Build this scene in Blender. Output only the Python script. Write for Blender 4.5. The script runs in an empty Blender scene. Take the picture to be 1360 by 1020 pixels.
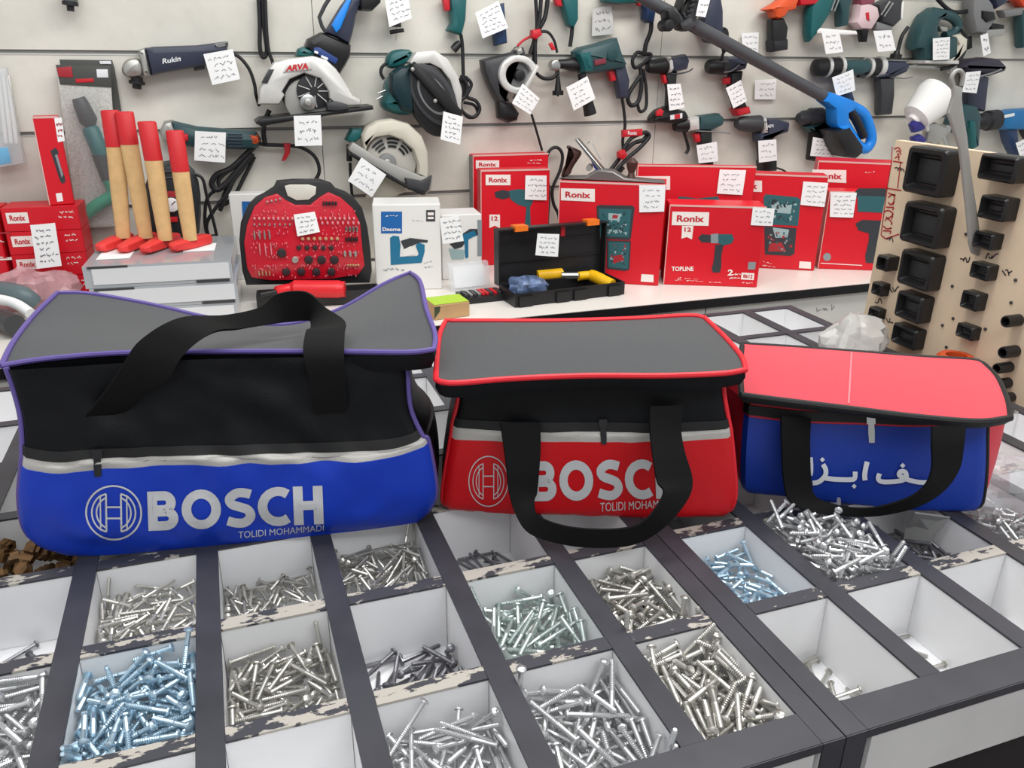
import bpy, bmesh, math, random
from mathutils import Vector, Matrix
SC = bpy.context.scene
COL = SC.collection
V = Vector
# ---------------------------------------------------------------- camera
FPX = 1085.1                      # focal length in pixels of the 1360 px wide frame
YAW, PITCH, ROLL = 0.344995, 0.389491, 0.011608
CAM = V((0.19041, -0.43468, 1.39990))
FW = V((math.sin(YAW) * math.cos(PITCH), math.cos(YAW) * math.cos(PITCH), -math.sin(PITCH)))
_r = V((math.cos(YAW), -math.sin(YAW), 0)); _u = _r.cross(FW)
RT = _r * math.cos(ROLL) + _u * math.sin(ROLL)
UP = _u * math.cos(ROLL) - _r * math.sin(ROLL)
cd = bpy.data.cameras.new('camera'); cam = bpy.data.objects.new('camera', cd); COL.objects.link(cam)
cd.sensor_width = 36; cd.lens = FPX / 1360 * 36; cd.clip_start = 0.01; cd.clip_end = 50
cam.matrix_world = Matrix((( RT.x, UP.x, -FW.x, CAM.x), (RT.y, UP.y, -FW.y, CAM.y), (RT.z, UP.z, -FW.z, CAM.z), (0, 0, 0, 1)))
SC.camera = cam
# ---------------------------------------------------------------- world, lamps, exposure
SC.view_settings.view_transform = 'Standard'; SC.view_settings.look = 'None'
SC.view_settings.exposure = 0.45; SC.view_settings.gamma = 1.0; SC.view_settings.use_curve_mapping = False
w = bpy.data.worlds.new('shop_light'); SC.world = w; w.use_nodes = True
w.node_tree.nodes['Background'].inputs[0].default_value = (0.97, 0.985, 1.0, 1)
w.node_tree.nodes['Background'].inputs[1].default_value = 0.45
def area(name, loc, target, sx, sy, power, col=(1, 1, 1)):
    l = bpy.data.lights.new(name, 'AREA'); l.shape = 'RECTANGLE'; l.size = sx; l.size_y = sy; l.energy = power; l.color = col
    o = bpy.data.objects.new(name, l); COL.objects.link(o); o.location = loc
    o.rotation_euler = (V(target) - V(loc)).to_track_quat('-Z', 'Y').to_euler(); return o
area('ceiling_panel_light', (0.2, 0.55, 2.75), (0.2, 0.6, 0.8), 1.8, 0.5, 17, (1, 0.995, 0.985))
area('ceiling_panel_light', (1.7, 0.75, 2.75), (1.7, 1.1, 0.8), 1.6, 0.5, 18, (1, 0.965, 0.91))
area('ceiling_panel_light', (0.7, -1.0, 2.75), (0.8, 0.6, 0.9), 2.2, 0.6, 17, (0.97, 0.985, 1))
# ---------------------------------------------------------------- pixel rays (photo frame 1360 x 1020) to real places
def ray(px, py): return FW + RT * ((px - 680) / FPX) - UP * ((py - 510) / FPX)
def aty(px, py, y): d = ray(px, py); return CAM + d * ((y - CAM.y) / d.y)
def atz(px, py, z): d = ray(px, py); return CAM + d * ((z - CAM.z) / d.z)
def atx(px, py, x): d = ray(px, py); return CAM + d * ((x - CAM.x) / d.x)
def atp(px, py, o, n): d = ray(px, py); return CAM + d * ((V(o) - CAM).dot(n) / d.dot(n))
# ---------------------------------------------------------------- materials
MATS = {}
def srgb(c):
    if isinstance(c, str): c = [int(c[i:i + 2], 16) / 255 for i in (0, 2, 4)]
    return tuple((x / 12.92 if x <= .04045 else ((x + .055) / 1.055) ** 2.4) for x in c) + (1,)
def mat(name, col, rough=.5, metal=0, spec=.5, bump=0, bscale=200, var=0, vscale=6, sheen=0, alpha=1, trans=0, coat=0, ior=1.45):
    if name in MATS: return MATS[name]
    m = bpy.data.materials.new(name); m.use_nodes = True; nt = m.node_tree; b = nt.nodes['Principled BSDF']
    c = srgb(col); b.inputs['Base Color'].default_value = c; b.inputs['Roughness'].default_value = rough
    b.inputs['Metallic'].default_value = metal; b.inputs['Specular IOR Level'].default_value = spec; b.inputs['IOR'].default_value = ior
    if sheen: b.inputs['Sheen Weight'].default_value = sheen; b.inputs['Sheen Roughness'].default_value = .5
    if alpha < 1: b.inputs['Alpha'].default_value = alpha
    if trans: b.inputs['Transmission Weight'].default_value = trans
    if coat: b.inputs['Coat Weight'].default_value = coat; b.inputs['Coat Roughness'].default_value = .1
    tc = nt.nodes.new('ShaderNodeTexCoord')
    if bump:
        n = nt.nodes.new('ShaderNodeTexNoise'); n.inputs['Scale'].default_value = bscale; n.inputs['Detail'].default_value = 3
        bp = nt.nodes.new('ShaderNodeBump'); bp.inputs['Strength'].default_value = bump; bp.inputs['Distance'].default_value = .002
        nt.links.new(tc.outputs['Object'], n.inputs['Vector']); nt.links.new(n.outputs['Fac'], bp.inputs['Height']); nt.links.new(bp.outputs[0], b.inputs['Normal'])
    if var:
        n = nt.nodes.new('ShaderNodeTexNoise'); n.inputs['Scale'].default_value = vscale; n.inputs['Detail'].default_value = 5
        mx = nt.nodes.new('ShaderNodeMix'); mx.data_type = 'RGBA'; mx.inputs[6].default_value = tuple(x * (1 - var) for x in c[:3]) + (1,); mx.inputs[7].default_value = c
        mr = nt.nodes.new('ShaderNodeMapRange'); mr.inputs[1].default_value = .35; mr.inputs[2].default_value = .6
        nt.links.new(tc.outputs['Object'], n.inputs['Vector']); nt.links.new(n.outputs['Fac'], mr.inputs[0]); nt.links.new(mr.outputs[0], mx.inputs[0]); nt.links.new(mx.outputs[2], b.inputs['Base Color'])
    MATS[name] = m; return m
WHITE = mat('white_laminate', 'EDEDEE', .35, var=.06, vscale=9)
EDGE = mat('charcoal_edging', '3C3C43', .42, var=.25, vscale=14)
BLACK = mat('black_plastic', '1B1B1D', .4)
BLACKR = mat('black_rubber', '161617', .6)
DGREY = mat('dark_grey_plastic', '3A3B3E', .45)
GREY = mat('grey_plastic', '7C7D7E', .45)
STEEL = mat('bright_steel', 'B9BAB8', .28, 1)
CAST = mat('cast_aluminium', 'B4B3AE', .4, .75)
CREAM = mat('cream_metal', 'CFCABB', .45)
TEAL = mat('teal_plastic', '175A5C', .4)
DTEAL = mat('dark_teal_plastic', '2B4A4E', .42)
NAVY = mat('slate_navy_plastic', '33384A', .42)
RED = mat('red_plastic', 'C81E28', .4)
PAPER = mat('white_paper', 'F1F2F2', .7)
INK = mat('dark_ink', '4C4E58', .8)
CARD = mat('red_carton', 'D21426', .42)
CARDW = mat('white_print', 'EFE6E0', .5)
CARDP = mat('pale_carton_edge', 'D9B0A8', .6)
BLUEP = mat('bright_blue_plastic', '1C86E4', .4)
# ---------------------------------------------------------------- mesh builder
class MB:
    def __init__(s): s.v = []; s.f = []; s.mi = []
    def add(s, vs, fs, mi=0):
        o = len(s.v); s.v += [V(v) for v in vs]; s.f += [tuple(i + o for i in f) for f in fs]; s.mi += [mi] * len(fs); return s
    def box(s, a, b, mi=0):
        x0, y0, z0 = [min(p, q) for p, q in zip(a, b)]; x1, y1, z1 = [max(p, q) for p, q in zip(a, b)]
        return s.add([(x0, y0, z0), (x1, y0, z0), (x1, y1, z0), (x0, y1, z0), (x0, y0, z1), (x1, y0, z1), (x1, y1, z1), (x0, y1, z1)],
                     [(0, 3, 2, 1), (4, 5, 6, 7), (0, 1, 5, 4), (1, 2, 6, 5), (2, 3, 7, 6), (3, 0, 4, 7)], mi)
    def fbox(s, o, ex, ey, ez, a, b, mi=0):          # box in a frame
        n = len(s.v); s.box(a, b, mi)
        for i in range(n, len(s.v)): p = s.v[i]; s.v[i] = o + ex * p.x + ey * p.y + ez * p.z
        return s
    def loft(s, rings, close=True, cap=True, mi=0):
        n = len(rings[0]); vs = [p for r in rings for p in r]; fs = []
        for k in range(len(rings) - 1):
            for i in range(n if close else n - 1):
                j = (i + 1) % n; fs.append((k * n + i, k * n + j, (k + 1) * n + j, (k + 1) * n + i))
        if cap and close: fs.append(tuple(range(n - 1, -1, -1))); fs.append(tuple((len(rings) - 1) * n + i for i in range(n)))
        return s.add(vs, fs, mi)
    def tube(s, pts, r, n=8, cap=True, mi=0):
        pts = [V(p) for p in pts]; rs = r if isinstance(r, (list, tuple)) else [r] * len(pts)
        rings = []; t0 = (pts[1] - pts[0]).normalized(); a = t0.orthogonal().normalized()
        for i, p in enumerate(pts):
            t = (pts[min(i + 1, len(pts) - 1)] - pts[max(i - 1, 0)])
            t = t.normalized() if t.length > 1e-9 else t0
            a = a - t * a.dot(t); a = a.normalized() if a.length > 1e-6 else t.orthogonal().normalized(); b = t.cross(a); t0 = t
            rings.append([p + (a * math.cos(6.28318 * k / n) + b * math.sin(6.28318 * k / n)) * rs[i] for k in range(n)])
        return s.loft(rings, True, cap, mi)
    def lathe(s, p0, p1, prof, n=20, mi=0, sq=1):     # prof: (t along 0..1, radius)
        p0, p1 = V(p0), V(p1); d = p1 - p0; t = d.normalized(); a = t.orthogonal().normalized(); b = t.cross(a)
        return s.loft([[p0 + d * q + (a * math.cos(6.28318 * k / n) + b * math.sin(6.28318 * k / n)) * max(r, 1e-4) for k in range(n)] for q, r in prof], True, True, mi)
    def grid(s, rows, mi=0, thick=0, closeu=False):   # rows of points; thick>0 makes a closed slab
        if thick:
            nr = []
            R, Cn = len(rows), len(rows[0]); nor = [[None] * Cn for _ in range(R)]
            for i in range(R):
                for j in range(Cn):
                    du = rows[i][min(j + 1, Cn - 1)] - rows[i][max(j - 1, 0)]; dv = rows[min(i + 1, R - 1)][j] - rows[max(i - 1, 0)][j]
                    q = du.cross(dv); nor[i][j] = q.normalized() if q.length > 1e-12 else V((0, 0, 1))
            back = [[rows[i][j] - nor[i][j] * thick for j in range(Cn)] for i in range(R)]
            n = R * Cn; vs = [p for r in rows for p in r] + [p for r in back for p in r]; fs = []
            for i in range(R - 1):
                for j in range(Cn - 1):
                    a = i * Cn + j; q = (a, a + 1, a + Cn + 1, a + Cn); fs.append(q); fs.append(tuple(n + k for k in q[::-1]))
            rim = [(0 * Cn + j) for j in range(Cn)] + [i * Cn + Cn - 1 for i in range(1, R)] + [(R - 1) * Cn + j for j in range(Cn - 2, -1, -1)] + [i * Cn for i in range(R - 2, 0, -1)]
            for k in range(len(rim)):
                a, b = rim[k], rim[(k + 1) % len(rim)]; fs.append((b, a, n + a, n + b))
            return s.add(vs, fs, mi)
        Cn = len(rows[0]); vs = [p for r in rows for p in r]
        return s.add(vs, [(i * Cn + j, i * Cn + j + 1, (i + 1) * Cn + j + 1, (i + 1) * Cn + j) for i in range(len(rows) - 1) for j in range(Cn - 1)], mi)
    def ell(s, c, r, n=14, mi=0, ax=None):
        c = V(c); ax = ax or (V((1, 0, 0)), V((0, 1, 0)), V((0, 0, 1))); rings = []
        for i in range(n // 2 + 1):
            t = -math.pi / 2 + math.pi * i / (n // 2); cr = max(math.cos(t), .01)
            rings.append([c + ax[0] * (r[0] * cr * math.cos(6.28318 * k / n)) + ax[1] * (r[1] * cr * math.sin(6.28318 * k / n)) + ax[2] * (r[2] * math.sin(t)) for k in range(n)])
        return s.loft(rings, True, True, mi)
def sm(o, ang=35):
    me = o.data
    for p in me.polygons: p.use_smooth = True
    me.set_sharp_from_angle(angle=math.radians(ang))
def obj(name, mb, m, parent=None, smooth=35, flip=True):
    me = bpy.data.meshes.new(name)
    org = parent.matrix_world.translation if parent else V((0, 0, 0))
    me.from_pydata([tuple(p - ORG.get(parent.name, V((0, 0, 0)))) if parent else tuple(p) for p in mb.v], [], mb.f)
    for x in (m if isinstance(m, (list, tuple)) else [m]): me.materials.append(x)
    for p, i in zip(me.polygons, mb.mi): p.material_index = i
    if flip:
        bm = bmesh.new(); bm.from_mesh(me); bmesh.ops.recalc_face_normals(bm, faces=bm.faces); bm.to_mesh(me); bm.free()
    o = bpy.data.objects.new(name, me); COL.objects.link(o)
    if parent: o.parent = parent; ORG[o.name] = ORG.get(parent.name, V((0, 0, 0)))
    if smooth: sm(o, smooth)
    return o
ORG = {}
def tag(o, label, cat, group=None, kind=None):
    if label: o['label'] = label
    if cat: o['category'] = cat
    if group: o['group'] = group
    if kind: o['kind'] = kind
    return o
def thing(name, label, cat, loc, group=None):
    o = bpy.data.objects.new(name, None); COL.objects.link(o); o.location = V(loc); o.empty_display_size = .02
    ORG[o.name] = V(loc); return tag(o, label, cat, group)
def solo(name, label, cat, mb, m, group=None, smooth=35):    # a thing that is one mesh, its origin at its centre
    c = sum(mb.v, V((0, 0, 0))) / len(mb.v); mb.v = [p - c for p in mb.v]
    o = obj(name, mb, m, None, smooth); o.location = c; ORG[o.name] = c; return tag(o, label, cat, group)
def cr(pts, n=6, closed=False):                       # Catmull-Rom through points (tuples of any length)
    P = [tuple(p) for p in pts]; N = len(P); out = []
    if N == 2 and not closed: return [tuple(a + (b - a) * t / n for a, b in zip(*P)) for t in range(n + 1)]
    for i in range(N if closed else N - 1):
        a, b, c, d = [P[(i + k) % N] if closed else P[min(max(i + k, 0), N - 1)] for k in (-1, 0, 1, 2)]
        for t in range(n):
            t /= n
            out.append(tuple(.5 * (2 * q + (r - p) * t + (2 * p - 5 * q + 4 * r - s) * t * t + (3 * q - p - 3 * r + s) * t ** 3) for p, q, r, s in zip(a, b, c, d)))
    if not closed: out.append(P[-1])
    return out
def resample(pts, n):                                  # n+1 points evenly along a polyline
    P = [V(p) for p in pts]; L = [0]
    for a, b in zip(P, P[1:]): L.append(L[-1] + (b - a).length)
    out = []; k = 0
    for i in range(n + 1):
        t = L[-1] * i / n
        while k < len(L) - 2 and L[k + 1] < t: k += 1
        f = (t - L[k]) / max(L[k + 1] - L[k], 1e-9); out.append(P[k].lerp(P[k + 1], min(max(f, 0), 1)))
    return out
def chaikin(P, it=1):
    for _ in range(it):
        Q = []
        for i in range(len(P)):
            a, b = P[i], P[(i + 1) % len(P)]
            Q += [tuple(.75 * x + .25 * y for x, y in zip(a, b)), tuple(.25 * x + .75 * y for x, y in zip(a, b))]
        P = Q
    return P
def inset2(P, d):                                      # inset a 2-D polygon by d
    n = len(P); A = sum(P[i][0] * P[(i + 1) % n][1] - P[(i + 1) % n][0] * P[i][1] for i in range(n)); sg = 1 if A > 0 else -1; out = []
    for i in range(n):
        a, b, c = P[i - 1], P[i], P[(i + 1) % n]
        e1 = V((b[0] - a[0], b[1] - a[1])); e2 = V((c[0] - b[0], c[1] - b[1]))
        if e1.length < 1e-9 or e2.length < 1e-9: out.append(b); continue
        e1.normalize(); e2.normalize(); n1 = V((-e1.y, e1.x)) * sg; n2 = V((-e2.y, e2.x)) * sg; m = n1 + n2
        if m.length < .3: m = n1
        else: m = m.normalized() / max(.5, m.normalized().dot(n1))
        out.append((b[0] + m.x * d, b[1] + m.y * d))
    return out
def text_mesh(s, bold=0.0, spacing=1.0, shear=0):
    c = bpy.data.curves.new('t', 'FONT'); c.body = s; c.size = 1; c.offset = bold; c.space_character = spacing; c.shear = shear; c.resolution_u = 3
    o = bpy.data.objects.new('t', c); COL.objects.link(o); me = bpy.data.meshes.new_from_object(o)
    vs = [(v.co.x, v.co.y) for v in me.vertices]; fs = [tuple(p.vertices) for p in me.polygons]
    bpy.data.objects.remove(o); bpy.data.curves.remove(c); bpy.data.meshes.remove(me)
    x0 = min(v[0] for v in vs); x1 = max(v[0] for v in vs); y0 = min(v[1] for v in vs); y1 = max(v[1] for v in vs)
    return [((x - x0) / (x1 - x0), (y - y0) / (y1 - y0)) for x, y in vs], fs
# ================================================================ the room
WALLY = 2.0
ZB = 0.85                                             # rim height of the bin cabinets
ZC = 0.80                                             # counter top
def struct(name, mb, m, smooth=35): o = obj(name, mb, m, None, smooth); o['kind'] = 'structure'; return o
FLOORM = mat('brown_floor', '6A5F58', .5, var=.3, vscale=3)
mb = MB(); mb.box((-3, -3, -.05), (5, WALLY + .1, 0)); struct('floor', mb, FLOORM)
def wall_mat():
    m = mat('slatwall_laminate', 'D5D4CE', .3); nt = m.node_tree; b = nt.nodes['Principled BSDF']
    tc = nt.nodes.new('ShaderNodeTexCoord'); n = nt.nodes.new('ShaderNodeTexNoise'); n.inputs['Scale'].default_value = 2.2; n.inputs['Detail'].default_value = 6; n.inputs['Roughness'].default_value = .6
    mr = nt.nodes.new('ShaderNodeMapRange'); mr.inputs[1].default_value = .38; mr.inputs[2].default_value = .66
    mx = nt.nodes.new('ShaderNodeMix'); mx.data_type = 'RGBA'; mx.inputs[6].default_value = srgb('C4C1B7'); mx.inputs[7].default_value = srgb('E3E0D6')
    nt.links.new(tc.outputs['Object'], n.inputs['Vector']); nt.links.new(n.outputs['Fac'], mr.inputs[0]); nt.links.new(mr.outputs[0], mx.inputs[0]); nt.links.new(mx.outputs[2], b.inputs['Base Color'])
    return m
WALLM = wall_mat(); ALU = mat('slot_aluminium', 'CFCEC9', .4, .2)
slots = [1.381 + .1925 * k for k in range(4, -7, -1)]
seams = [aty(415, 20, WALLY).x, aty(879, 50, WALLY).x]
mb = MB(); X0, X1 = -1.6, 4.2
mb.box((X0, WALLY + .007, 0), (X1, WALLY + .1, 2.7), 2)
zz = [2.7] + slots + [0]
xx = [X0] + seams + [X1]
for a, b in zip(zz, zz[1:]):
    for c, d in zip(xx, xx[1:]): mb.box((c + .0011, WALLY, b + .0042), (d - .0011, WALLY + .03, a - .0042))
for z in slots: mb.box((X0, WALLY - .0015, z - .0075), (X1, WALLY + .012, z - .0042), 1)
struct('wall_back', mb, [WALLM, ALU, mat('slot_grey', 'A3A29D', .5)])
# thin vertical seams of the slatwall boards
# counter along the wall
cnt = thing('counter', 'long white counter along the slatwall with a black front edge', 'counter', (1.2, 1.6, 0))
mb = MB(); mb.box((-1.6, 1.335, ZC - .022), (4.2, WALLY - .002, ZC)); obj('worktop', mb, mat('worktop_laminate', 'E4DFD8', .3, var=.05), cnt)
mb = MB(); mb.box((-1.6, 1.331, ZC - .024), (4.2, 1.3345, ZC - .001)); obj('edge_strip', mb, mat('black_edge', '18171A', .4), cnt)
mb = MB(); mb.box((-1.6, 1.36, .1), (4.2, WALLY - .004, ZC - .023)); obj('carcass', mb, mat('dark_carcass', '2A2628', .6), cnt)
DRAW = mat('drawer_front', 'DEDCD6', .35, var=.05)
xs = [-1.59, -.45, .42, 1.37, 2.3, 3.2, 4.19]
for a, b in zip(xs, xs[1:]):
    mb = MB(); mb.box((a + .002, 1.343, ZC - .125), (b - .002, 1.3595, ZC - .026)); d = obj('drawer_front', mb, DRAW, cnt)
def scribble(mb, P, u0, v0, u1, v1, rows, rnd, t=.006, up=1):      # P(u,v) places a mark; loose handwriting strokes
    for r in range(rows):
        v = v0 + (v1 - v0) * (r + .5) / rows; h = (v1 - v0) / rows * .34; u = u0 + (u1 - u0) * rnd.uniform(0, .2); ue = u1 - (u1 - u0) * rnd.uniform(0, .25)
        while u < ue:
            k = rnd.randint(4, 8); pts = []
            for i in range(k):
                pts.append((u, v + rnd.uniform(-1, 1) * h * (.35 if i % 3 else 1))); u += (u1 - u0) * rnd.uniform(.02, .055)
            for (a, b), (c, d) in zip(pts, pts[1:]):
                l = math.hypot(c - a, d - b) + 1e-6; nx, ny = -(d - b) / l * t, (c - a) / l * t
                mb.add([P(a - nx, b - ny), P(c - nx, d - ny), P(c + nx, d + ny), P(a + nx, b + ny)], [(0, 1, 2, 3)])
            u += (u1 - u0) * rnd.uniform(.02, .09)
rnd = random.Random(4)
for cx in (1.02, 1.17, 1.48, 1.62, 1.72):
    mb = MB(); scribble(mb, lambda u, v: V((u, 1.3425, v)), cx, ZC - .09, cx + .07, ZC - .045, 1, rnd, .0009); obj('pencil_marks', mb, mat('pencil', '77757A', .8), cnt, 0, False)
# ================================================================ the screw bin cabinets
PX, PY = .13, .15318                                  # pitch of the bins
DEP = .09
def chip_mat():
    m = mat('chipped_edging', '48484F', .5); nt = m.node_tree; b = nt.nodes['Principled BSDF']
    tc = nt.nodes.new('ShaderNodeTexCoord'); mp = nt.nodes.new('ShaderNodeMapping'); mp.inputs['Scale'].default_value = (1, 2.4, 1)
    n = nt.nodes.new('ShaderNodeTexNoise'); n.inputs['Scale'].default_value = 38; n.inputs['Detail'].default_value = 6; n.inputs['Roughness'].default_value = .6
    sx = nt.nodes.new('ShaderNodeSeparateXYZ'); ad = nt.nodes.new('ShaderNodeMath'); ad.operation = 'MULTIPLY_ADD'; ad.inputs[1].default_value = -5; 
    n2 = nt.nodes.new('ShaderNodeTexNoise'); n2.inputs['Scale'].default_value = 5; n2.inputs['Detail'].default_value = 2
    a2 = nt.nodes.new('ShaderNodeMath'); a2.operation = 'MULTIPLY_ADD'; a2.inputs[1].default_value = .9
    ra = nt.nodes.new('ShaderNodeValToRGB'); ra.color_ramp.elements[0].position = .975; ra.color_ramp.elements[1].position = 1.0
    ra.color_ramp.elements[0].color = srgb('3C3C43'); ra.color_ramp.elements[1].color = srgb('AFA9A0')
    e = ra.color_ramp.elements.new(.987); e.color = srgb('8C857D')
    L = nt.links.new
    L(tc.outputs['Object'], mp.inputs[0]); L(mp.outputs[0], n.inputs['Vector']); L(tc.outputs['Object'], n2.inputs['Vector'])
    L(n2.outputs['Fac'], a2.inputs[0]); L(n.outputs['Fac'], a2.inputs[2]); L(a2.outputs[0], ra.inputs[0]); L(ra.outputs[0], b.inputs['Base Color'])
    return m
CHIP = chip_mat()
CAB = {}
def cabinet(name, label, i0, i1, j1, lw, rw):
    xa, xb = i0 * PX, i1 * PX
    c = thing(name, label, 'bin cabinet', ((xa + xb) / 2, j1 * PY / 2, 0))
    t = .024; tc_ = .018
    ya, yb = -.024, j1 * PY + .012
    xl, xr = xa + (.0008 if lw else 0), xb - .0008
    mb = MB(); mb.box((xl, ya + .016, .15), (xr, yb, ZB - DEP - .001)); obj('body', mb, mat('cabinet_dark', '1A191C', .5), c)
    mb = MB(); mb.box((xl + .025, ya + .0165, ZB - DEP), (xr - .025, yb - .0165, ZB - DEP + .006)); obj('bin_floor', mb, WHITE, c)
    mb = MB(); mb.box((xl + .03, ya, ZB - .076), (xr - .03, ya + .0155, ZB - .0095)); obj('front_board', mb, mat('front_board_white', 'CFCECD', .4, var=.12, vscale=7), c)
    # outer rim
    for nm, a, b in (('side_wall', (xl, ya, 0), (xl + .023, yb, 0)), ('side_wall', (xr - .023, ya, 0), (xr, yb, 0)), ('end_wall', (xl + .0235, ya, 0), (xr - .0235, ya + .036, 0)), ('end_wall', (xl + .0235, yb - .016, 0), (xr - .0235, yb, 0))):
        z0 = ZB - DEP + .0065
        mb = MB(); mb.box((a[0], a[1] + (.0165 if nm == 'end_wall' and a[1] < 0 else .0), z0), (b[0], b[1], ZB - .003)); w_ = obj(nm, mb, WHITE, c)
        mb = MB(); mb.box((a[0], a[1], ZB - .0029), (b[0], b[1], ZB)); 
        if a[1] < 0 and nm == 'end_wall': mb.box((a[0], a[1] - .001, ZB - .009), (b[0], a[1] + .0005, ZB))
        if nm == 'side_wall': mb.box((a[0], a[1] - .0012, .3), (b[0], a[1] + .0005, ZB))
        obj('edging', mb, EDGE, w_)
    for i in range(i0 + 1, i1):
        mb = MB(); mb.box((i * PX - t / 2 + .001, ya + .037, ZB - DEP + .0065), (i * PX + t / 2 - .001, yb - .017, ZB - .003)); d = obj('long_divider', mb, WHITE, c)
        mb = MB(); mb.box((i * PX - t / 2, ya + .0362, ZB - .0029), (i * PX + t / 2, yb - .0163, ZB)); obj('edging', mb, EDGE, d)
    for j in range(1, j1):
        mb = MB(); mc = MB()
        for i in range(i0, i1):
            x0 = i * PX + (t / 2 if i > i0 else .0245); x1 = (i + 1) * PX - (t / 2 if i < i1 - 1 else .0245)
            mb.box((x0 - .0005, j * PY - tc_ / 2 + .001, ZB - DEP + .0065), (x1 + .0005, j * PY + tc_ / 2 - .001, ZB - .003))
            mc.box((x0 + .0003, j * PY - tc_ / 2, ZB - .0029), (x1 - .0003, j * PY + tc_ / 2, ZB - .0003))
        d = obj('cross_divider', mb, WHITE, c); e = obj('edging', mc, CHIP if j in (1, 2, 3) else EDGE, d)
        if j in (1, 2, 3): e['label'] = 'chipped dark edging'
    return c
cabinet('bin_cabinet', 'low cabinet of white screw bins with dark edging, under the black and blue bag', -5, 5, 7, 0, 1)
cabinet('bin_cabinet', 'low cabinet of white screw bins at the right, under the red and blue bag', 5, 11, 7, 1, 1)
# ================================================================ bags
def surf(rows, o, n, N=48, M=6):                       # rows: list of (bulge, [px points left to right]) -> dense grid of points
    G = []
    for d, pts in rows:
        pp = [atp(px, py, V(o) + n * d, n) for px, py in pts]
        for q in pp: q.z = max(q.z, ZB + .0012)
        pp = [V(q) for q in cr(pp, 8)]; G.append(resample(pp, N))
    out = []; cols = [cr([G[k][j] for k in range(len(G))], M) for j in range(N + 1)]
    for i in range(len(cols[0])): out.append([V(cols[j][i]) for j in range(N + 1)])
    return out
def roundends(G, back, r, wd=.05):                     # turn the two ends of every row back into the side
    N = len(G[0]) - 1
    for row in G:
        for j in range(N + 1):
            u = j / N; t = max(0, (wd - u) / wd, (u - 1 + wd) / wd)
            row[j] = row[j] + back * (r * (1 - math.sqrt(max(0, 1 - min(t, 1) ** 2))))
    return G
def lerp_surf(G, u, v):
    R, C = len(G) - 1, len(G[0]) - 1; a = min(max(v * R, 0), R - 1e-6); b = min(max(u * C, 0), C - 1e-6); i, j = int(a), int(b); a -= i; b -= j
    return (G[i][j] * (1 - a) + G[i + 1][j] * a) * (1 - b) + (G[i][j + 1] * (1 - a) + G[i + 1][j + 1] * a) * b
from mathutils.bvhtree import BVHTree
TREES = {}
def tree(G):
    k = id(G)
    if k not in TREES:
        C = len(G[0]); TREES[k] = (BVHTree.FromPolygons([p for r in G for p in r], [(i * C + j, i * C + j + 1, (i + 1) * C + j + 1, (i + 1) * C + j) for i in range(len(G) - 1) for j in range(C - 1)]), G)
    return TREES[k][0]
def onsurf(G, px, py):                                 # where the line of sight through a photo point meets the surface
    return tree(G).ray_cast(CAM, ray(px, py).normalized())[0]
def raise_(p, h): return p + (CAM - p).normalized() * h
def surf_fn(G, quad, lift):                            # map the unit square onto the surface by a photo quad (TL, TR, BR, BL)
    tl, tr, br, bl = quad; c = onsurf(G, (tl[0] + br[0]) / 2, (tl[1] + br[1]) / 2)
    ex_ = onsurf(G, (tl[0] + br[0]) / 2 + 40, (tl[1] + br[1]) / 2) - c; nr = V((ex_.y, -ex_.x, 0)).normalized()
    def fn(u, v):
        px, py = [(bl[k] * (1 - u) + br[k] * u) * (1 - v) + (tl[k] * (1 - u) + tr[k] * u) * v for k in (0, 1)]
        p = onsurf(G, px, py)
        if p is None: p = tree(G).find_nearest(atp(px, py, c, nr))[0]
        return p + nr * lift
    return fn
def put2d(name, vs, fs, fn, m, parent, cut=.06):       # lay flat lettering on a curved surface
    bm = bmesh.new(); bv = [bm.verts.new((x, y, 0)) for x, y in vs]
    for f in fs:
        try: bm.faces.new([bv[i] for i in f])
        except ValueError: pass
    bmesh.ops.triangulate(bm, faces=bm.faces[:])
    k = cut
    while k < 1:                                       # cut into strips so it can follow the curve
        for no, co in (((1, 0, 0), (k, 0, 0)), ((0, 1, 0), (0, k, 0))):
            bmesh.ops.bisect_plane(bm, geom=bm.verts[:] + bm.edges[:] + bm.faces[:], plane_co=co, plane_no=no)
        k += cut
    for v in bm.verts: v.co = fn(v.co.x, v.co.y)
    bm.normal_update()
    mb = MB(); bm.verts.index_update(); mb.add([v.co.copy() for v in bm.verts], [[v.index for v in f.verts] for f in bm.faces]); bm.free()
    return obj(name, mb, m, parent, 0)
def letters(name, s, G, quad, m, parent, lift=.0035, bold=.0, spacing=1.0, part=(0, 1)):
    vs, fs = text_mesh(s, bold, spacing); return put2d(name, vs, fs, surf_fn(G, quad, lift), m, parent)
def stroke2d(pts, w, closed=False, vs=None, fs=None):
    vs = [] if vs is None else vs; fs = [] if fs is None else fs; P = [V(p) for p in pts]; n = len(P); o = len(vs)
    for i in range(n):
        t = (P[(i + 1) % n] - P[i - 1]) if closed else (P[min(i + 1, n - 1)] - P[max(i - 1, 0)]); t.normalize(); nn = V((-t.y, t.x)) * w / 2
        vs += [tuple(P[i] + nn), tuple(P[i] - nn)]
    for i in range(n if closed else n - 1):
        a, b = o + 2 * i, o + 2 * ((i + 1) % n); fs.append((a, b, b + 1, a + 1))
    return vs, fs
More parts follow.
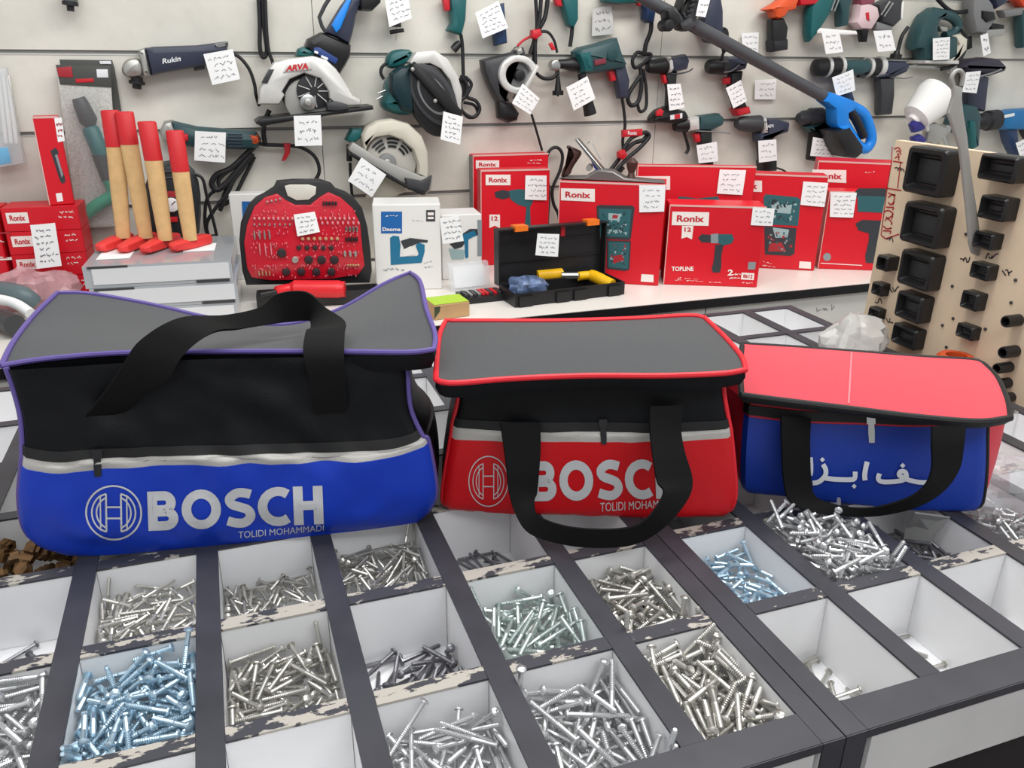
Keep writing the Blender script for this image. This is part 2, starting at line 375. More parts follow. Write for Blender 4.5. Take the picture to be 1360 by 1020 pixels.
def emblem(G, quad, m, parent, w=.035):                # ring with an armature inside
    vs, fs = [], []
    stroke2d([(.5 + .48 * math.cos(t * .1309), .5 + .48 * math.sin(t * .1309)) for t in range(48)], w, True, vs, fs)
    for sg in (1, -1):
        for r in (.38, .30):
            a0 = .62 if r == .38 else .75
            stroke2d([(.5 + sg * r * math.cos(a), .5 + r * math.sin(a)) for a in [(-a0 * 1.55 + a0 * 3.1 * k / 16) for k in range(17)]], w * .9, False, vs, fs)
        stroke2d([(.5 + sg * .13, .84), (.5 + sg * .13, .62), (.5 + sg * .13, .38), (.5 + sg * .13, .16)], w, False, vs, fs)
        stroke2d([(.5 + sg * .13, .84), (.5 + sg * .23, .80)], w, False, vs, fs); stroke2d([(.5 + sg * .13, .16), (.5 + sg * .23, .20)], w, False, vs, fs)
        stroke2d([(.5 + sg * .23, .8), (.5 + sg * .23, .2)], w * .8, False, vs, fs)
    stroke2d([(.37, .6), (.63, .6)], w, False, vs, fs); stroke2d([(.37, .4), (.63, .4)], w, False, vs, fs)
    return put2d('emblem', vs, fs, surf_fn(G, quad, .0035), m, parent, .15)
def block_letters(word, G, quad, m, parent, w=.235, aspect=4.4):   # heavy plain capitals drawn as strokes, height 1
    vs, fs = [], []; x = 0
    for ch in word:
        def S(pts, closed=False): stroke2d([(x + a, b) for a, b in pts], w, closed, vs, fs)
        h = w / 2; arc = lambda cx, cy, rx, ry, a0, a1, n=14: [(cx + rx * math.cos(math.radians(a0 + (a1 - a0) * k / n)), cy + ry * math.sin(math.radians(a0 + (a1 - a0) * k / n))) for k in range(n + 1)]
        if ch == 'B': S([(h, 0), (h, 1)]); S([(h, 1 - h), (.40, 1 - h)] + arc(.40, .705, .17, .295 - h, 90, -90) + [(h, .41 + h)]); S([(h, .59 - h), (.43, .59 - h)] + arc(.43, .2965, .19, .2965 - h, 90, -90) + [(h, h)]); x += .82
        elif ch == 'O': S(arc(.48, .5, .48 - h, .51 - h, 0, 345, 23), True); x += 1.03
        elif ch == 'S': S(cr([(.66, .84), (.5, .885), (.32, .88), (.15, .75), (.2, .6), (.4, .52), (.58, .44), (.64, .27), (.5, .125), (.3, .115), (.08, .18)], 4)); x += .82
        elif ch == 'C': S(arc(.5, .5, .5 - h, .51 - h, 52, 308)); x += .87
        elif ch == 'H': S([(h, 0), (h, 1)]); S([(.72 - h, 0), (.72 - h, 1)]); S([(h, .5), (.72 - h, .5)]); x += .72
    x1 = x
    return put2d('lettering', [(a / x1, b) for a, b in vs], fs, surf_fn(G, quad, .0035), m, parent, .03)
def rownorm(G):
    R, C = len(G), len(G[0]); out = []
    for i in range(R):
        r = []
        for j in range(C):
            du = G[i][min(j + 1, C - 1)] - G[i][max(j - 1, 0)]; dv = G[min(i + 1, R - 1)][j] - G[max(i - 1, 0)][j]; q = du.cross(dv)
            q = q.normalized() if q.length > 1e-12 else V((0, -1, 0)); r.append(q if q.dot(CAM - G[i][j]) > 0 else -q)
        out.append(r)
    return out
def wrinkle(G, nr, amp, seed, fx=3, fy=2):
    from mathutils import noise
    R, C = len(G), len(G[0])
    for i in range(R):
        for j in range(C):
            u, v = j / (C - 1), i / (R - 1); e = min(1, 6 * u, 6 * (1 - u), 5 * v, 5 * (1 - v))
            h = noise.noise(V((u * fx * 2.5 + v * 2.2, v * fy * 2 - u * 1.4, seed))) + .5 * noise.noise(V((u * fx * 6, v * fy * 5 + u * 3, seed + 9)))
            G[i][j] = G[i][j] + nr[i][j] * (amp * h * e)
    return G
def body_from_front(name, G, back, m, parent, lean=0, bulge=.012):   # lean: how much lower the back is than the front
    # the closed body: front grid, two sides, back
    N = len(G[0]) - 1; rings = []; ks = [0] + [k / 8 for k in range(1, 8)] + [1]
    for ri, row in enumerate(G):
        ex = (row[-1] - row[0]).normalized(); L = row[-1]; F = row[0]; ring = [p.copy() for p in row]
        bo = bulge * (math.sin(math.pi * ri / (len(G) - 1)) if bulge < .04 else min(1, .3 + 1.2 * ri / (len(G) - 1)))
        dl = V((0, 0, 0)); zr = G[ri][N // 2].z
        for k in ks[1:-1]:
            q = L + back * k + ex * (bo * math.sin(math.pi * k)); q.z = L.z - (L.z - ZB) * lean * k; ring.append(q)
        for p in row[::-1]:
            q = p + back; q.z = p.z - (p.z - ZB) * lean; ring.append(q)
        for k in ks[::-1][1:-1]:
            q = F + back * k - ex * (bo * math.sin(math.pi * k)); q.z = F.z - (F.z - ZB) * lean * k; ring.append(q)
        rings.append(ring)
    mb = MB(); mb.loft(rings, True, False); return obj(name, mb, m, parent, 50)
def overlay(name, G, i0, i1, m, parent, lift=.002, thick=.0015, j0=0, j1=None):
    nr = rownorm(G); j1 = len(G[0]) if j1 is None else j1
    rows = [[G[i][j] + nr[i][j] * lift for j in range(j0, j1)] for i in range(i0, i1 + 1)]
    a = (rows[0][1] - rows[0][0]).cross(rows[1][0] - rows[0][0])
    if a.dot(CAM - rows[0][0]) < 0: rows = [r[::-1] for r in rows]
    mb = MB(); mb.grid(rows, 0, thick); return obj(name, mb, m, parent, 50)
def coons(B, R, T, L, N=30, M=16, sag=None):           # four boundary polylines: bottom, right, top (all left to right / front to back), left
    B, T = resample(B, N), resample(T, N); R, L = resample(R, M), resample(L, M); G = []
    for i in range(M + 1):
        v = i / M; row = []
        for j in range(N + 1):
            u = j / N
            p = B[j] * (1 - v) + T[j] * v + L[i] * (1 - u) + R[i] * u - (B[0] * (1 - u) * (1 - v) + B[-1] * u * (1 - v) + T[0] * (1 - u) * v + T[-1] * u * v)
            if sag: p = p + V((0, 0, sag(u, v)))
            row.append(p)
        G.append(row)
    return G
def zp(pts): return [V(q) for q in cr([atz(px, py, z) for px, py, z in pts], 8)]
def rim(G): return G[0][:] + [r[-1] for r in G[1:]] + G[-1][-2::-1] + [r[0] for r in G[-2:0:-1]]
def lid(name, G, drop, m, mside, parent, inset=.004):
    rm = rim(G); n = len(rm); c = sum(rm, V((0, 0, 0))) / n; mb = MB()
    R, C = len(G), len(G[0]); mb.grid(G, 0)
    idx = [j for j in range(C)] + [i * C + C - 1 for i in range(1, R)] + [(R - 1) * C + j for j in range(C - 2, -1, -1)] + [i * C for i in range(R - 2, 0, -1)]
    prev = idx; 
    for k, (dz, ins) in enumerate(((drop * .5, -.001), (drop, inset))):
        o = len(mb.v)
        for p in rm:
            d = (c - p); d.z = 0; mb.v.append(p + d.normalized() * ins - V((0, 0, dz)))
        for i in range(n): mb.f.append((prev[i], prev[(i + 1) % n], o + (i + 1) % n, o + i)); mb.mi.append(1)
        prev = [o + i for i in range(n)]
    return obj(name, mb, [m, mside], parent, 40)
def strap(name, pairs, m, parent, thick=.0022, up=None):  # pairs: (px, py, px, py, depth plane y) edges of the webbing
    A = [aty(a, b, y[0] if isinstance(y, tuple) else y) for a, b, c, d, y in pairs]; B = [aty(c, d, y[1] if isinstance(y, tuple) else y) for a, b, c, d, y in pairs]
    A = [V(q) for q in cr(A, 6)]; B = [V(q) for q in cr(B, 6)]
    rows = [[a.lerp(b, k / 4) for k in range(5)] for a, b in zip(A, B)]
    mb = MB(); mb.grid(rows, 0, thick); return obj(name, mb, m, parent, 60)
def web_mat(name, col):
    m = mat(name, col, .7, spec=.2); nt = m.node_tree; b = nt.nodes['Principled BSDF']
    tc = nt.nodes.new('ShaderNodeTexCoord'); wv = nt.nodes.new('ShaderNodeTexNoise'); wv.inputs['Scale'].default_value = 900
    bp = nt.nodes.new('ShaderNodeBump'); bp.inputs['Strength'].default_value = .5; bp.inputs['Distance'].default_value = .001
    nt.links.new(tc.outputs['Object'], wv.inputs['Vector']); nt.links.new(wv.outputs['Fac'], bp.inputs['Height']); nt.links.new(bp.outputs[0], b.inputs['Normal']); return m
WEB = web_mat('black_webbing', '0D0D0E')
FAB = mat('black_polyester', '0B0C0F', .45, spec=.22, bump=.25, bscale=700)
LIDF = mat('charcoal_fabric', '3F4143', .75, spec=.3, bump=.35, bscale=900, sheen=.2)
BLUEF = mat('blue_polyester', '0C38B4', .38, spec=.45, bump=.2, bscale=700)
REDF = mat('red_polyester', 'C90E18', .4, spec=.45, bump=.2, bscale=700)
PURP = mat('purple_piping', '5A4B8E', .45)
REDP = mat('red_piping', 'D8202E', .45)
SILV = mat('silver_print', 'C8C9CB', .5)
STRIPF = mat('reflective_strip', 'B7B4AE', .5, .15, bump=.3, bscale=500)
WPRINT = mat('white_letters', 'E4E7EC', .5)
# ---- black and blue bag
A, Bp = V((-.031, .499, ZB)), V((.394, .435, ZB)); ex = (Bp - A).normalized(); nf = V((ex.y, -ex.x, 0))      # nf points to the camera side
A = A + nf * .012
bag = thing('tool_bag', 'large black and blue bag with purple piping and a sagging lid', 'bag', (.2, .6, ZB))
rows = [(.000, [(75, 735), (150, 736), (260, 726), (380, 714), (480, 702), (560, 691)]),
        (.010, [(34, 715), (120, 719), (250, 711), (380, 700), (480, 689), (574, 676)]),
        (.018, [(22, 672), (120, 684), (250, 676), (380, 668), (480, 660), (580, 650)]),
        (.018, [(25, 620), (75, 629), (135, 623), (300, 616), (430, 614), (520, 606), (570, 590)]),
        (.016, [(26, 605), (75, 614), (140, 608), (300, 604), (430, 601), (520, 596), (562, 582)]),
        (.006, [(24, 560), (90, 565), (200, 560), (320, 556), (450, 552), (546, 545)]),
        (.000, [(14, 520), (90, 518), (200, 510), (320, 505), (450, 500), (542, 497)]),
        (-.002, [(4, 492), (90, 487), (200, 480), (320, 476), (450, 474), (540, 474)])]
G = surf(rows, A, nf, 56, 6)
back = -nf * .27
G = roundends(G, back, .03, .02)
G = wrinkle(G, rownorm(G), .008, 3.1)
body_from_front('body', G, back, FAB, bag, .27, .02)
pk = overlay('front_pocket', G, 0, 18, BLUEF, bag, .0005, .002); pk['label'] = 'royal blue front pocket'
st = overlay('reflective_strip', G, 18, 24, STRIPF, bag, .0015, .0015)
zt = overlay('zip', G, 24, 26, BLACKR, bag, .002, .0025)
for e, s in ((0, 1), (-1, -1)):
    mb = MB(); mb.tube([raise_(r[e], .002) for r in G], .003); obj('piping', mb, PURP, bag)
emblem(G, ((113, 642), (189, 642), (190, 716), (114, 716)), SILV, bag, .032)
block_letters('BOSCH', G, ((196, 651), (428, 643), (430, 694), (198, 703)), SILV, bag)
letters('lettering', 'TOLIDI MOHAMMADI', G, ((317, 704), (430, 695), (430, 703), (317, 713)), SILV, bag)
def zip_pull(px, py, G, parent, m, l=28):
    p, q = onsurf(G, px, py), onsurf(G, px + 1, py + l); n = (CAM - p).normalized(); p = p + n * .004; q = q + n * .005; d = q - p; sd = d.cross(n).normalized() * .0038
    mb = MB(); mb.grid([[p + d * t - sd * (1 - .3 * abs(t - .5)), p + d * t + sd * (1 - .3 * abs(t - .5))] for t in (0, .25, .5, .75, 1)], 0, .0022)
    mb.fbox(p - d * .1, d.normalized(), sd.normalized(), n, (-.004, -.005, -.003), (.006, .005, .002)); return obj('zip_pull', mb, m, parent)
zip_pull(129, 605, G, bag, BLACK, 28)
zl = 1.082
B_ = zp([(2, 487, zl), (60, 478, zl), (160, 470, zl), (300, 468, zl), (450, 468, zl), (540, 469, zl), (576, 465, zl)])
T_ = zp([(76, 390, 1.083), (120, 391, 1.076), (200, 405, 1.06), (290, 425, 1.043), (380, 432, 1.038), (450, 412, 1.055), (510, 378, 1.085), (545, 363, 1.096)])
L_ = zp([(2, 487, zl), (18, 455, zl + .004), (45, 420, 1.083), (76, 390, 1.083)])
R_ = zp([(576, 465, zl), (578, 445, 1.086), (566, 410, 1.095), (558, 375, 1.1), (545, 363, 1.096)])
LG = coons(B_, R_, T_, L_, 44, 20, lambda u, v: -.008 * math.sin(math.pi * u) * math.sin(math.pi * v))
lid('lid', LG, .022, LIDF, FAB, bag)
mb = MB(); rm = rim(LG); mb.tube([p + V((0, 0, .001)) for p in rm] + [rm[0] + V((0, 0, .001))], .0032); obj('piping', mb, PURP, bag)
y0 = .455
strap('handle', [(106, 562, 150, 560, .478), (135, 527, 190, 527, .455), (160, 490, 222, 505, .445), (186, 452, 245, 470, .45), (238, 422, 285, 440, .47), (300, 418, 320, 436, .52), (345, 408, 362, 430, .56),
                 (368, 391, 382, 428, .58), (405, 388, 408, 426, .58), (432, 408, 412, 428, .55), (457, 425, 412, 436, .50), (458, 440, 406, 440, .455), (457, 470, 403, 470, .43), (459, 510, 412, 512, .428), (464, 548, 418, 550, .434)], WEB, bag, .003)
# ---- black and red bag
A2, B2 = V((.424, .453, ZB)), V((.765, .318, ZB)); ex = (B2 - A2).normalized(); nf = V((ex.y, -ex.x, 0))
bag2 = thing('tool_bag', 'black and red bag with red piping, its handle loop hanging in front', 'bag', (.62, .5, ZB))
rows = [(.000, [(606, 688), (690, 694), (790, 696), (880, 697), (960, 692)]),
        (.010, [(588, 672), (690, 678), (790, 680), (880, 682), (974, 678)]),
        (.012, [(588, 645), (690, 648), (790, 650), (880, 651), (979, 650)]),
        (.012, [(598, 583), (690, 586), (790, 586), (880, 586), (973, 581)]),
        (.011, [(600, 567), (690, 573), (790, 573), (880, 574), (971, 569)]),
        (.004, [(608, 530), (690, 530), (790, 530), (880, 530), (964, 530)]),
        (-.002, [(606, 505), (690, 503), (790, 503), (880, 501), (962, 502)])]
G = surf(rows, A2, nf, 48, 6); back = -nf * .19; G = roundends(G, back, .04, .02); G = wrinkle(G, rownorm(G), .003, 7.7)
body_from_front('body', G, back, FAB, bag2, bulge=.012)
pk = overlay('front_pocket', G, 0, 18, REDF, bag2, .0005, .002); pk['label'] = 'bright red front pocket'
overlay('reflective_strip', G, 18, 24, STRIPF, bag2, .0015, .0015); overlay('zip', G, 24, 26, BLACKR, bag2, .002, .0025)
for e, s in ((0, 1), (-1, -1)):
    mb = MB(); mb.tube([raise_(r[e], .002) for r in G], .0028); obj('piping', mb, REDP, bag2)
mb = MB(); mb.tube([raise_(p, .002) for p in G[0][2:-2]], .002); obj('piping', mb, REDP, bag2)
emblem(G, ((622, 603), (676, 603), (676, 672), (622, 672)), SILV, bag2, .022)
block_letters('BOSCH', G, ((704, 611), (903, 608), (905, 660), (705, 664)), SILV, bag2)
letters('lettering', 'TOLIDI MOHAMMADI', G, ((797, 666), (900, 661), (900, 671), (797, 678)), SILV, bag2)
zip_pull(801, 564, G, bag2, BLACK, 26)
zl = 1.055
B_ = zp([(579, 505, zl), (600, 510, zl), (680, 504, zl), (780, 500, zl), (880, 500, zl), (960, 497, zl), (990, 492, zl)])
T_ = zp([(592, 427, zl), (650, 427, zl), (740, 427, zl + .001), (840, 424, zl + .003), (915, 420, zl + .004), (936, 423, zl + .003)])
L_ = zp([(579, 505, zl), (580, 480, zl), (584, 445, zl), (592, 427, zl)])
R_ = zp([(990, 492, zl), (985, 475, zl), (962, 448, zl + .002), (936, 423, zl + .003)])
LG = coons(B_, R_, T_, L_, 36, 18, lambda u, v: .004 * math.sin(math.pi * u) * math.sin(math.pi * v))
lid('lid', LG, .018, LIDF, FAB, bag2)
mb = MB(); rm = rim(LG); mb.tube([p + V((0, 0, .001)) for p in rm] + [rm[0] + V((0, 0, .001))], .0034); obj('piping', mb, REDP, bag2)
strap('handle', [(664, 562, 716, 562, .398), (668, 590, 717, 590, .383), (672, 622, 715, 624, .37), (675, 650, 712, 655, .362), (684, 682, 710, 668, .35), (704, 708, 716, 685, .335), (750, 722, 752, 698, .31),
                 (800, 726, 800, 702, .29), (846, 720, 840, 698, .275), (884, 696, 862, 684, .268), (912, 662, 880, 655, .275), (918, 636, 872, 640, .285), (908, 600, 866, 606, .30), (903, 570, 862, 570, .318), (906, 538, 862, 540, .33)], WEB, bag2, .003)
# ---- red and blue bag
A3, B3 = V((.803, .37, ZB)), V((1.075, .222, ZB)); ex = (B3 - A3).normalized(); nf = V((ex.y, -ex.x, 0))
bag3 = thing('tool_bag', 'small blue tool bag with a pink-red lid and white lettering, rightmost of the three bags', 'bag', (.98, .38, ZB))
rows = [(.000, [(988, 655), (1060, 668), (1140, 676), (1220, 684), (1290, 684)]),
        (.006, [(984, 645), (1060, 657), (1140, 667), (1220, 675), (1306, 672)]),
        (.009, [(984, 610), (1060, 620), (1140, 627), (1220, 633), (1312, 630)]),
        (.006, [(986, 575), (1060, 582), (1140, 586), (1220, 588), (1313, 580)]),
        (.003, [(988, 553), (1060, 561), (1140, 564), (1220, 567), (1314, 562)]),
        (.0, [(990, 535), (1060, 543), (1140, 548), (1220, 555), (1315, 558)])]
G = surf(rows, A3, nf, 44, 6); back = V((.118, .152, 0)); G = roundends(G, back, .05, .02)
body_from_front('body', G, back, mat('red_side_fabric', 'CF2038', .5, bump=.2, bscale=700), bag3, bulge=.041)
pk = overlay('front_panel', G, 0, 24, mat('deep_blue_polyester', '12389E', .42, bump=.2, bscale=700), bag3, .0008, .002); pk['label'] = 'deep blue front panel'
overlay('zip', G, 25, 29, BLACKR, bag3, .003, .003)
for e, s in ((-1, -1),):
    mb = MB(); mb.tube([raise_(r[e], .002) for r in G], .003); obj('piping', mb, BLACKR, bag3)
zip_pull(1157, 560, G, bag3, STEEL, 28)
zl = 1.005
B_ = zp([(985, 523, zl), (1040, 530, zl), (1130, 541, zl - .002), (1220, 552, zl - .004), (1300, 558, zl - .005), (1342, 553, zl - .004)])
T_ = zp([(986, 456, zl), (1050, 460, zl), (1130, 466, zl), (1220, 473, zl), (1290, 477, zl - .002), (1306, 482, zl - .003)])
L_ = zp([(985, 523, zl), (984, 490, zl), (986, 456, zl)])
R_ = zp([(1342, 553, zl - .004), (1338, 530, zl - .002), (1324, 500, zl - .002), (1306, 482, zl - .003)])
LG = coons(B_, R_, T_, L_, 36, 18, lambda u, v: .006 * math.sin(math.pi * u) * math.sin(math.pi * v))
PINK = mat('pink_red_fabric', 'CB2339', .6, bump=.25, bscale=900, sheen=.3)
lid('lid', LG, .012, PINK, BLACKR, bag3)
mb = MB(); rm = rim(LG); mb.tube([p - V((0, 0, .002)) for p in rm] + [rm[0] - V((0, 0, .002))], .0042); obj('piping', mb, BLACKR, bag3)
q = [raise_(onsurf(LG, x, y), .0012) for x, y in ((1131, 468), (1130, 485), (1129, 502), (1128, 520), (1127, 536))]
mb = MB(); mb.tube(q, .0013, 6); obj('seam', mb, mat('pale_seam', 'F08088', .6), bag3)
strap('handle', [(1036, 552, 1075, 556, .325), (1037, 590, 1074, 592, .312), (1040, 640, 1076, 642, .302), (1050, 668, 1082, 660, .29), (1085, 682, 1100, 668, .272), (1150, 685, 1150, 674, .24),
                 (1210, 674, 1200, 662, .21), (1250, 652, 1226, 645, .196), (1272, 622, 1236, 622, .192), (1278, 590, 1236, 592, .192), (1280, 566, 1236, 566, .2)], WEB, bag3, .0028)
# white lettering, joined script letters as drawn strokes (u along the panel, v up, in a 1230 x 1020 close-up grid)
vs, fs = [], []
def gl(pts, w, n=5): stroke2d(cr([(x / 120, 1 - y / 120) for x, y in pts], n), w * 4.6, False, vs, fs)
def dot(x, y, r): 
    o = len(vs); x, y = x / 120, 1 - y / 120; r *= 7
    vs.extend([(x - r, y), (x, y + r), (x + r, y), (x, y - r)]); fs.append((o, o + 1, o + 2, o + 3))
gl([(6, 2), (8, 30), (8, 55), (5, 72)], .03)                                  # alef (cut by the strap)
gl([(55, 28), (66, 48), (64, 72), (40, 96), (14, 102)], .034); dot(53, 10, .012)      # zeh
gl([(64, 82), (110, 86), (165, 86), (182, 80), (184, 54)], .034); dot(180, 112, .012)   # beh
gl([(232, 14), (226, 40), (222, 68), (224, 88)], .036)                        # alef
gl([(282, 60), (276, 80), (290, 92), (330, 92), (370, 86), (388, 74), (384, 52), (366, 50), (360, 64), (376, 74), (400, 84), (440, 92), (478, 92)], .034); dot(374, 26, .013)   # feh
put2d('lettering', [(a / 4, b) for a, b in vs], fs, surf_fn(G, ((1074, 605), (1233, 609), (1233, 648), (1074, 646)), .0035), WPRINT, bag3, .1)
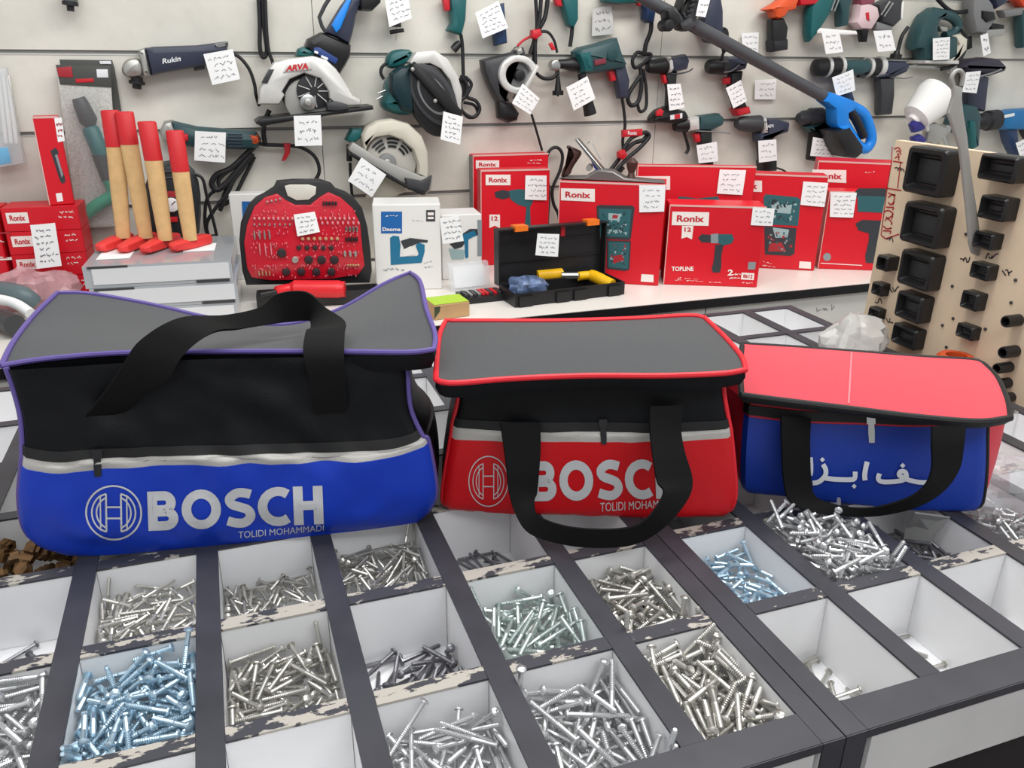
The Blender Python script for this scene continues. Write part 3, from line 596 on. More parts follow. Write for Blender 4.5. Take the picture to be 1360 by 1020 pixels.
# resting places of the screws: bin -> (length mm, thread mm, [x mm, y mm, z mm, tilt deg, turn deg, ...])
PILES = {
(-1, 1): (48, 5.5, [59, 94, 54, 87, 291, 67, 44, 63, 91, 332, 28, 53, 54, 87, 1, 86, 32, 54, 87, 44, 94, 79, 67, 53, 294, 26, 125, 54, 87, 358, 54, 20, 58, 97, 30, 83, 114, 54, 87, 154, 24, 37, 54, 87, 349, 76, 48, 59, 101, 164, 70, 4, 72, 147, 6, 50, 113, 60, 73, 33, 26, 4, 54, 87, 3, 50, 27, 54, 87, 41, 102, 96, 61, 94, 267, 34, 90, 60, 103, 319, 46, 104, 63, 94, 339, 76, 103, 62, 89, 251, 26, 45, 54, 87, 355, 73, 65, 54, 87, 173, 94, 105, 60, 73, 100, 24, 118, 58, 99, 186, 79, 58, 58, 77, 172, 87, 76, 65, 106, 314, 23, 70, 59, 75, 304, 88, 62, 62, 67, 306, 75, 14, 57, 95, 27, 37, 29, 65, 90, 44, 30, 84, 54, 87, 126, 4, 30, 58, 98, 273, 87, 95, 64, 63, 40, 14, 115, 70, 39, 138, 14, 32, 64, 94, 60, 47, 95, 65, 74, 339, 102, 24, 59, 101, 267, 11, 88, 66, 54, 63, 84, 23, 65, 85, 323, 74, 73, 66, 76, 335, 60, 109, 69, 91, 167, 22, 25, 62, 86, 57, 37, 20, 60, 81, 28, 16, 92, 60, 76, 124, 80, 63, 77, 95, 124, 47, 105, 74, 72, 4, 25, 76, 68, 103, 216, 82, 117, 73, 85, 1, 11, 47, 63, 68, 252, 40, 54, 71, 110, 60, 24, 84, 66, 74, 37, 76, 20, 65, 88, 317, 4, 82, 71, 82, 87, 26, 125, 64, 76, 357, 25, 65, 69, 84, 34, 70, 98, 73, 81, 357, 15, 23, 70, 88, 241, 80, 125, 75, 86, 183, 94, 28, 72, 98, 112, 39, 63, 77, 89, 339, 60, 76, 75, 90, 125, 50, 20, 70, 74, 127, 12, 62, 76, 97, 276, 102, 96, 78, 63, 93, 36, 4, 67, 72, 3, 24, 15, 79, 88, 195, 67, 68, 68, 86, 322, 58, 44, 75, 75, 152, 69, 19, 77, 72, 220, 81, 11, 74, 109, 159, 25, 95, 75, 77, 57, 36, 12, 73, 102, 198, 4, 63, 78, 91, 273, 24, 125, 72, 105, 183, 79, 125, 83, 93, 357, 27, 46, 75, 76, 239, 65, 57, 72, 88, 310]),
(-1, 2): (60, 5, [62, 39, 4, 88, 215, 69, 88, 4, 88, 130, 90, 30, 7, 95, 296, 44, 48, 4, 88, 14, 96, 65, 4, 88, 99, 53, 72, 7, 95, 197, 25, 81, 4, 88, 222, 34, 108, 4, 88, 38, 102, 89, 4, 88, 92, 37, 50, 10, 76, 347, 5, 30, 7, 81, 92, 72, 14, 9, 78, 357, 13, 35, 8, 80, 87, 65, 4, 4, 88, 2, 4, 99, 4, 88, 88, 62, 62, 6, 94, 190]),
(0, 1): (40, 5.5, [51, 61, 49, 86, 249, 17, 77, 58, 101, 101, 23, 38, 49, 86, 347, 79, 82, 49, 86, 42, 39, 114, 49, 86, 23, 102, 36, 49, 86, 266, 66, 54, 49, 86, 42, 20, 50, 49, 86, 343, 24, 73, 49, 86, 24, 70, 107, 49, 86, 301, 19, 79, 49, 86, 31, 28, 66, 49, 86, 17, 93, 60, 53, 75, 301, 57, 4, 49, 86, 176, 81, 41, 49, 86, 213, 50, 54, 58, 91, 329, 18, 41, 57, 91, 250, 23, 100, 49, 86, 4, 23, 123, 49, 86, 5, 22, 17, 49, 86, 175, 26, 19, 59, 116, 294, 86, 102, 57, 89, 343, 67, 83, 54, 104, 168, 20, 115, 53, 98, 188, 64, 27, 61, 121, 126, 39, 33, 59, 85, 106, 51, 71, 57, 92, 308, 101, 108, 49, 86, 90, 46, 32, 54, 106, 275, 78, 72, 56, 80, 356, 4, 4, 65, 175, 45, 85, 63, 60, 92, 173, 53, 93, 56, 85, 176, 48, 84, 63, 97, 337, 81, 8, 59, 121, 163, 4, 49, 55, 87, 274, 47, 109, 56, 65, 90, 52, 55, 66, 89, 60, 41, 101, 67, 55, 4, 85, 113, 55, 108, 151, 12, 47, 60, 71, 264, 55, 110, 60, 104, 58, 82, 21, 54, 103, 288, 9, 74, 57, 114, 106, 79, 87, 60, 91, 360, 91, 44, 56, 81, 292, 89, 14, 63, 77, 141, 102, 78, 57, 115, 266, 86, 117, 64, 108, 356, 30, 82, 60, 84, 125, 20, 9, 62, 97, 161, 4, 89, 60, 109, 86, 65, 111, 66, 82, 126, 33, 59, 65, 90, 205, 26, 34, 60, 120, 314, 41, 4, 70, 135, 5, 86, 54, 62, 99, 181, 86, 125, 61, 80, 184, 27, 9, 74, 96, 19, 22, 125, 57, 73, 356, 4, 20, 88, 135, 87, 4, 54, 66, 69, 274, 91, 17, 56, 111, 308, 71, 17, 59, 123, 145, 85, 37, 61, 61, 308, 88, 88, 68, 80, 302, 64, 41, 66, 59, 120, 54, 26, 61, 119, 284, 69, 124, 74, 102, 360, 51, 14, 64, 91, 347, 86, 45, 65, 89, 346, 4, 14, 83, 142, 84, 17, 28, 81, 90, 119, 70, 58, 73, 76, 156, 24, 16, 70, 84, 44, 84, 61, 69, 95, 144, 20, 109, 67, 74, 293, 14, 65, 70, 70, 270, 89, 116, 73, 59, 209, 56, 18, 71, 74, 325, 84, 72, 67, 83, 325, 24, 75, 72, 111, 16, 90, 99, 66, 75, 309, 63, 87, 68, 107, 97, 77, 34, 70, 94, 190, 80, 42, 74, 84, 189, 28, 111, 72, 167, 311, 7, 71, 71, 101, 85, 19, 22, 72, 99, 225, 79, 106, 71, 81, 202, 61, 76, 80, 66, 211, 28, 50, 72, 109, 283, 102, 109, 76, 93, 94, 9, 109, 62, 93, 104, 47, 113, 68, 66, 347, 55, 31, 76, 59, 346, 47, 76, 73, 75, 38, 4, 94, 74, 105, 86, 86, 18, 74, 92, 356, 102, 62, 79, 83, 94, 67, 107, 83, 82, 257, 45, 42, 77, 92, 79, 38, 87, 72, 94, 18, 83, 29, 76, 85, 11, 30, 47, 81, 118, 220, 22, 76, 82, 72, 312, 85, 27, 84, 90, 326, 37, 35, 81, 87, 260, 51, 110, 80, 51, 0, 35, 62, 74, 106, 286, 87, 101, 74, 71, 206, 73, 15, 81, 86, 350, 29, 125, 70, 82, 356, 21, 84, 65, 62, 116, 86, 4, 78, 101, 4, 64, 55, 81, 102, 341, 50, 4, 73, 45, 175, 66, 125, 87, 77, 356, 85, 77, 73, 66, 298, 88, 55, 79, 78, 300, 84, 96, 85, 107, 322, 14, 37, 89, 85, 276, 97, 118, 91, 27, 59, 78, 81, 79, 76, 228, 19, 50, 84, 98, 97, 102, 63, 87, 76, 94, 48, 28, 81, 65, 96, 48, 118, 82, 47, 8, 4, 108, 80, 98, 86, 35, 89, 80, 57, 272]),
(0, 2): (40, 4.6, [82, 120, 32, 80, 15, 4, 20, 18, 84, 87, 30, 108, 25, 94, 224, 72, 66, 28, 93, 174, 59, 42, 25, 94, 193, 20, 52, 21, 93, 172, 24, 66, 22, 82, 343, 29, 124, 28, 74, 3, 41, 3, 21, 93, 177, 60, 86, 27, 90, 136, 85, 101, 34, 81, 126, 58, 98, 28, 89, 131, 95, 22, 28, 83, 81, 34, 12, 21, 93, 177, 98, 100, 32, 86, 106, 68, 26, 28, 99, 275, 26, 18, 25, 68, 347, 43, 88, 26, 87, 112, 69, 94, 29, 89, 126, 54, 48, 25, 80, 13, 12, 30, 23, 94, 60, 58, 49, 34, 89, 281, 41, 71, 24, 85, 312, 19, 78, 27, 81, 30, 56, 18, 27, 80, 123, 53, 36, 31, 68, 119, 46, 83, 32, 77, 20, 48, 17, 27, 96, 127, 20, 59, 22, 93, 166, 84, 4, 31, 81, 3, 21, 18, 31, 67, 30, 12, 107, 30, 87, 268, 8, 126, 40, 168, 195, 86, 54, 29, 82, 344, 3, 56, 29, 94, 273, 16, 56, 31, 82, 115, 74, 20, 32, 73, 259, 3, 103, 29, 61, 87, 14, 20, 30, 118, 50, 100, 74, 34, 77, 101, 74, 55, 39, 95, 248, 25, 34, 38, 93, 239, 38, 65, 32, 90, 204, 63, 112, 34, 69, 321, 32, 39, 26, 73, 79, 84, 90, 30, 89, 127, 83, 30, 28, 83, 81, 9, 98, 22, 88, 282, 45, 75, 32, 94, 198, 27, 34, 31, 82, 15, 38, 60, 38, 84, 35, 79, 60, 33, 89, 178, 89, 28, 28, 91, 260, 3, 92, 30, 119, 273, 17, 53, 37, 94, 271, 78, 69, 33, 90, 169, 103, 9, 45, 159, 98, 54, 125, 37, 110, 357, 89, 21, 38, 78, 220, 62, 115, 40, 100, 206, 18, 109, 32, 86, 89, 8, 50, 39, 78, 284, 31, 117, 30, 69, 358, 33, 94, 31, 61, 20, 97, 22, 42, 92, 252, 20, 79, 35, 96, 173, 86, 80, 39, 109, 186, 45, 6, 32, 101, 186, 42, 82, 38, 83, 346, 49, 24, 36, 100, 325, 62, 68, 41, 88, 248, 10, 36, 34, 71, 263, 78, 39, 38, 90, 40, 72, 93, 36, 82, 343, 20, 100, 42, 90, 323, 24, 104, 35, 86, 80, 26, 12, 31, 117, 210, 70, 69, 42, 94, 254, 24, 64, 42, 101, 23, 85, 36, 36, 85, 32]),
(1, 1): (48, 5, [4, 42, 18, 91, 87, 50, 104, 19, 92, 189, 29, 69, 19, 94, 143, 51, 86, 20, 91, 202, 76, 40, 26, 81, 348, 86, 95, 23, 89, 72, 4, 104, 15, 83, 273, 95, 125, 43, 174, 333, 27, 110, 16, 86, 46, 43, 37, 22, 87, 239, 20, 18, 29, 110, 221, 32, 58, 25, 79, 97, 25, 24, 22, 85, 262, 7, 54, 26, 89, 267, 18, 39, 20, 90, 77, 81, 18, 27, 92, 191, 11, 105, 20, 101, 83, 11, 38, 19, 90, 82, 71, 23, 26, 83, 11, 80, 120, 27, 66, 344, 71, 75, 30, 96, 351, 46, 33, 30, 96, 2, 60, 4, 26, 93, 177, 45, 60, 27, 84, 250, 4, 100, 23, 97, 87, 20, 105, 24, 101, 291, 44, 103, 26, 85, 324, 53, 68, 34, 71, 324, 64, 113, 23, 74, 353, 31, 94, 29, 91, 344, 48, 20, 30, 71, 33, 83, 55, 29, 93, 34, 68, 65, 30, 65, 308, 52, 110, 26, 87, 319, 47, 63, 34, 97, 316, 15, 31, 28, 85, 240, 102, 26, 36, 74, 93, 76, 33, 34, 85, 237, 38, 123, 33, 63, 4, 58, 112, 34, 86, 19, 62, 7, 33, 92, 9, 30, 8, 32, 84, 14, 102, 87, 30, 104, 93, 84, 86, 31, 68, 305, 57, 119, 32, 85, 198, 44, 18, 41, 79, 359, 12, 106, 35, 98, 66, 77, 21, 40, 100, 56, 33, 102, 38, 79, 31, 34, 48, 35, 73, 351, 81, 4, 38, 91, 3, 34, 55, 34, 103, 169, 4, 104, 30, 91, 87, 75, 96, 34, 98, 19, 69, 103, 36, 89, 195, 36, 85, 32, 104, 175, 92, 60, 36, 104, 299, 54, 54, 44, 75, 344, 71, 29, 43, 108, 92, 12, 49, 35, 87, 111, 25, 37, 41, 89, 359, 13, 81, 33, 131, 286, 37, 81, 42, 86, 66, 51, 84, 43, 91, 235, 13, 24, 36, 82, 287, 33, 27, 42, 91, 359, 94, 94, 36, 58, 101, 22, 106, 39, 74, 254, 87, 53, 41, 78, 295, 25, 84, 38, 62, 73, 102, 82, 39, 96, 93, 24, 125, 42, 98, 183, 4, 23, 42, 68, 87, 62, 35, 43, 42, 317, 72, 104, 43, 86, 107, 18, 63, 39, 80, 304, 58, 74, 40, 105, 41, 78, 74, 45, 87, 130, 31, 13, 43, 95, 336, 83, 106, 43, 69, 260]),
(1, 2): (28, 4.2, [6, 61, 13, 85, 257, 62, 15, 20, 80, 350, 75, 60, 20, 82, 20, 18, 92, 13, 87, 71, 33, 80, 15, 92, 161, 60, 73, 18, 89, 97, 89, 120, 18, 81, 4, 42, 93, 15, 82, 284, 44, 57, 17, 91, 113, 30, 37, 16, 80, 343, 84, 18, 22, 86, 244, 3, 24, 14, 88, 86, 15, 75, 16, 75, 88, 46, 101, 15, 90, 104, 29, 64, 17, 96, 232, 38, 126, 13, 91, 184, 55, 68, 17, 90, 106, 75, 52, 20, 91, 192, 73, 114, 17, 92, 144, 29, 14, 17, 90, 197, 21, 91, 18, 69, 154, 64, 98, 17, 82, 281, 91, 20, 23, 86, 65, 37, 97, 18, 111, 116, 18, 117, 11, 92, 137, 89, 96, 22, 66, 321, 52, 54, 18, 82, 292, 3, 64, 18, 61, 275, 7, 81, 20, 46, 247, 83, 126, 17, 91, 184, 94, 76, 21, 90, 110, 16, 46, 15, 81, 13, 51, 126, 18, 83, 184, 8, 26, 19, 104, 292, 41, 10, 21, 91, 2, 16, 56, 20, 98, 121, 103, 14, 24, 84, 266, 43, 24, 18, 91, 193, 10, 117, 16, 69, 128, 73, 31, 21, 82, 284, 51, 22, 21, 93, 9, 34, 91, 17, 69, 297, 86, 47, 21, 89, 218, 3, 100, 13, 91, 274, 83, 113, 21, 81, 143, 4, 73, 19, 53, 268, 51, 118, 21, 62, 162, 103, 76, 21, 89, 94, 3, 102, 19, 84, 274, 88, 38, 22, 87, 233, 12, 34, 18, 79, 125, 66, 69, 21, 101, 86, 62, 9, 26, 62, 35, 83, 75, 20, 92, 140, 37, 119, 13, 81, 0, 96, 15, 26, 96, 247, 19, 114, 18, 89, 80, 42, 67, 24, 81, 50, 35, 4, 23, 72, 177, 8, 113, 11, 82, 291, 84, 89, 24, 88, 111, 48, 39, 18, 92, 162, 53, 100, 16, 89, 95, 58, 68, 24, 90, 248, 84, 24, 28, 81, 234, 54, 93, 21, 90, 63, 37, 116, 20, 100, 162, 82, 39, 27, 88, 41, 97, 104, 22, 94, 287, 22, 76, 19, 112, 268, 21, 30, 20, 86, 277, 49, 35, 23, 92, 338, 76, 100, 18, 92, 130, 66, 32, 20, 90, 104, 13, 80, 24, 77, 110, 77, 89, 20, 83, 132, 14, 42, 22, 108, 111, 45, 47, 22, 61, 341, 30, 96, 22, 84, 82, 103, 115, 24, 68, 95, 59, 87, 25, 84, 69, 35, 50, 22, 93, 231, 31, 62, 25, 71, 53, 80, 108, 23, 84, 153, 29, 69, 23, 90, 213, 24, 107, 21, 70, 99, 13, 114, 21, 94, 258, 14, 3, 16, 81, 3, 35, 29, 21, 63, 349, 62, 116, 23, 83, 50]),
(2, 0): (60, 5, [37, 48, 26, 86, 262, 48, 21, 27, 87, 218, 77, 25, 27, 89, 22, 76, 61, 26, 86, 278, 46, 65, 26, 86, 268, 68, 94, 29, 99, 135, 29, 15, 33, 100, 200, 24, 87, 25, 86, 239, 88, 91, 25, 86, 263, 36, 121, 31, 96, 174, 60, 55, 34, 92, 294, 43, 80, 32, 92, 111, 67, 10, 28, 87, 192, 33, 118, 24, 88, 14, 59, 74, 32, 83, 303, 34, 24, 36, 82, 196, 85, 33, 34, 71, 259, 68, 90, 40, 114, 47, 63, 73, 40, 94, 46, 38, 114, 32, 82, 355, 102, 99, 24, 90, 92, 87, 108, 41, 127, 131, 69, 66, 41, 88, 231, 4, 99, 32, 74, 272, 37, 68, 35, 107, 237, 34, 50, 33, 102, 240, 102, 53, 39, 90, 92, 94, 49, 35, 87, 266, 71, 4, 32, 97, 2, 90, 12, 51, 32, 211, 27, 34, 39, 68, 334, 66, 102, 40, 58, 69, 22, 102, 35, 73, 121, 18, 82, 33, 71, 296, 102, 76, 31, 90, 268, 14, 66, 35, 72, 92, 4, 73, 30, 76, 272, 39, 49, 45, 108, 182, 96, 76, 27, 86, 91, 38, 81, 44, 101, 111, 35, 111, 39, 84, 329, 77, 52, 42, 74, 89, 55, 125, 36, 81, 182, 26, 81, 39, 103, 124, 26, 27, 43, 66, 330, 4, 49, 45, 82, 88, 102, 100, 43, 110, 92, 75, 11, 34, 83, 182, 61, 30, 41, 103, 156, 32, 58, 50, 97, 98, 71, 44, 50, 78, 189, 83, 50, 38, 74, 283, 22, 93, 46, 84, 78, 94, 111, 46, 36, 299, 23, 116, 55, 50, 26, 72, 92, 52, 106, 338, 67, 94, 46, 70, 200, 77, 97, 50, 116, 341, 46, 38, 46, 93, 174, 60, 111, 50, 63, 344]),
(2, 1): (50, 5.5, [70, 34, 11, 80, 233, 62, 112, -1, 92, 32, 21, 104, 0, 79, 257, 27, 34, 11, 93, 139, 23, 67, 6, 83, 212, 38, 106, 0, 80, 239, 98, 77, 8, 70, 271, 32, 81, 4, 83, 206, 56, 42, 14, 99, 175, 102, 49, 9, 78, 267, 89, 28, 15, 87, 290, 40, 69, 8, 88, 43, 4, 31, 16, 90, 273, 56, 95, 9, 62, 223, 92, 64, 7, 78, 271, 68, 84, 3, 80, 229, 38, 61, 14, 71, 173, 102, 43, 23, 90, 267, 75, 104, 0, 94, 48, 8, 97, 1, 78, 262, 77, 66, 9, 88, 232, 23, 113, 10, 79, 30, 82, 104, 7, 109, 16, 86, 88, 7, 91, 227, 27, 125, 3, 86, 357, 89, 101, 15, 88, 302, 39, 96, 12, 88, 252, 72, 120, 7, 92, 194, 53, 38, 22, 88, 265, 30, 39, 17, 94, 131, 65, 76, 13, 97, 56, 70, 57, 20, 76, 246, 20, 28, 17, 93, 297, 102, 110, 13, 44, 265]),
(2, 2): (50, 4.0, [77, 23, 33, 88, 301, 20, 60, 33, 88, 79, 38, 93, 33, 88, 290, 41, 56, 37, 82, 161, 79, 45, 33, 88, 287, 3, 100, 33, 88, 272, 71, 14, 37, 78, 333, 56, 71, 33, 88, 38, 80, 85, 33, 88, 92, 62, 36, 37, 97, 205, 25, 71, 40, 90, 193, 92, 119, 54, 22, 46, 56, 29, 41, 69, 56, 92, 74, 33, 88, 253, 68, 115, 33, 88, 190, 24, 106, 33, 88, 119, 30, 93, 38, 82, 331, 31, 3, 33, 88, 2, 80, 94, 40, 87, 215, 80, 34, 42, 67, 239, 40, 55, 44, 62, 117, 57, 85, 36, 96, 67, 55, 70, 42, 75, 162, 83, 88, 39, 85, 221, 16, 70, 47, 109, 52, 25, 3, 39, 82, 2, 9, 33, 33, 88, 257, 76, 64, 45, 121, 254, 75, 108, 42, 78, 331, 32, 36, 39, 103, 269, 27, 101, 39, 86, 336, 59, 7, 41, 76, 352, 70, 45, 42, 111, 132, 16, 28, 36, 96, 65, 73, 92, 46, 91, 297, 7, 27, 40, 72, 282, 22, 88, 44, 80, 39, 88, 36, 42, 94, 267, 93, 60, 40, 92, 115, 102, 119, 55, 161, 259, 78, 50, 49, 81, 238, 11, 48, 38, 77, 277, 23, 118, 45, 69, 344, 73, 118, 47, 75, 339, 97, 55, 34, 85, 258, 90, 74, 48, 48, 267, 103, 25, 33, 88, 92, 54, 36, 47, 51, 16, 8, 96, 38, 101, 283, 18, 108, 45, 58, 239, 94, 24, 41, 109, 278, 35, 126, 37, 98, 358, 33, 36, 45, 64, 117, 26, 33, 38, 76, 89, 83, 92, 47, 116, 343, 67, 69, 47, 105, 230, 3, 77, 48, 81, 88, 81, 114, 41, 69, 330, 20, 77, 50, 102, 121, 103, 75, 41, 69, 92, 50, 18, 42, 89, 182, 46, 11, 43, 74, 356, 6, 38, 44, 95, 82, 66, 12, 43, 78, 357, 3, 102, 45, 77, 88, 96, 77, 46, 104, 287, 53, 98, 42, 95, 100, 65, 52, 46, 101, 212, 61, 76, 51, 77, 40, 29, 102, 45, 120, 63, 23, 105, 44, 60, 244, 46, 104, 47, 90, 91, 50, 22, 49, 105, 123, 85, 94, 53, 95, 125, 20, 42, 43, 99, 272, 46, 72, 52, 78, 290, 100, 25, 42, 77, 99, 50, 58, 48, 84, 232, 46, 106, 53, 83, 201, 31, 8, 44, 67, 359]),
(3, 0): (60, 5.6, [36, 58, 28, 88, 88, 76, 100, 28, 88, 138, 31, 101, 28, 88, 5, 76, 70, 28, 88, 142, 4, 99, 34, 99, 88, 15, 65, 35, 103, 285, 39, 32, 34, 77, 168, 44, 94, 36, 76, 96, 46, 4, 28, 88, 178, 87, 60, 35, 89, 74, 102, 99, 30, 92, 92, 102, 94, 51, 86, 268, 25, 24, 32, 97, 138, 81, 29, 28, 88, 220, 28, 86, 33, 99, 264, 76, 66, 39, 66, 340, 58, 87, 39, 67, 173, 49, 37, 38, 68, 262, 4, 33, 37, 72, 87, 102, 53, 36, 75, 93, 31, 80, 41, 78, 137, 62, 33, 35, 75, 278, 80, 31, 41, 77, 139, 76, 125, 35, 75, 358, 58, 65, 35, 102, 318, 64, 73, 42, 74, 214, 94, 40, 45, 50, 99, 4, 125, 66, 4, 315, 39, 70, 46, 104, 234, 66, 54, 41, 94, 177, 74, 26, 39, 110, 320, 76, 111, 44, 95, 344, 4, 30, 45, 67, 87, 75, 80, 48, 120, 69, 102, 99, 59, 94, 92, 36, 108, 48, 64, 335, 13, 64, 47, 87, 290, 82, 120, 52, 26, 19, 36, 39, 46, 80, 39, 30, 102, 44, 94, 163, 76, 36, 52, 96, 95, 17, 88, 54, 85, 243, 92, 99, 52, 90, 91, 70, 100, 40, 114, 51, 58, 30, 50, 109, 263, 4, 28, 53, 63, 87, 88, 83, 44, 64, 256, 102, 4, 54, 176, 135, 86, 15, 53, 45, 36, 24, 84, 60, 99, 298, 102, 36, 45, 52, 93, 30, 106, 62, 111, 180, 86, 29, 50, 112, 284, 46, 118, 58, 59, 195, 31, 24, 44, 111, 217, 28, 120, 60, 65, 193, 12, 29, 51, 72, 83, 44, 114, 50, 92, 338, 47, 20, 55, 100, 174, 64, 80, 51, 100, 56, 42, 4, 47, 66, 3, 92, 102, 65, 111, 245, 26, 56, 50, 99, 109, 65, 78, 60, 91, 158, 47, 28, 69, 79, 115, 29, 23, 62, 96, 24, 34, 15, 44, 57, 196, 4, 91, 64, 83, 273, 102, 11, 68, 172, 110, 75, 99, 59, 107, 98]),
(3, 1): (55, 5.5, [73, 58, 29, 91, 154, 30, 78, 26, 90, 96, 4, 89, 25, 85, 272, 58, 79, 28, 91, 144, 82, 27, 31, 91, 144, 38, 107, 25, 91, 136, 60, 4, 31, 90, 177, 77, 110, 27, 89, 201, 23, 71, 27, 85, 276, 66, 25, 34, 99, 165, 85, 70, 29, 91, 130, 64, 17, 31, 85, 350, 80, 103, 30, 84, 205, 83, 88, 36, 81, 228, 30, 108, 33, 79, 335, 39, 38, 34, 99, 197, 11, 46, 35, 91, 73, 58, 125, 25, 85, 357, 28, 14, 33, 97, 187, 55, 107, 35, 65, 328, 14, 80, 26, 90, 94, 102, 80, 43, 58, 93, 45, 84, 39, 61, 73, 23, 97, 36, 84, 120, 95, 110, 47, 42, 242, 78, 48, 30, 90, 159, 39, 11, 43, 78, 345, 4, 101, 41, 74, 87, 33, 22, 34, 101, 182, 36, 23, 42, 96, 173, 97, 82, 33, 77, 256, 43, 120, 33, 81, 172, 97, 52, 41, 106, 257, 102, 44, 48, 49, 93, 31, 69, 34, 89, 124, 80, 56, 38, 84, 252, 44, 36, 44, 92, 337, 80, 71, 42, 80, 57, 48, 109, 42, 70, 224, 4, 28, 43, 96, 273, 26, 96, 43, 89, 71, 22, 37, 42, 57, 215, 4, 56, 35, 72, 87, 81, 111, 42, 90, 325, 24, 68, 43, 88, 55, 64, 75, 47, 66, 53, 65, 84, 38, 87, 221, 80, 7, 48, 117, 169, 7, 106, 56, 127, 281, 94, 38, 48, 58, 115, 76, 50, 47, 96, 198, 61, 55, 45, 99, 199, 59, 118, 46, 78, 342, 17, 85, 48, 91, 251, 98, 24, 47, 53, 81, 77, 125, 42, 51, 183, 17, 12, 50, 37, 145, 46, 77, 45, 79, 39, 44, 49, 52, 87, 49, 43, 65, 46, 108, 222]),
(3, 2): (50, 4.6, [39, 82, 3, 88, 137, 90, 26, 3, 88, 277, 31, 57, 6, 94, 11, 95, 75, 3, 88, 287, 45, 99, 6, 83, 286, 70, 53, 3, 88, 186, 51, 37, 3, 88, 146, 84, 25, 9, 101, 265, 65, 70, 8, 98, 86, 56, 126, 3, 88, 358, 83, 49, 8, 98, 231, 40, 3, 3, 88, 178, 25, 18, 3, 88, 178, 67, 104, 7, 80, 123, 84, 91, 3, 88, 107, 44, 25, 3, 88, 165, 24, 42, 3, 88, 335, 53, 104, 6, 96, 283, 93, 105, 3, 88, 293, 82, 89, 10, 90, 332, 27, 11, 3, 88, 358, 34, 105, 7, 80, 291, 36, 65, 6, 95, 191, 3, 96, 3, 88, 88, 75, 79, 10, 104, 306, 13, 87, 3, 88, 255, 71, 61, 8, 76, 266, 38, 24, 11, 89, 115]),
(4, 0): (48, 6, [39, 34, 40, 87, 317, 53, 86, 40, 87, 25, 38, 105, 40, 87, 72, 72, 40, 40, 87, 295, 4, 58, 40, 87, 273, 66, 100, 50, 87, 174, 34, 11, 40, 87, 344, 15, 80, 40, 87, 119, 42, 53, 45, 76, 216, 77, 112, 40, 87, 33, 80, 43, 40, 87, 301, 37, 93, 53, 124, 189, 102, 67, 40, 87, 93, 59, 110, 42, 89, 42, 23, 125, 49, 64, 356, 82, 105, 47, 72, 162, 62, 36, 43, 93, 277, 42, 18, 47, 105, 138, 102, 9, 60, 174, 122, 42, 72, 44, 97, 19, 78, 68, 66, 138, 146, 4, 24, 47, 70, 87, 31, 80, 48, 87, 26, 93, 63, 40, 87, 273, 5, 112, 60, 167, 286, 83, 13, 40, 87, 204, 20, 98, 50, 85, 51, 86, 86, 45, 98, 222, 76, 24, 51, 89, 48, 87, 109, 55, 101, 46, 15, 46, 40, 87, 277, 19, 109, 46, 104, 46, 71, 55, 49, 114, 48, 25, 24, 52, 67, 66, 32, 57, 45, 75, 209, 13, 71, 55, 92, 247, 59, 109, 64, 124, 118, 102, 89, 53, 76, 93, 66, 124, 57, 38, 352, 102, 40, 48, 89, 267, 86, 109, 64, 94, 46, 44, 111, 54, 50, 211, 57, 71, 51, 89, 266, 84, 49, 49, 88, 58, 4, 84, 57, 69, 86, 86, 125, 60, 13, 345, 24, 5, 52, 83, 176, 64, 98, 60, 82, 48, 51, 25, 54, 97, 41, 39, 76, 56, 101, 289, 86, 83, 57, 96, 256, 69, 41, 62, 93, 294, 23, 125, 72, 64, 356, 13, 23, 50, 62, 81, 41, 27, 53, 100, 47, 102, 54, 68, 105, 93, 15, 98, 58, 98, 78, 74, 51, 59, 84, 301, 84, 108, 74, 111, 329, 4, 51, 64, 89, 87, 12, 24, 68, 88, 266, 29, 78, 58, 101, 282, 71, 87, 52, 55, 208, 73, 5, 52, 55, 176, 17, 73, 64, 95, 264, 7, 28, 76, 85, 80, 25, 21, 61, 100, 194, 15, 85, 72, 84, 81, 4, 66, 74, 83, 87, 94, 37, 60, 91, 107, 74, 11, 69, 72, 189, 45, 77, 63, 92, 290, 102, 104, 76, 99, 93, 55, 50, 65, 126, 209, 26, 125, 64, 69, 357, 55, 39, 71, 85, 218, 102, 40, 64, 112, 93, 90, 94, 73, 52, 134, 24, 46, 66, 92, 79, 74, 32, 78, 84, 222, 9, 104, 76, 62, 75, 76, 20, 71, 95, 169, 30, 5, 68, 121, 4, 34, 76, 66, 74, 109, 84, 84, 68, 68, 120, 37, 99, 75, 135, 25, 66, 14, 60, 103, 349, 88, 4, 65, 22, 171, 71, 42, 73, 60, 41, 23, 117, 68, 66, 348, 86, 42, 68, 73, 298, 51, 23, 76, 100, 241, 34, 35, 69, 92, 62, 38, 64, 74, 95, 25, 47, 114, 68, 63, 347, 36, 38, 78, 87, 68, 70, 125, 78, 128, 184, 83, 79, 76, 62, 120, 26, 34, 74, 81, 246, 63, 80, 70, 98, 289]),
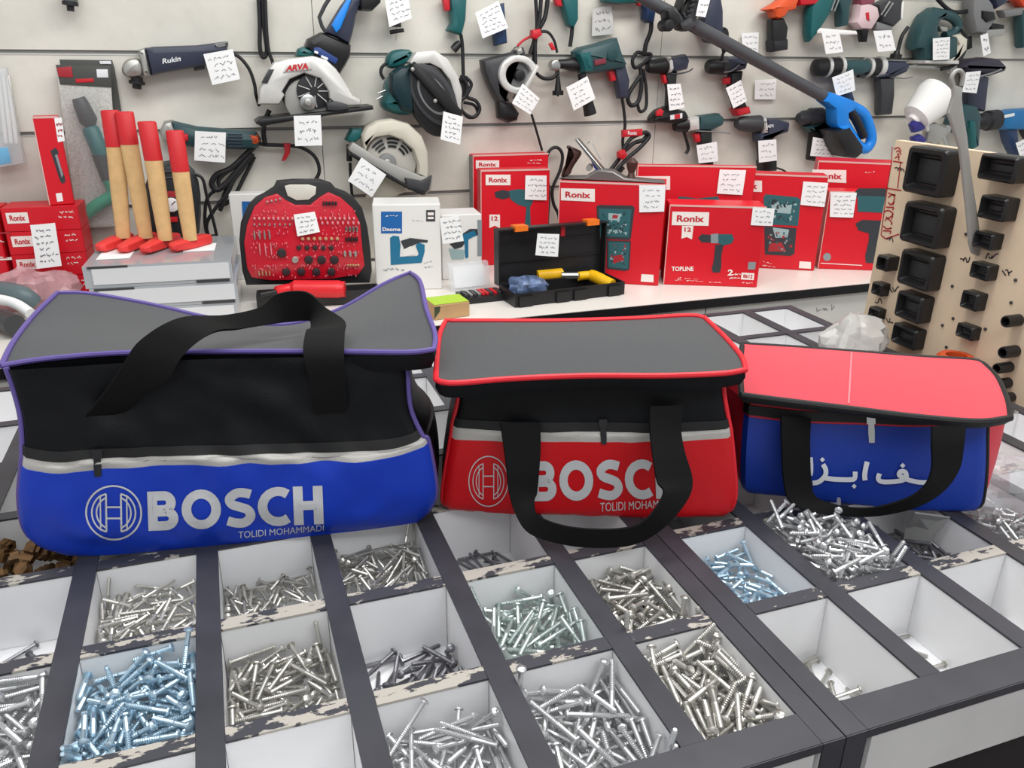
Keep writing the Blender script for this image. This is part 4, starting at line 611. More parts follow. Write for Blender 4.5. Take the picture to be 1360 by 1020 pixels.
(4, 1): (50, 5.8, [26, 66, 33, 92, 135, 81, 32, 40, 81, 28, 13, 32, 32, 87, 93, 65, 38, 38, 81, 24, 50, 96, 36, 92, 220, 22, 58, 33, 92, 141, 96, 40, 53, 64, 109, 102, 75, 48, 73, 267, 4, 30, 31, 87, 273, 55, 13, 37, 81, 348, 28, 4, 38, 92, 3, 72, 100, 38, 92, 216, 26, 114, 33, 93, 170, 61, 4, 48, 83, 3, 50, 125, 36, 81, 356, 51, 96, 45, 77, 261, 41, 36, 35, 92, 220, 23, 125, 41, 60, 357, 95, 85, 41, 87, 90, 16, 25, 39, 103, 63, 38, 117, 44, 94, 202, 18, 90, 35, 77, 304, 40, 108, 45, 103, 209, 76, 97, 46, 106, 284, 69, 32, 43, 71, 27, 80, 56, 39, 81, 354, 64, 125, 53, 63, 183, 52, 58, 41, 103, 116, 41, 44, 43, 92, 119, 4, 40, 41, 73, 273, 71, 56, 51, 115, 39, 79, 78, 51, 102, 169, 46, 33, 55, 46, 343, 21, 26, 47, 86, 122, 61, 58, 44, 106, 110, 4, 104, 38, 70, 87, 56, 12, 58, 131, 29, 25, 7, 53, 84, 359, 82, 125, 52, 117, 357, 91, 26, 53, 124, 251, 11, 81, 42, 84, 89, 26, 39, 47, 76, 106, 58, 56, 54, 79, 223, 89, 99, 50, 101, 124, 29, 16, 55, 130, 19, 72, 93, 54, 106, 130, 92, 5, 62, 171, 14, 45, 70, 57, 67, 11, 15, 48, 56, 51, 310, 42, 65, 45, 86, 111, 82, 111, 61, 79, 207, 4, 104, 59, 74, 273, 18, 69, 43, 97, 269, 46, 105, 54, 90, 316, 83, 24, 59, 23, 48, 44, 93, 55, 97, 142, 86, 104, 58, 68, 222, 17, 104, 52, 90, 78, 82, 64, 56, 59, 117, 44, 78, 59, 62, 17, 4, 4, 79, 176, 45, 102, 18, 62, 40, 95, 68, 24, 54, 101, 139, 31, 42, 55, 93, 57, 49, 23, 58, 72, 349, 66, 36, 61, 54, 153, 4, 89, 49, 93, 273, 97, 88, 60, 75, 256, 38, 67, 68, 89, 173, 26, 64, 59, 99, 103, 6, 62, 58, 86, 270, 55, 61, 60, 77, 211, 65, 112, 60, 80, 200, 4, 50, 67, 79, 273, 102, 25, 57, 46, 94]),
(5, 0): (45, 4.6, [43, 119, 3, 87, 162, 59, 30, 3, 87, 63, 57, 80, 3, 87, 101, 19, 54, 9, 74, 326, 20, 74, 3, 87, 289, 64, 4, 3, 87, 3, 81, 71, 3, 87, 63, 91, 45, 3, 87, 289, 28, 91, 7, 78, 219, 28, 32, 3, 87, 13, 20, 16, 6, 95, 322, 6, 21, 12, 65, 95, 83, 94, 3, 87, 31, 84, 65, 11, 73, 349, 102, 57, 3, 87, 268, 75, 32, 7, 97, 223, 21, 40, 8, 76, 332, 57, 108, 8, 99, 300, 32, 73, 8, 102, 25, 51, 64, 7, 99, 214, 76, 122, 8, 98, 183, 22, 49, 3, 87, 342, 62, 56, 9, 72, 63, 30, 84, 7, 99, 40, 83, 13, 3, 87, 5, 61, 27, 11, 100, 196, 86, 50, 9, 89, 215, 19, 26, 9, 90, 139, 51, 52, 12, 98, 280, 8, 107, 7, 78, 258, 82, 126, 3, 87, 357, 49, 98, 10, 85, 106, 45, 35, 15, 83, 274, 42, 14, 7, 78, 330, 23, 103, 3, 87, 23, 76, 100, 7, 98, 66]),
(5, 1): (36, 5, [89, 70, 35, 83, 72, 41, 46, 30, 87, 285, 38, 18, 29, 87, 289, 77, 73, 37, 100, 130, 31, 96, 31, 87, 279, 24, 47, 29, 83, 69, 53, 118, 33, 89, 154, 58, 108, 33, 90, 161, 61, 28, 31, 82, 35, 15, 88, 30, 86, 108, 8, 51, 28, 86, 103, 94, 109, 36, 90, 246, 18, 5, 27, 90, 171, 47, 74, 32, 84, 82, 95, 43, 34, 85, 96, 74, 18, 32, 82, 22, 18, 115, 31, 91, 206, 27, 69, 30, 91, 210, 27, 36, 29, 90, 247, 4, 30, 31, 76, 274, 24, 85, 34, 74, 288, 67, 23, 32, 82, 29, 48, 47, 34, 97, 299, 68, 71, 33, 88, 138, 72, 119, 35, 90, 163, 58, 58, 32, 87, 282, 78, 96, 40, 73, 237, 46, 13, 36, 68, 142, 4, 77, 33, 104, 86, 77, 19, 40, 83, 161, 76, 54, 33, 88, 138, 18, 81, 38, 87, 97, 70, 92, 34, 90, 168, 79, 4, 32, 91, 174, 37, 108, 35, 77, 136, 65, 104, 40, 77, 11, 63, 36, 38, 77, 231, 88, 33, 37, 73, 314, 32, 51, 39, 72, 47, 45, 24, 36, 84, 321, 34, 125, 41, 75, 356, 31, 103, 38, 102, 166, 41, 94, 40, 79, 346, 49, 78, 40, 77, 144, 79, 11, 36, 78, 170, 4, 112, 38, 57, 275, 102, 57, 35, 85, 91, 18, 15, 28, 81, 342, 44, 18, 46, 91, 245, 48, 109, 42, 79, 184, 88, 123, 40, 70, 350, 18, 32, 39, 92, 167, 15, 39, 32, 91, 85, 102, 83, 41, 106, 92, 27, 39, 41, 79, 172, 48, 68, 40, 61, 8, 55, 40, 41, 89, 37, 11, 113, 39, 55, 283, 88, 73, 43, 98, 111, 31, 33, 46, 88, 21, 55, 115, 44, 74, 178, 43, 49, 43, 98, 13, 100, 113, 49, 39, 106, 19, 15, 38, 89, 314, 85, 11, 45, 80, 169, 88, 4, 45, 76, 176, 102, 20, 34, 88, 266, 86, 111, 46, 71, 145, 74, 53, 40, 81, 140, 23, 103, 44, 77, 92, 82, 56, 41, 90, 131, 18, 125, 43, 105, 182, 28, 85, 45, 85, 66, 78, 4, 39, 83, 176, 99, 52, 42, 94, 277, 9, 16, 41, 62, 110, 80, 98, 47, 77, 176, 78, 125, 46, 98, 184, 9, 59, 36, 77, 80, 18, 52, 40, 89, 36]),
(6, 1): (38, 5.6, [39, 73, 70, 86, 175, 36, 62, 70, 86, 192, 67, 4, 70, 86, 176, 35, 114, 70, 86, 13, 29, 21, 70, 86, 136, 52, 20, 70, 86, 336, 102, 63, 73, 76, 94, 4, 63, 70, 86, 86, 4, 105, 70, 86, 86, 96, 101, 70, 86, 289, 70, 115, 70, 86, 145, 59, 94, 70, 86, 253, 22, 44, 70, 86, 312, 74, 22, 70, 86, 322, 73, 65, 70, 86, 300, 12, 96, 75, 103, 300, 56, 44, 70, 86, 190, 81, 43, 70, 86, 21, 9, 19, 70, 86, 106, 85, 72, 70, 86, 303, 14, 23, 77, 91, 282, 35, 109, 77, 64, 115, 22, 110, 77, 90, 92, 64, 53, 76, 65, 10, 75, 102, 74, 75, 152, 25, 93, 70, 86, 318, 14, 110, 80, 72, 281, 77, 93, 74, 99, 333, 96, 4, 88, 159, 169, 27, 71, 80, 87, 82, 79, 32, 73, 77, 172, 78, 87, 80, 90, 332, 50, 96, 73, 77, 251, 87, 25, 80, 89, 75, 52, 58, 76, 75, 225, 89, 104, 75, 70, 291, 64, 78, 78, 88, 294, 79, 69, 74, 77, 301, 20, 47, 78, 94, 132, 58, 41, 78, 118, 244, 77, 125, 75, 70, 184, 21, 113, 85, 84, 310, 41, 9, 76, 95, 193, 4, 28, 81, 79, 274, 51, 45, 82, 61, 63, 48, 119, 89, 86, 204, 102, 23, 70, 86, 266, 17, 16, 86, 51, 173, 29, 28, 78, 97, 319, 46, 98, 80, 98, 191, 67, 4, 80, 75, 176, 7, 98, 85, 85, 264, 70, 69, 88, 61, 194, 11, 81, 77, 91, 294, 75, 104, 83, 106, 64, 90, 67, 82, 45, 248, 86, 125, 84, 99, 356, 84, 47, 79, 94, 194, 64, 22, 80, 97, 322, 42, 31, 81, 84, 301, 87, 78, 89, 82, 132, 20, 4, 96, 112, 176, 41, 125, 84, 32, 187, 65, 79, 90, 121, 194, 102, 27, 78, 94, 94, 52, 93, 86, 102, 203, 45, 63, 77, 81, 217, 102, 80, 86, 57, 265, 80, 22, 85, 72, 268, 19, 57, 86, 86, 272, 91, 112, 80, 125, 37, 16, 82, 89, 92, 44, 38, 20, 85, 88, 290, 34, 76, 87, 53, 171, 67, 47, 88, 70, 55, 68, 109, 98, 86, 11, 57, 115, 84, 104, 192, 54, 106, 86, 81, 9, 76, 77, 89, 42, 316, 44, 35, 88, 92, 132, 91, 87, 92, 63, 280, 98, 12, 92, 160, 144, 21, 118, 99, 116, 195, 25, 12, 92, 56, 35, 32, 55, 91, 66, 193, 9, 39, 84, 83, 289, 42, 67, 86, 96, 355, 4, 113, 104, 134, 275, 26, 107, 95, 75, 275, 63, 43, 96, 87, 322, 38, 88, 93, 80, 272, 68, 67, 100, 78, 82, 53, 4, 100, 109, 176, 72, 37, 88, 89, 48, 14, 125, 99, 40, 354, 102, 48, 94, 117, 266, 58, 10, 96, 92, 159, 51, 113, 95, 78, 206, 87, 116, 90, 110, 350, 14, 38, 94, 96, 308, 65, 31, 97, 91, 314, 30, 20, 85, 90, 282, 13, 26, 96, 70, 305, 87, 125, 92, 91, 356, 90, 34, 89, 81, 81, 14, 94, 95, 64, 272, 71, 24, 88, 91, 229, 60, 96, 96, 73, 339, 40, 30, 94, 91, 146, 23, 64, 94, 88, 359, 100, 99, 96, 86, 98, 14, 70, 100, 71, 309, 7, 67, 84, 70, 283, 91, 104, 106, 86, 229, 91, 18, 93, 63, 218, 25, 45, 100, 76, 215, 87, 93, 98, 103, 150, 48, 92, 97, 112, 273, 35, 86, 102, 79, 71, 52, 37, 92, 96, 124]),
(6, 0): (36, 4.6, [62, 76, 3, 87, 109, 17, 81, 3, 87, 116, 45, 96, 3, 87, 245, 38, 46, 3, 87, 284, 45, 79, 3, 87, 250, 103, 27, 3, 87, 267, 62, 41, 3, 87, 195, 97, 42, 3, 87, 259, 88, 73, 3, 87, 359, 32, 18, 3, 87, 285, 50, 18, 3, 87, 245, 4, 55, 3, 87, 89, 3, 18, 3, 87, 273, 87, 125, 3, 87, 180, 22, 24, 7, 74, 41, 31, 83, 3, 87, 99, 71, 80, 7, 98, 70, 48, 64, 3, 87, 257, 26, 54, 6, 95, 260, 84, 44, 3, 87, 53, 64, 14, 3, 87, 40, 61, 56, 7, 100, 108, 10, 48, 3, 87, 269, 83, 103, 3, 87, 132, 25, 126, 3, 87, 183, 15, 64, 6, 79, 102]),
(7, 0): (36, 4.6, [61, 74, 3, 87, 95, 86, 79, 3, 87, 191, 35, 51, 3, 87, 74, 50, 104, 3, 87, 147, 58, 50, 3, 87, 203, 74, 116, 3, 87, 144, 93, 59, 3, 87, 114, 88, 121, 3, 87, 341, 24, 47, 3, 87, 268, 93, 39, 3, 87, 303, 5, 74, 3, 87, 267, 103, 46, 8, 73, 267, 31, 26, 3, 87, 41, 8, 47, 3, 87, 256, 44, 89, 7, 76, 45, 55, 36, 3, 87, 223, 39, 74, 3, 87, 20, 76, 48, 3, 87, 249, 71, 102, 3, 87, 341, 59, 19, 3, 87, 254, 42, 53, 7, 75, 235, 26, 115, 3, 87, 33, 95, 19, 3, 87, 292, 17, 51, 5, 83, 85]),
(7, 1): (38, 5.5, [102, 45, 19, 90, 94, 25, 114, 24, 78, 225, 77, 114, 17, 95, 40, 89, 43, 21, 85, 295, 37, 74, 26, 95, 20, 15, 74, 28, 81, 261, 57, 103, 21, 79, 248, 54, 45, 26, 81, 265, 80, 73, 20, 88, 315, 42, 83, 32, 84, 25, 70, 50, 23, 81, 268, 57, 117, 25, 98, 169, 86, 4, 28, 85, 4, 62, 67, 23, 90, 93, 56, 15, 28, 79, 178, 33, 98, 24, 92, 77, 26, 4, 34, 83, 176, 75, 23, 24, 80, 163, 47, 69, 30, 79, 22, 88, 88, 21, 109, 33, 4, 54, 32, 82, 274, 87, 59, 29, 80, 65, 65, 125, 25, 55, 185, 76, 102, 18, 78, 219, 4, 93, 28, 82, 274, 96, 111, 21, 117, 74, 36, 72, 34, 89, 205, 85, 14, 28, 69, 161, 9, 98, 34, 85, 287, 102, 83, 23, 68, 94, 45, 26, 33, 102, 140, 61, 109, 28, 94, 344, 22, 19, 32, 83, 145, 86, 110, 26, 85, 264, 67, 85, 30, 79, 105, 25, 125, 27, 93, 184, 24, 42, 30, 90, 97, 83, 72, 29, 84, 234, 72, 47, 32, 83, 311, 40, 96, 28, 111, 50, 102, 66, 30, 94, 266, 87, 27, 27, 73, 308, 46, 57, 30, 91, 213, 80, 82, 34, 107, 116]),
(8, 1): (38, 5, [33, 72, 54, 87, 179, 80, 54, 54, 87, 90, 83, 25, 54, 87, 140, 70, 68, 54, 87, 237, 90, 113, 54, 87, 45, 47, 31, 58, 102, 254, 55, 47, 54, 87, 178, 52, 96, 54, 87, 309, 88, 79, 54, 87, 304, 34, 125, 54, 87, 357, 80, 55, 61, 83, 148, 19, 97, 54, 87, 291, 24, 47, 54, 87, 102, 4, 50, 54, 87, 273, 75, 121, 62, 102, 14, 13, 58, 54, 87, 105, 72, 97, 56, 78, 294, 55, 24, 54, 87, 265, 77, 49, 65, 71, 1, 102, 30, 60, 109, 94, 19, 120, 56, 95, 178, 58, 19, 62, 116, 19, 39, 101, 54, 87, 302, 89, 63, 58, 74, 105, 30, 4, 54, 87, 3, 60, 28, 64, 51, 248, 12, 97, 54, 87, 284, 47, 4, 63, 76, 177, 58, 10, 63, 86, 354, 55, 67, 54, 87, 44, 102, 99, 56, 78, 94, 89, 33, 57, 99, 313, 33, 40, 54, 87, 281, 35, 65, 61, 93, 314, 35, 87, 58, 73, 146, 85, 24, 61, 93, 321, 54, 34, 63, 76, 76, 14, 38, 58, 73, 129, 60, 110, 56, 95, 284, 4, 102, 58, 102, 273, 86, 11, 61, 81, 152, 72, 114, 57, 75, 318, 19, 16, 54, 87, 345, 85, 4, 54, 87, 177, 19, 23, 58, 75, 342, 102, 66, 61, 83, 267, 91, 107, 60, 67, 75, 89, 87, 59, 68, 139, 52, 65, 62, 61, 259, 37, 109, 60, 84, 6, 39, 102, 61, 85, 359, 77, 72, 63, 79, 306, 80, 41, 65, 84, 185, 54, 86, 62, 94, 232, 65, 125, 61, 63, 184, 14, 94, 63, 76, 67, 88, 20, 68, 87, 278, 25, 115, 61, 95, 187, 13, 53, 61, 89, 306, 97, 21, 67, 103, 99]),
(9, 6): (30, 5, [63, 96, 24, 86, 197, 92, 84, 24, 86, 88, 39, 52, 24, 86, 229, 92, 114, 24, 86, 117, 19, 90, 24, 86, 213, 25, 68, 24, 86, 100, 88, 62, 24, 86, 18, 45, 75, 24, 86, 200, 80, 9, 24, 86, 342, 48, 100, 24, 86, 35, 16, 124, 24, 86, 183, 82, 88, 26, 95, 278, 40, 20, 24, 86, 143, 69, 70, 24, 86, 348, 44, 84, 24, 86, 184, 74, 112, 24, 86, 142, 71, 22, 24, 86, 172, 45, 5, 24, 86, 170]),
(8, 6): (30, 5, [74, 61, 24, 86, 154, 70, 78, 24, 86, 13, 39, 80, 24, 86, 80, 37, 58, 24, 86, 355, 8, 50, 24, 86, 72, 28, 92, 24, 86, 108, 84, 96, 24, 86, 153, 50, 92, 24, 86, 293, 82, 44, 27, 73, 92, 91, 115, 24, 86, 154, 77, 68, 26, 98, 337, 64, 113, 24, 86, 272, 55, 62, 24, 86, 128, 84, 8, 24, 86, 347, 15, 73, 24, 86, 200, 27, 23, 24, 86, 78, 64, 34, 24, 86, 141, 80, 89, 24, 86, 162]),
(9, 5): (30, 5, [85, 31, 24, 86, 274, 64, 48, 24, 86, 12, 66, 62, 24, 86, 5, 60, 79, 24, 86, 236, 51, 27, 24, 86, 136, 42, 87, 24, 86, 189, 55, 103, 24, 86, 138, 91, 72, 24, 86, 359, 72, 83, 24, 86, 252, 5, 38, 24, 86, 83, 24, 72, 24, 86, 165, 41, 95, 24, 86, 179]),
}
# ================================================================ screws
SM = {'bright': mat('zinc_bright', 'D2D3D4', .3, .85), 'blue': mat('zinc_bluish', 'BDD4E2', .3, .85), 'plain': mat('zinc_dull', 'C0BEB8', .34, .85), 'dark': mat('zinc_dark', '85858A', .36, .85), 'warm': mat('zinc_warm', 'CFCDC7', .32, .85), 'pale': mat('zinc_pale_green', 'C9D3D0', .3, .88)}
GROOVE = mat('thread_shadow', '6C6B66', .5, .6)
BINW = {
 (-1, 1): ('bright', 'long silver machine screw in the brimming bin at the left edge of the front'),
 (-1, 2): ('dark', 'long dark screw in the nearly empty bin at the left edge'),
 (0, 1): ('blue', 'bluish zinc screw in the brimming bin left of the long standing screws'),
 (0, 2): ('warm', 'silver screw in the bin under the ringed emblem of the blue bag'),
 (1, 1): ('plain', 'dull silver long screw in the bin right of the bluish screws'),
 (1, 2): ('plain', 'short dull screw in the bin in front of the blue bag lettering'),
 (2, 0): ('bright', 'long bright screw in the bottom row bin left of the thick screws'),
 (2, 1): ('dark', 'dark grey screw lying in the half-empty middle bin'),
 (2, 2): ('plain', 'long thin screw in the bin at the right corner of the blue bag'),
 (3, 0): ('bright', 'thick silver screw in the bottom row bin in the middle'),
 (3, 1): ('pale', 'pale long screw in the bin below the red bag handle loop'),
 (3, 2): ('dark', 'dark screw on the bottom of the bin under the left corner of the red bag'),
 (4, 0): ('warm', 'silver screw in the front corner bin beside the cabinet joint'),
 (4, 1): ('plain', 'dull thick screw in the bin right of the pale long screws'),
 (5, 0): ('plain', 'silver screw on the bottom of the near-empty front bin right of the cabinet joint'),
 (5, 1): ('blue', 'bluish screw in the bin right of the red bag'),
 (6, 1): ('bright', 'short bright screw in the overflowing heap in front of the blue bag'),
 (6, 0): ('plain', 'short screw on the bottom of the second front bin from the cabinet joint'),
 (7, 1): ('dark', 'dark screw in the bin with the grey sheet'),
 (7, 0): ('plain', 'short screw on the bottom of the front bin at the right edge'),
 (8, 1): ('bright', 'bright screw in the bin beside the right end of the blue bag'),
 (9, 6): ('plain', 'small screw in the rear bin behind the red bag'), (8, 6): ('plain', 'small screw in the rear bin above the corner of the red bag'), (9, 5): ('plain', 'small screw in the rear bin by the clear plastic bag'),
}
def screw_mb(L, D, n=8, detail=True):
    L, D = L / 1000, D / 1000; r = D / 2; hh = D * .55; mb = MB(); z1 = L / 2 - hh
    prof = [(-L / 2, r * .6), (-L / 2 + r * .5, r * .93)]
    if detail:
        k = max(6, int(L * .55 / (D * .34))); zt = -L / 2 + L * .58
        for q in range(k):
            z = -L / 2 + r * .5 + (zt + L / 2 - r * .5) * q / k; dz = (zt + L / 2 - r * .5) / k
            prof += [(z + dz * .3, r * .8), (z + dz * .75, r)]
        prof += [(zt + D * .2, r * .9)]
    prof += [(z1, r * .9), (z1, D * .92), (z1 + hh * .45, D * .9), (z1 + hh * .85, D * .62), (z1 + hh, D * .3)]
    if detail: prof += [(z1 + hh * .6, D * .26)]
    mb.lathe((0, 0, 0), (0, 0, 1), prof, n); return mb
def unpack(b):
    out = []
    for k in range(0, len(b), 5):
        x, y, z, th, ph = b[k:k + 5]; th, ph = math.radians(th), math.radians(ph)
        out.append((x / 1000, y / 1000, z / 1000, V((math.sin(th) * math.cos(ph), math.sin(th) * math.sin(ph), math.cos(th)))))
    return out
LIFT = {(0, 1): -.010, (-1, 1): -.004, (4, 0): -.004, (3, 1): .006, (3, 0): 0, (3, 2): .006, (2, 0): .008, (1, 1): .008, (0, 2): .014, (1, 2): .010, (7, 1): .006, (2, 2): .006, (5, 1): .004}
cand = []
for (i, j), (L, D, s) in PILES.items():
    for x, y, z, d in unpack(s):
        hx, hy = abs(d.x) * L / 2000 + D / 2200, abs(d.y) * L / 2000 + D / 2200   # keep both ends inside the bin
        x = min(max(x, hx + .0005), .1055 - hx) if hx < .05 else .053; y = min(max(y, hy + .0005), .1285 - hy) if hy < .06 else .0645
        p = V((i * PX + .012 + x, j * PY + .012 + y, ZB - DEP + .0065 + z + LIFT.get((i, j), 0))); dist = (p - CAM).length
        q = p - CAM; wz = q.dot(FW); sx = 680 + FPX * q.dot(RT) / wz; sy = 510 - FPX * q.dot(UP) / wz
        vis = z - sum(1 for _ in ()) 
        off = sx < -20 or sx > 1380 or sy > 1040 
        cand.append([L * D / dist ** 2 * (.0 if off else 1), (i, j), p, d, z])
tops = {}
for c in cand: tops.setdefault(c[1], []).append(c[4])
for c in cand:                                        # screws deep in a heap are hidden by the ones above
    t = sorted(tops[c[1]]); md = t[len(t) // 2]; c[0] *= (1 if c[4] >= md or len(t) < 30 else .25)
cand.sort(key=lambda c: -c[0])
smesh = {}; rest = MB(); RMATS = list(SM.values()); ridx = {k: n for n, k in enumerate(SM)}
for n, (sc_, key, p, d, z) in enumerate(cand):
    L, D, _ = PILES[key]; kind, lab = BINW[key]
    if n < 300:
        if key not in smesh:
            o = obj('screw', screw_mb(L, D, 10), SM[kind], None, 40); smesh[key] = o.data
        else: o = bpy.data.objects.new('screw', smesh[key]); COL.objects.link(o)
        o.location = p; o.rotation_mode = 'QUATERNION'; o.rotation_quaternion = d.to_track_quat('Z', 'Y')
        tag(o, lab, 'screw', lab.replace('screw', 'screws', 1))
    else:
        q = screw_mb(L, D, 7, z > .02); M3 = d.to_track_quat('Z', 'Y').to_matrix(); rest.add([M3 @ v + p for v in q.v], q.f, ridx[kind])
o = obj('screw', rest, RMATS, None, 40); tag(o, 'the many further screws heaped in the white bins', 'screws', None, 'stuff')
# ================================================================ kit for tools, price tags and cartons
def pts_(s): return [tuple(float(c) for c in q.split(',')) for q in s.split()] if isinstance(s, str) else list(s)
def prism(mb, P, y0, y1, b, mi=0):                     # P: outline [(x, z)] on a plane facing -y, rounded front and back edges
    h = (y1 - y0); b = min(b, h * .49); R = []
    for ins, y in ((b, y0), (b * .3, y0 + b * .3), (0, y0 + b), (0, y1 - b), (b * .6, y1)):
        R.append([(x, y, z) for x, z in (inset2(P, ins) if ins else P)])
    return mb.loft([[V(p) for p in r] for r in R], True, True, mi)
class T:
    def __init__(s, name, label, cat, px, py, Y, group=None): s.Y = Y; s.e = thing(name, label, cat, aty(px, py, Y), group)
    def mp(s, px, py, Y=None): Y = Y or s.Y; return (aty(px + 1, py, Y) - aty(px, py, Y)).length
    def pr(s, part, m, pts, th=.045, b=.01, dy=0, r=0, parent=None):
        P = pts_(pts); P = chaikin(P, r) if r else P; Q = [aty(x, y, s.Y + dy) for x, y in P]
        mb = MB(); prism(mb, [(q.x, q.z) for q in Q], s.Y + dy - th / 2, s.Y + dy + th / 2, b); return obj(part, mb, m, parent or s.e, 40)
    def cy(s, part, m, a, c, prof, dy=0, n=18, parent=None):
        p0, p1 = aty(a[0], a[1], s.Y + dy), aty(c[0], c[1], s.Y + dy); k = s.mp(a[0], a[1], s.Y + dy)
        mb = MB(); mb.lathe(p0, p1, [(t, r * k) for t, r in prof], n); return obj(part, mb, m, parent or s.e, 40)
    def disc(s, part, m, c, r, th=.01, dy=0, parent=None, n=28, ry=None):
        k = s.mp(c[0], c[1], s.Y + dy); q = aty(c[0], c[1], s.Y + dy); mb = MB(); ry = ry or r
        prism(mb, [(q.x + r * k * math.cos(6.28318 * i / n), q.z + ry * k * math.sin(6.28318 * i / n)) for i in range(n)], q.y - th / 2, q.y + th / 2, min(.004, th * .3)); return obj(part, mb, m, parent or s.e, 40)
    def tb(s, part, m, pts, rpx, dy=0, n=8, smooth=5, parent=None, closed=False):
        P = pts_(pts); P = [(p[0], p[1], p[2] if len(p) > 2 else 0) for p in P]; P = cr(P, smooth, closed) if smooth else P
        if closed: P.append(P[0])
        k = s.mp(P[0][0], P[0][1]); mb = MB(); mb.tube([aty(x, y, s.Y + dy + d) for x, y, d in P], rpx * k, n); return obj(part, mb, m, parent or s.e, 50)
    def text(s, t, quad, m, dy, parent=None, bold=.02):
        q = [aty(x, y, s.Y + dy) for x, y in pts_(quad)]; vs, fs = text_mesh(t, bold); mb = MB()
        mb.add([q[3].lerp(q[2], u).lerp(q[0].lerp(q[1], u), v) for u, v in vs], fs); return obj('lettering', mb, m, parent or s.e, 0)
TAGR = random.Random(11)
def ptag(quad, Y, what, rows=4, m=None, name='price_tag'):   # Y: depth of a plane, or a carton whose front it is stuck to
    tl, tr, br, bl = [Y.fp(x, y, .0035) if isinstance(Y, Carton) else aty(x, y, Y) for x, y in pts_(quad)]; mb = MB()
    n = (tr - tl).cross(bl - tl).normalized(); n = n if n.dot(CAM - tl) > 0 else -n
    bend = .0015
    R = [[(bl.lerp(br, u / 4)).lerp(tl.lerp(tr, u / 4), v / 4) + n * bend * math.sin(u / 4 * 3.14) for u in range(5)] for v in range(5)]
    if (R[0][1] - R[0][0]).cross(R[1][0] - R[0][0]).dot(n) < 0: R = [r[::-1] for r in R]
    mb.grid(R, 0, .0005); o = solo(name, 'white handwritten price tag ' + what, 'price tag', mb, m or PAPER, 'handwritten price tags', 60)
    mk = MB(); k = MB()
    L = (tr - tl).length
    scribble(mk, lambda u, v: bl.lerp(br, u).lerp(tl.lerp(tr, u), v) + n * (bend * math.sin(u * 3.14) + .0007), .1, .08, .9, .92, rows, TAGR, .0005 / L)
    h = obj('handwriting', mk, INK, o, 0, False); return o
class Carton:
    def __init__(s, name, label, BL, BR, TL, z, depth, m, cat='box', group=None, bev=.002, top=None):
        a, b = atz(BL[0], BL[1], z), atz(BR[0], BR[1], z); s.o = a; s.ex = (b - a).normalized(); s.W = (b - a).length; s.n = V((s.ex.y, -s.ex.x, 0)); s.ey = -s.n
        t = atp(TL[0], TL[1], a, s.n); s.H = t.z - z; s.D = depth
        s.e = thing(name, label, cat, a + s.ex * s.W / 2 + s.ey * depth / 2, group); mb = MB()
        R = []
        e = bev
        for zz, i in ((0, e), (e, 0), (s.H - e, 0), (s.H, e)):
            R.append([s.o + s.ex * x + s.ey * y + V((0, 0, zz)) for x, y in ((i + e, i), (s.W - i - e, i), (s.W - i, i + e), (s.W - i, depth - i), (i, depth - i), (i, i + e))])
        mb.loft(R); s.body = obj('carton', mb, m, s.e, 30)
        s.k = 0
    def fp(s, px, py, lift=.0008): return atp(px, py, s.o + s.n * lift, s.n)
    def poly(s, part, m, pts, lift=.0008, r=0, parent=None):
        P = pts_(pts); P = chaikin(P, r) if r else P; mb = MB(); mb.add([s.fp(x, y, lift) for x, y in P], [tuple(range(len(P)))]); return obj(part, mb, m, parent or s.body, 0)
    def text(s, t, quad, m, lift=.0012, bold=.03, sp=1.0, parent=None):
        q = [s.fp(x, y, lift) for x, y in pts_(quad)]; vs, fs = text_mesh(t, bold, sp); mb = MB()
        mb.add([q[3].lerp(q[2], u).lerp(q[0].lerp(q[1], u), v) for u, v in vs], fs); return obj('lettering', mb, m, parent or s.body, 0)
    def lines(s, quad, rows, m, seed=1, t=.02, lift=.001):
        q = [s.fp(x, y, lift) for x, y in pts_(quad)]; mk = MB(); scribble(mk, lambda u, v: q[3].lerp(q[2], u).lerp(q[0].lerp(q[1], u), v), 0, 0, 1, 1, rows, random.Random(seed), t); return obj('small_print', mk, m, s.body, 0)
    def top(s, part, m, inset=.0, lift=.0008):
        mb = MB(); z = V((0, 0, s.H + lift)); mb.add([s.o + s.ex * x + s.ey * y + z for x, y in ((inset, inset), (s.W - inset, inset), (s.W - inset, s.D - inset), (inset, s.D - inset))], [(0, 1, 2, 3)]); return obj(part, mb, m, s.body, 0)
    def edge(s, m, w=.004):
        mb = MB(); mb.fbox(s.o, s.ex, s.ey, V((0, 0, 1)), (0, -.0006, s.H - w), (s.W, .001, s.H + .0006)); mb.fbox(s.o, s.ex, s.ey, V((0, 0, 1)), (-.0006, -.0004, .001), (.0016, .0015, s.H)); return obj('worn_edge', mb, m, s.body, 30)
    def clutter(s, quad, n, mats, seed, parent=None):  # the small pictured pieces of a printed tool set
        q = pts_(quad); r = random.Random(seed); ms = [MB() for _ in mats]
        for k in range(n):
            u, v, a, b = r.uniform(.06, .86), r.uniform(.06, .86), r.uniform(.03, .09), r.uniform(.03, .12); P = []
            for uu, vv in ((u, v), (min(u + a, .95), v), (min(u + a, .95), min(v + b, .95)), (u, min(v + b, .95))):
                P.append(s.fp(*[(q[3][i] * (1 - uu) + q[2][i] * uu) * (1 - vv) + (q[0][i] * (1 - uu) + q[1][i] * uu) * vv for i in (0, 1)], .0014))
            ms[k % len(mats)].add(P, [(0, 1, 2, 3)])
        m_ = MB()
        for i, x in enumerate(ms): m_.add(x.v, x.f, i)
        obj('pictured_pieces', m_, list(mats), s.body, 0)
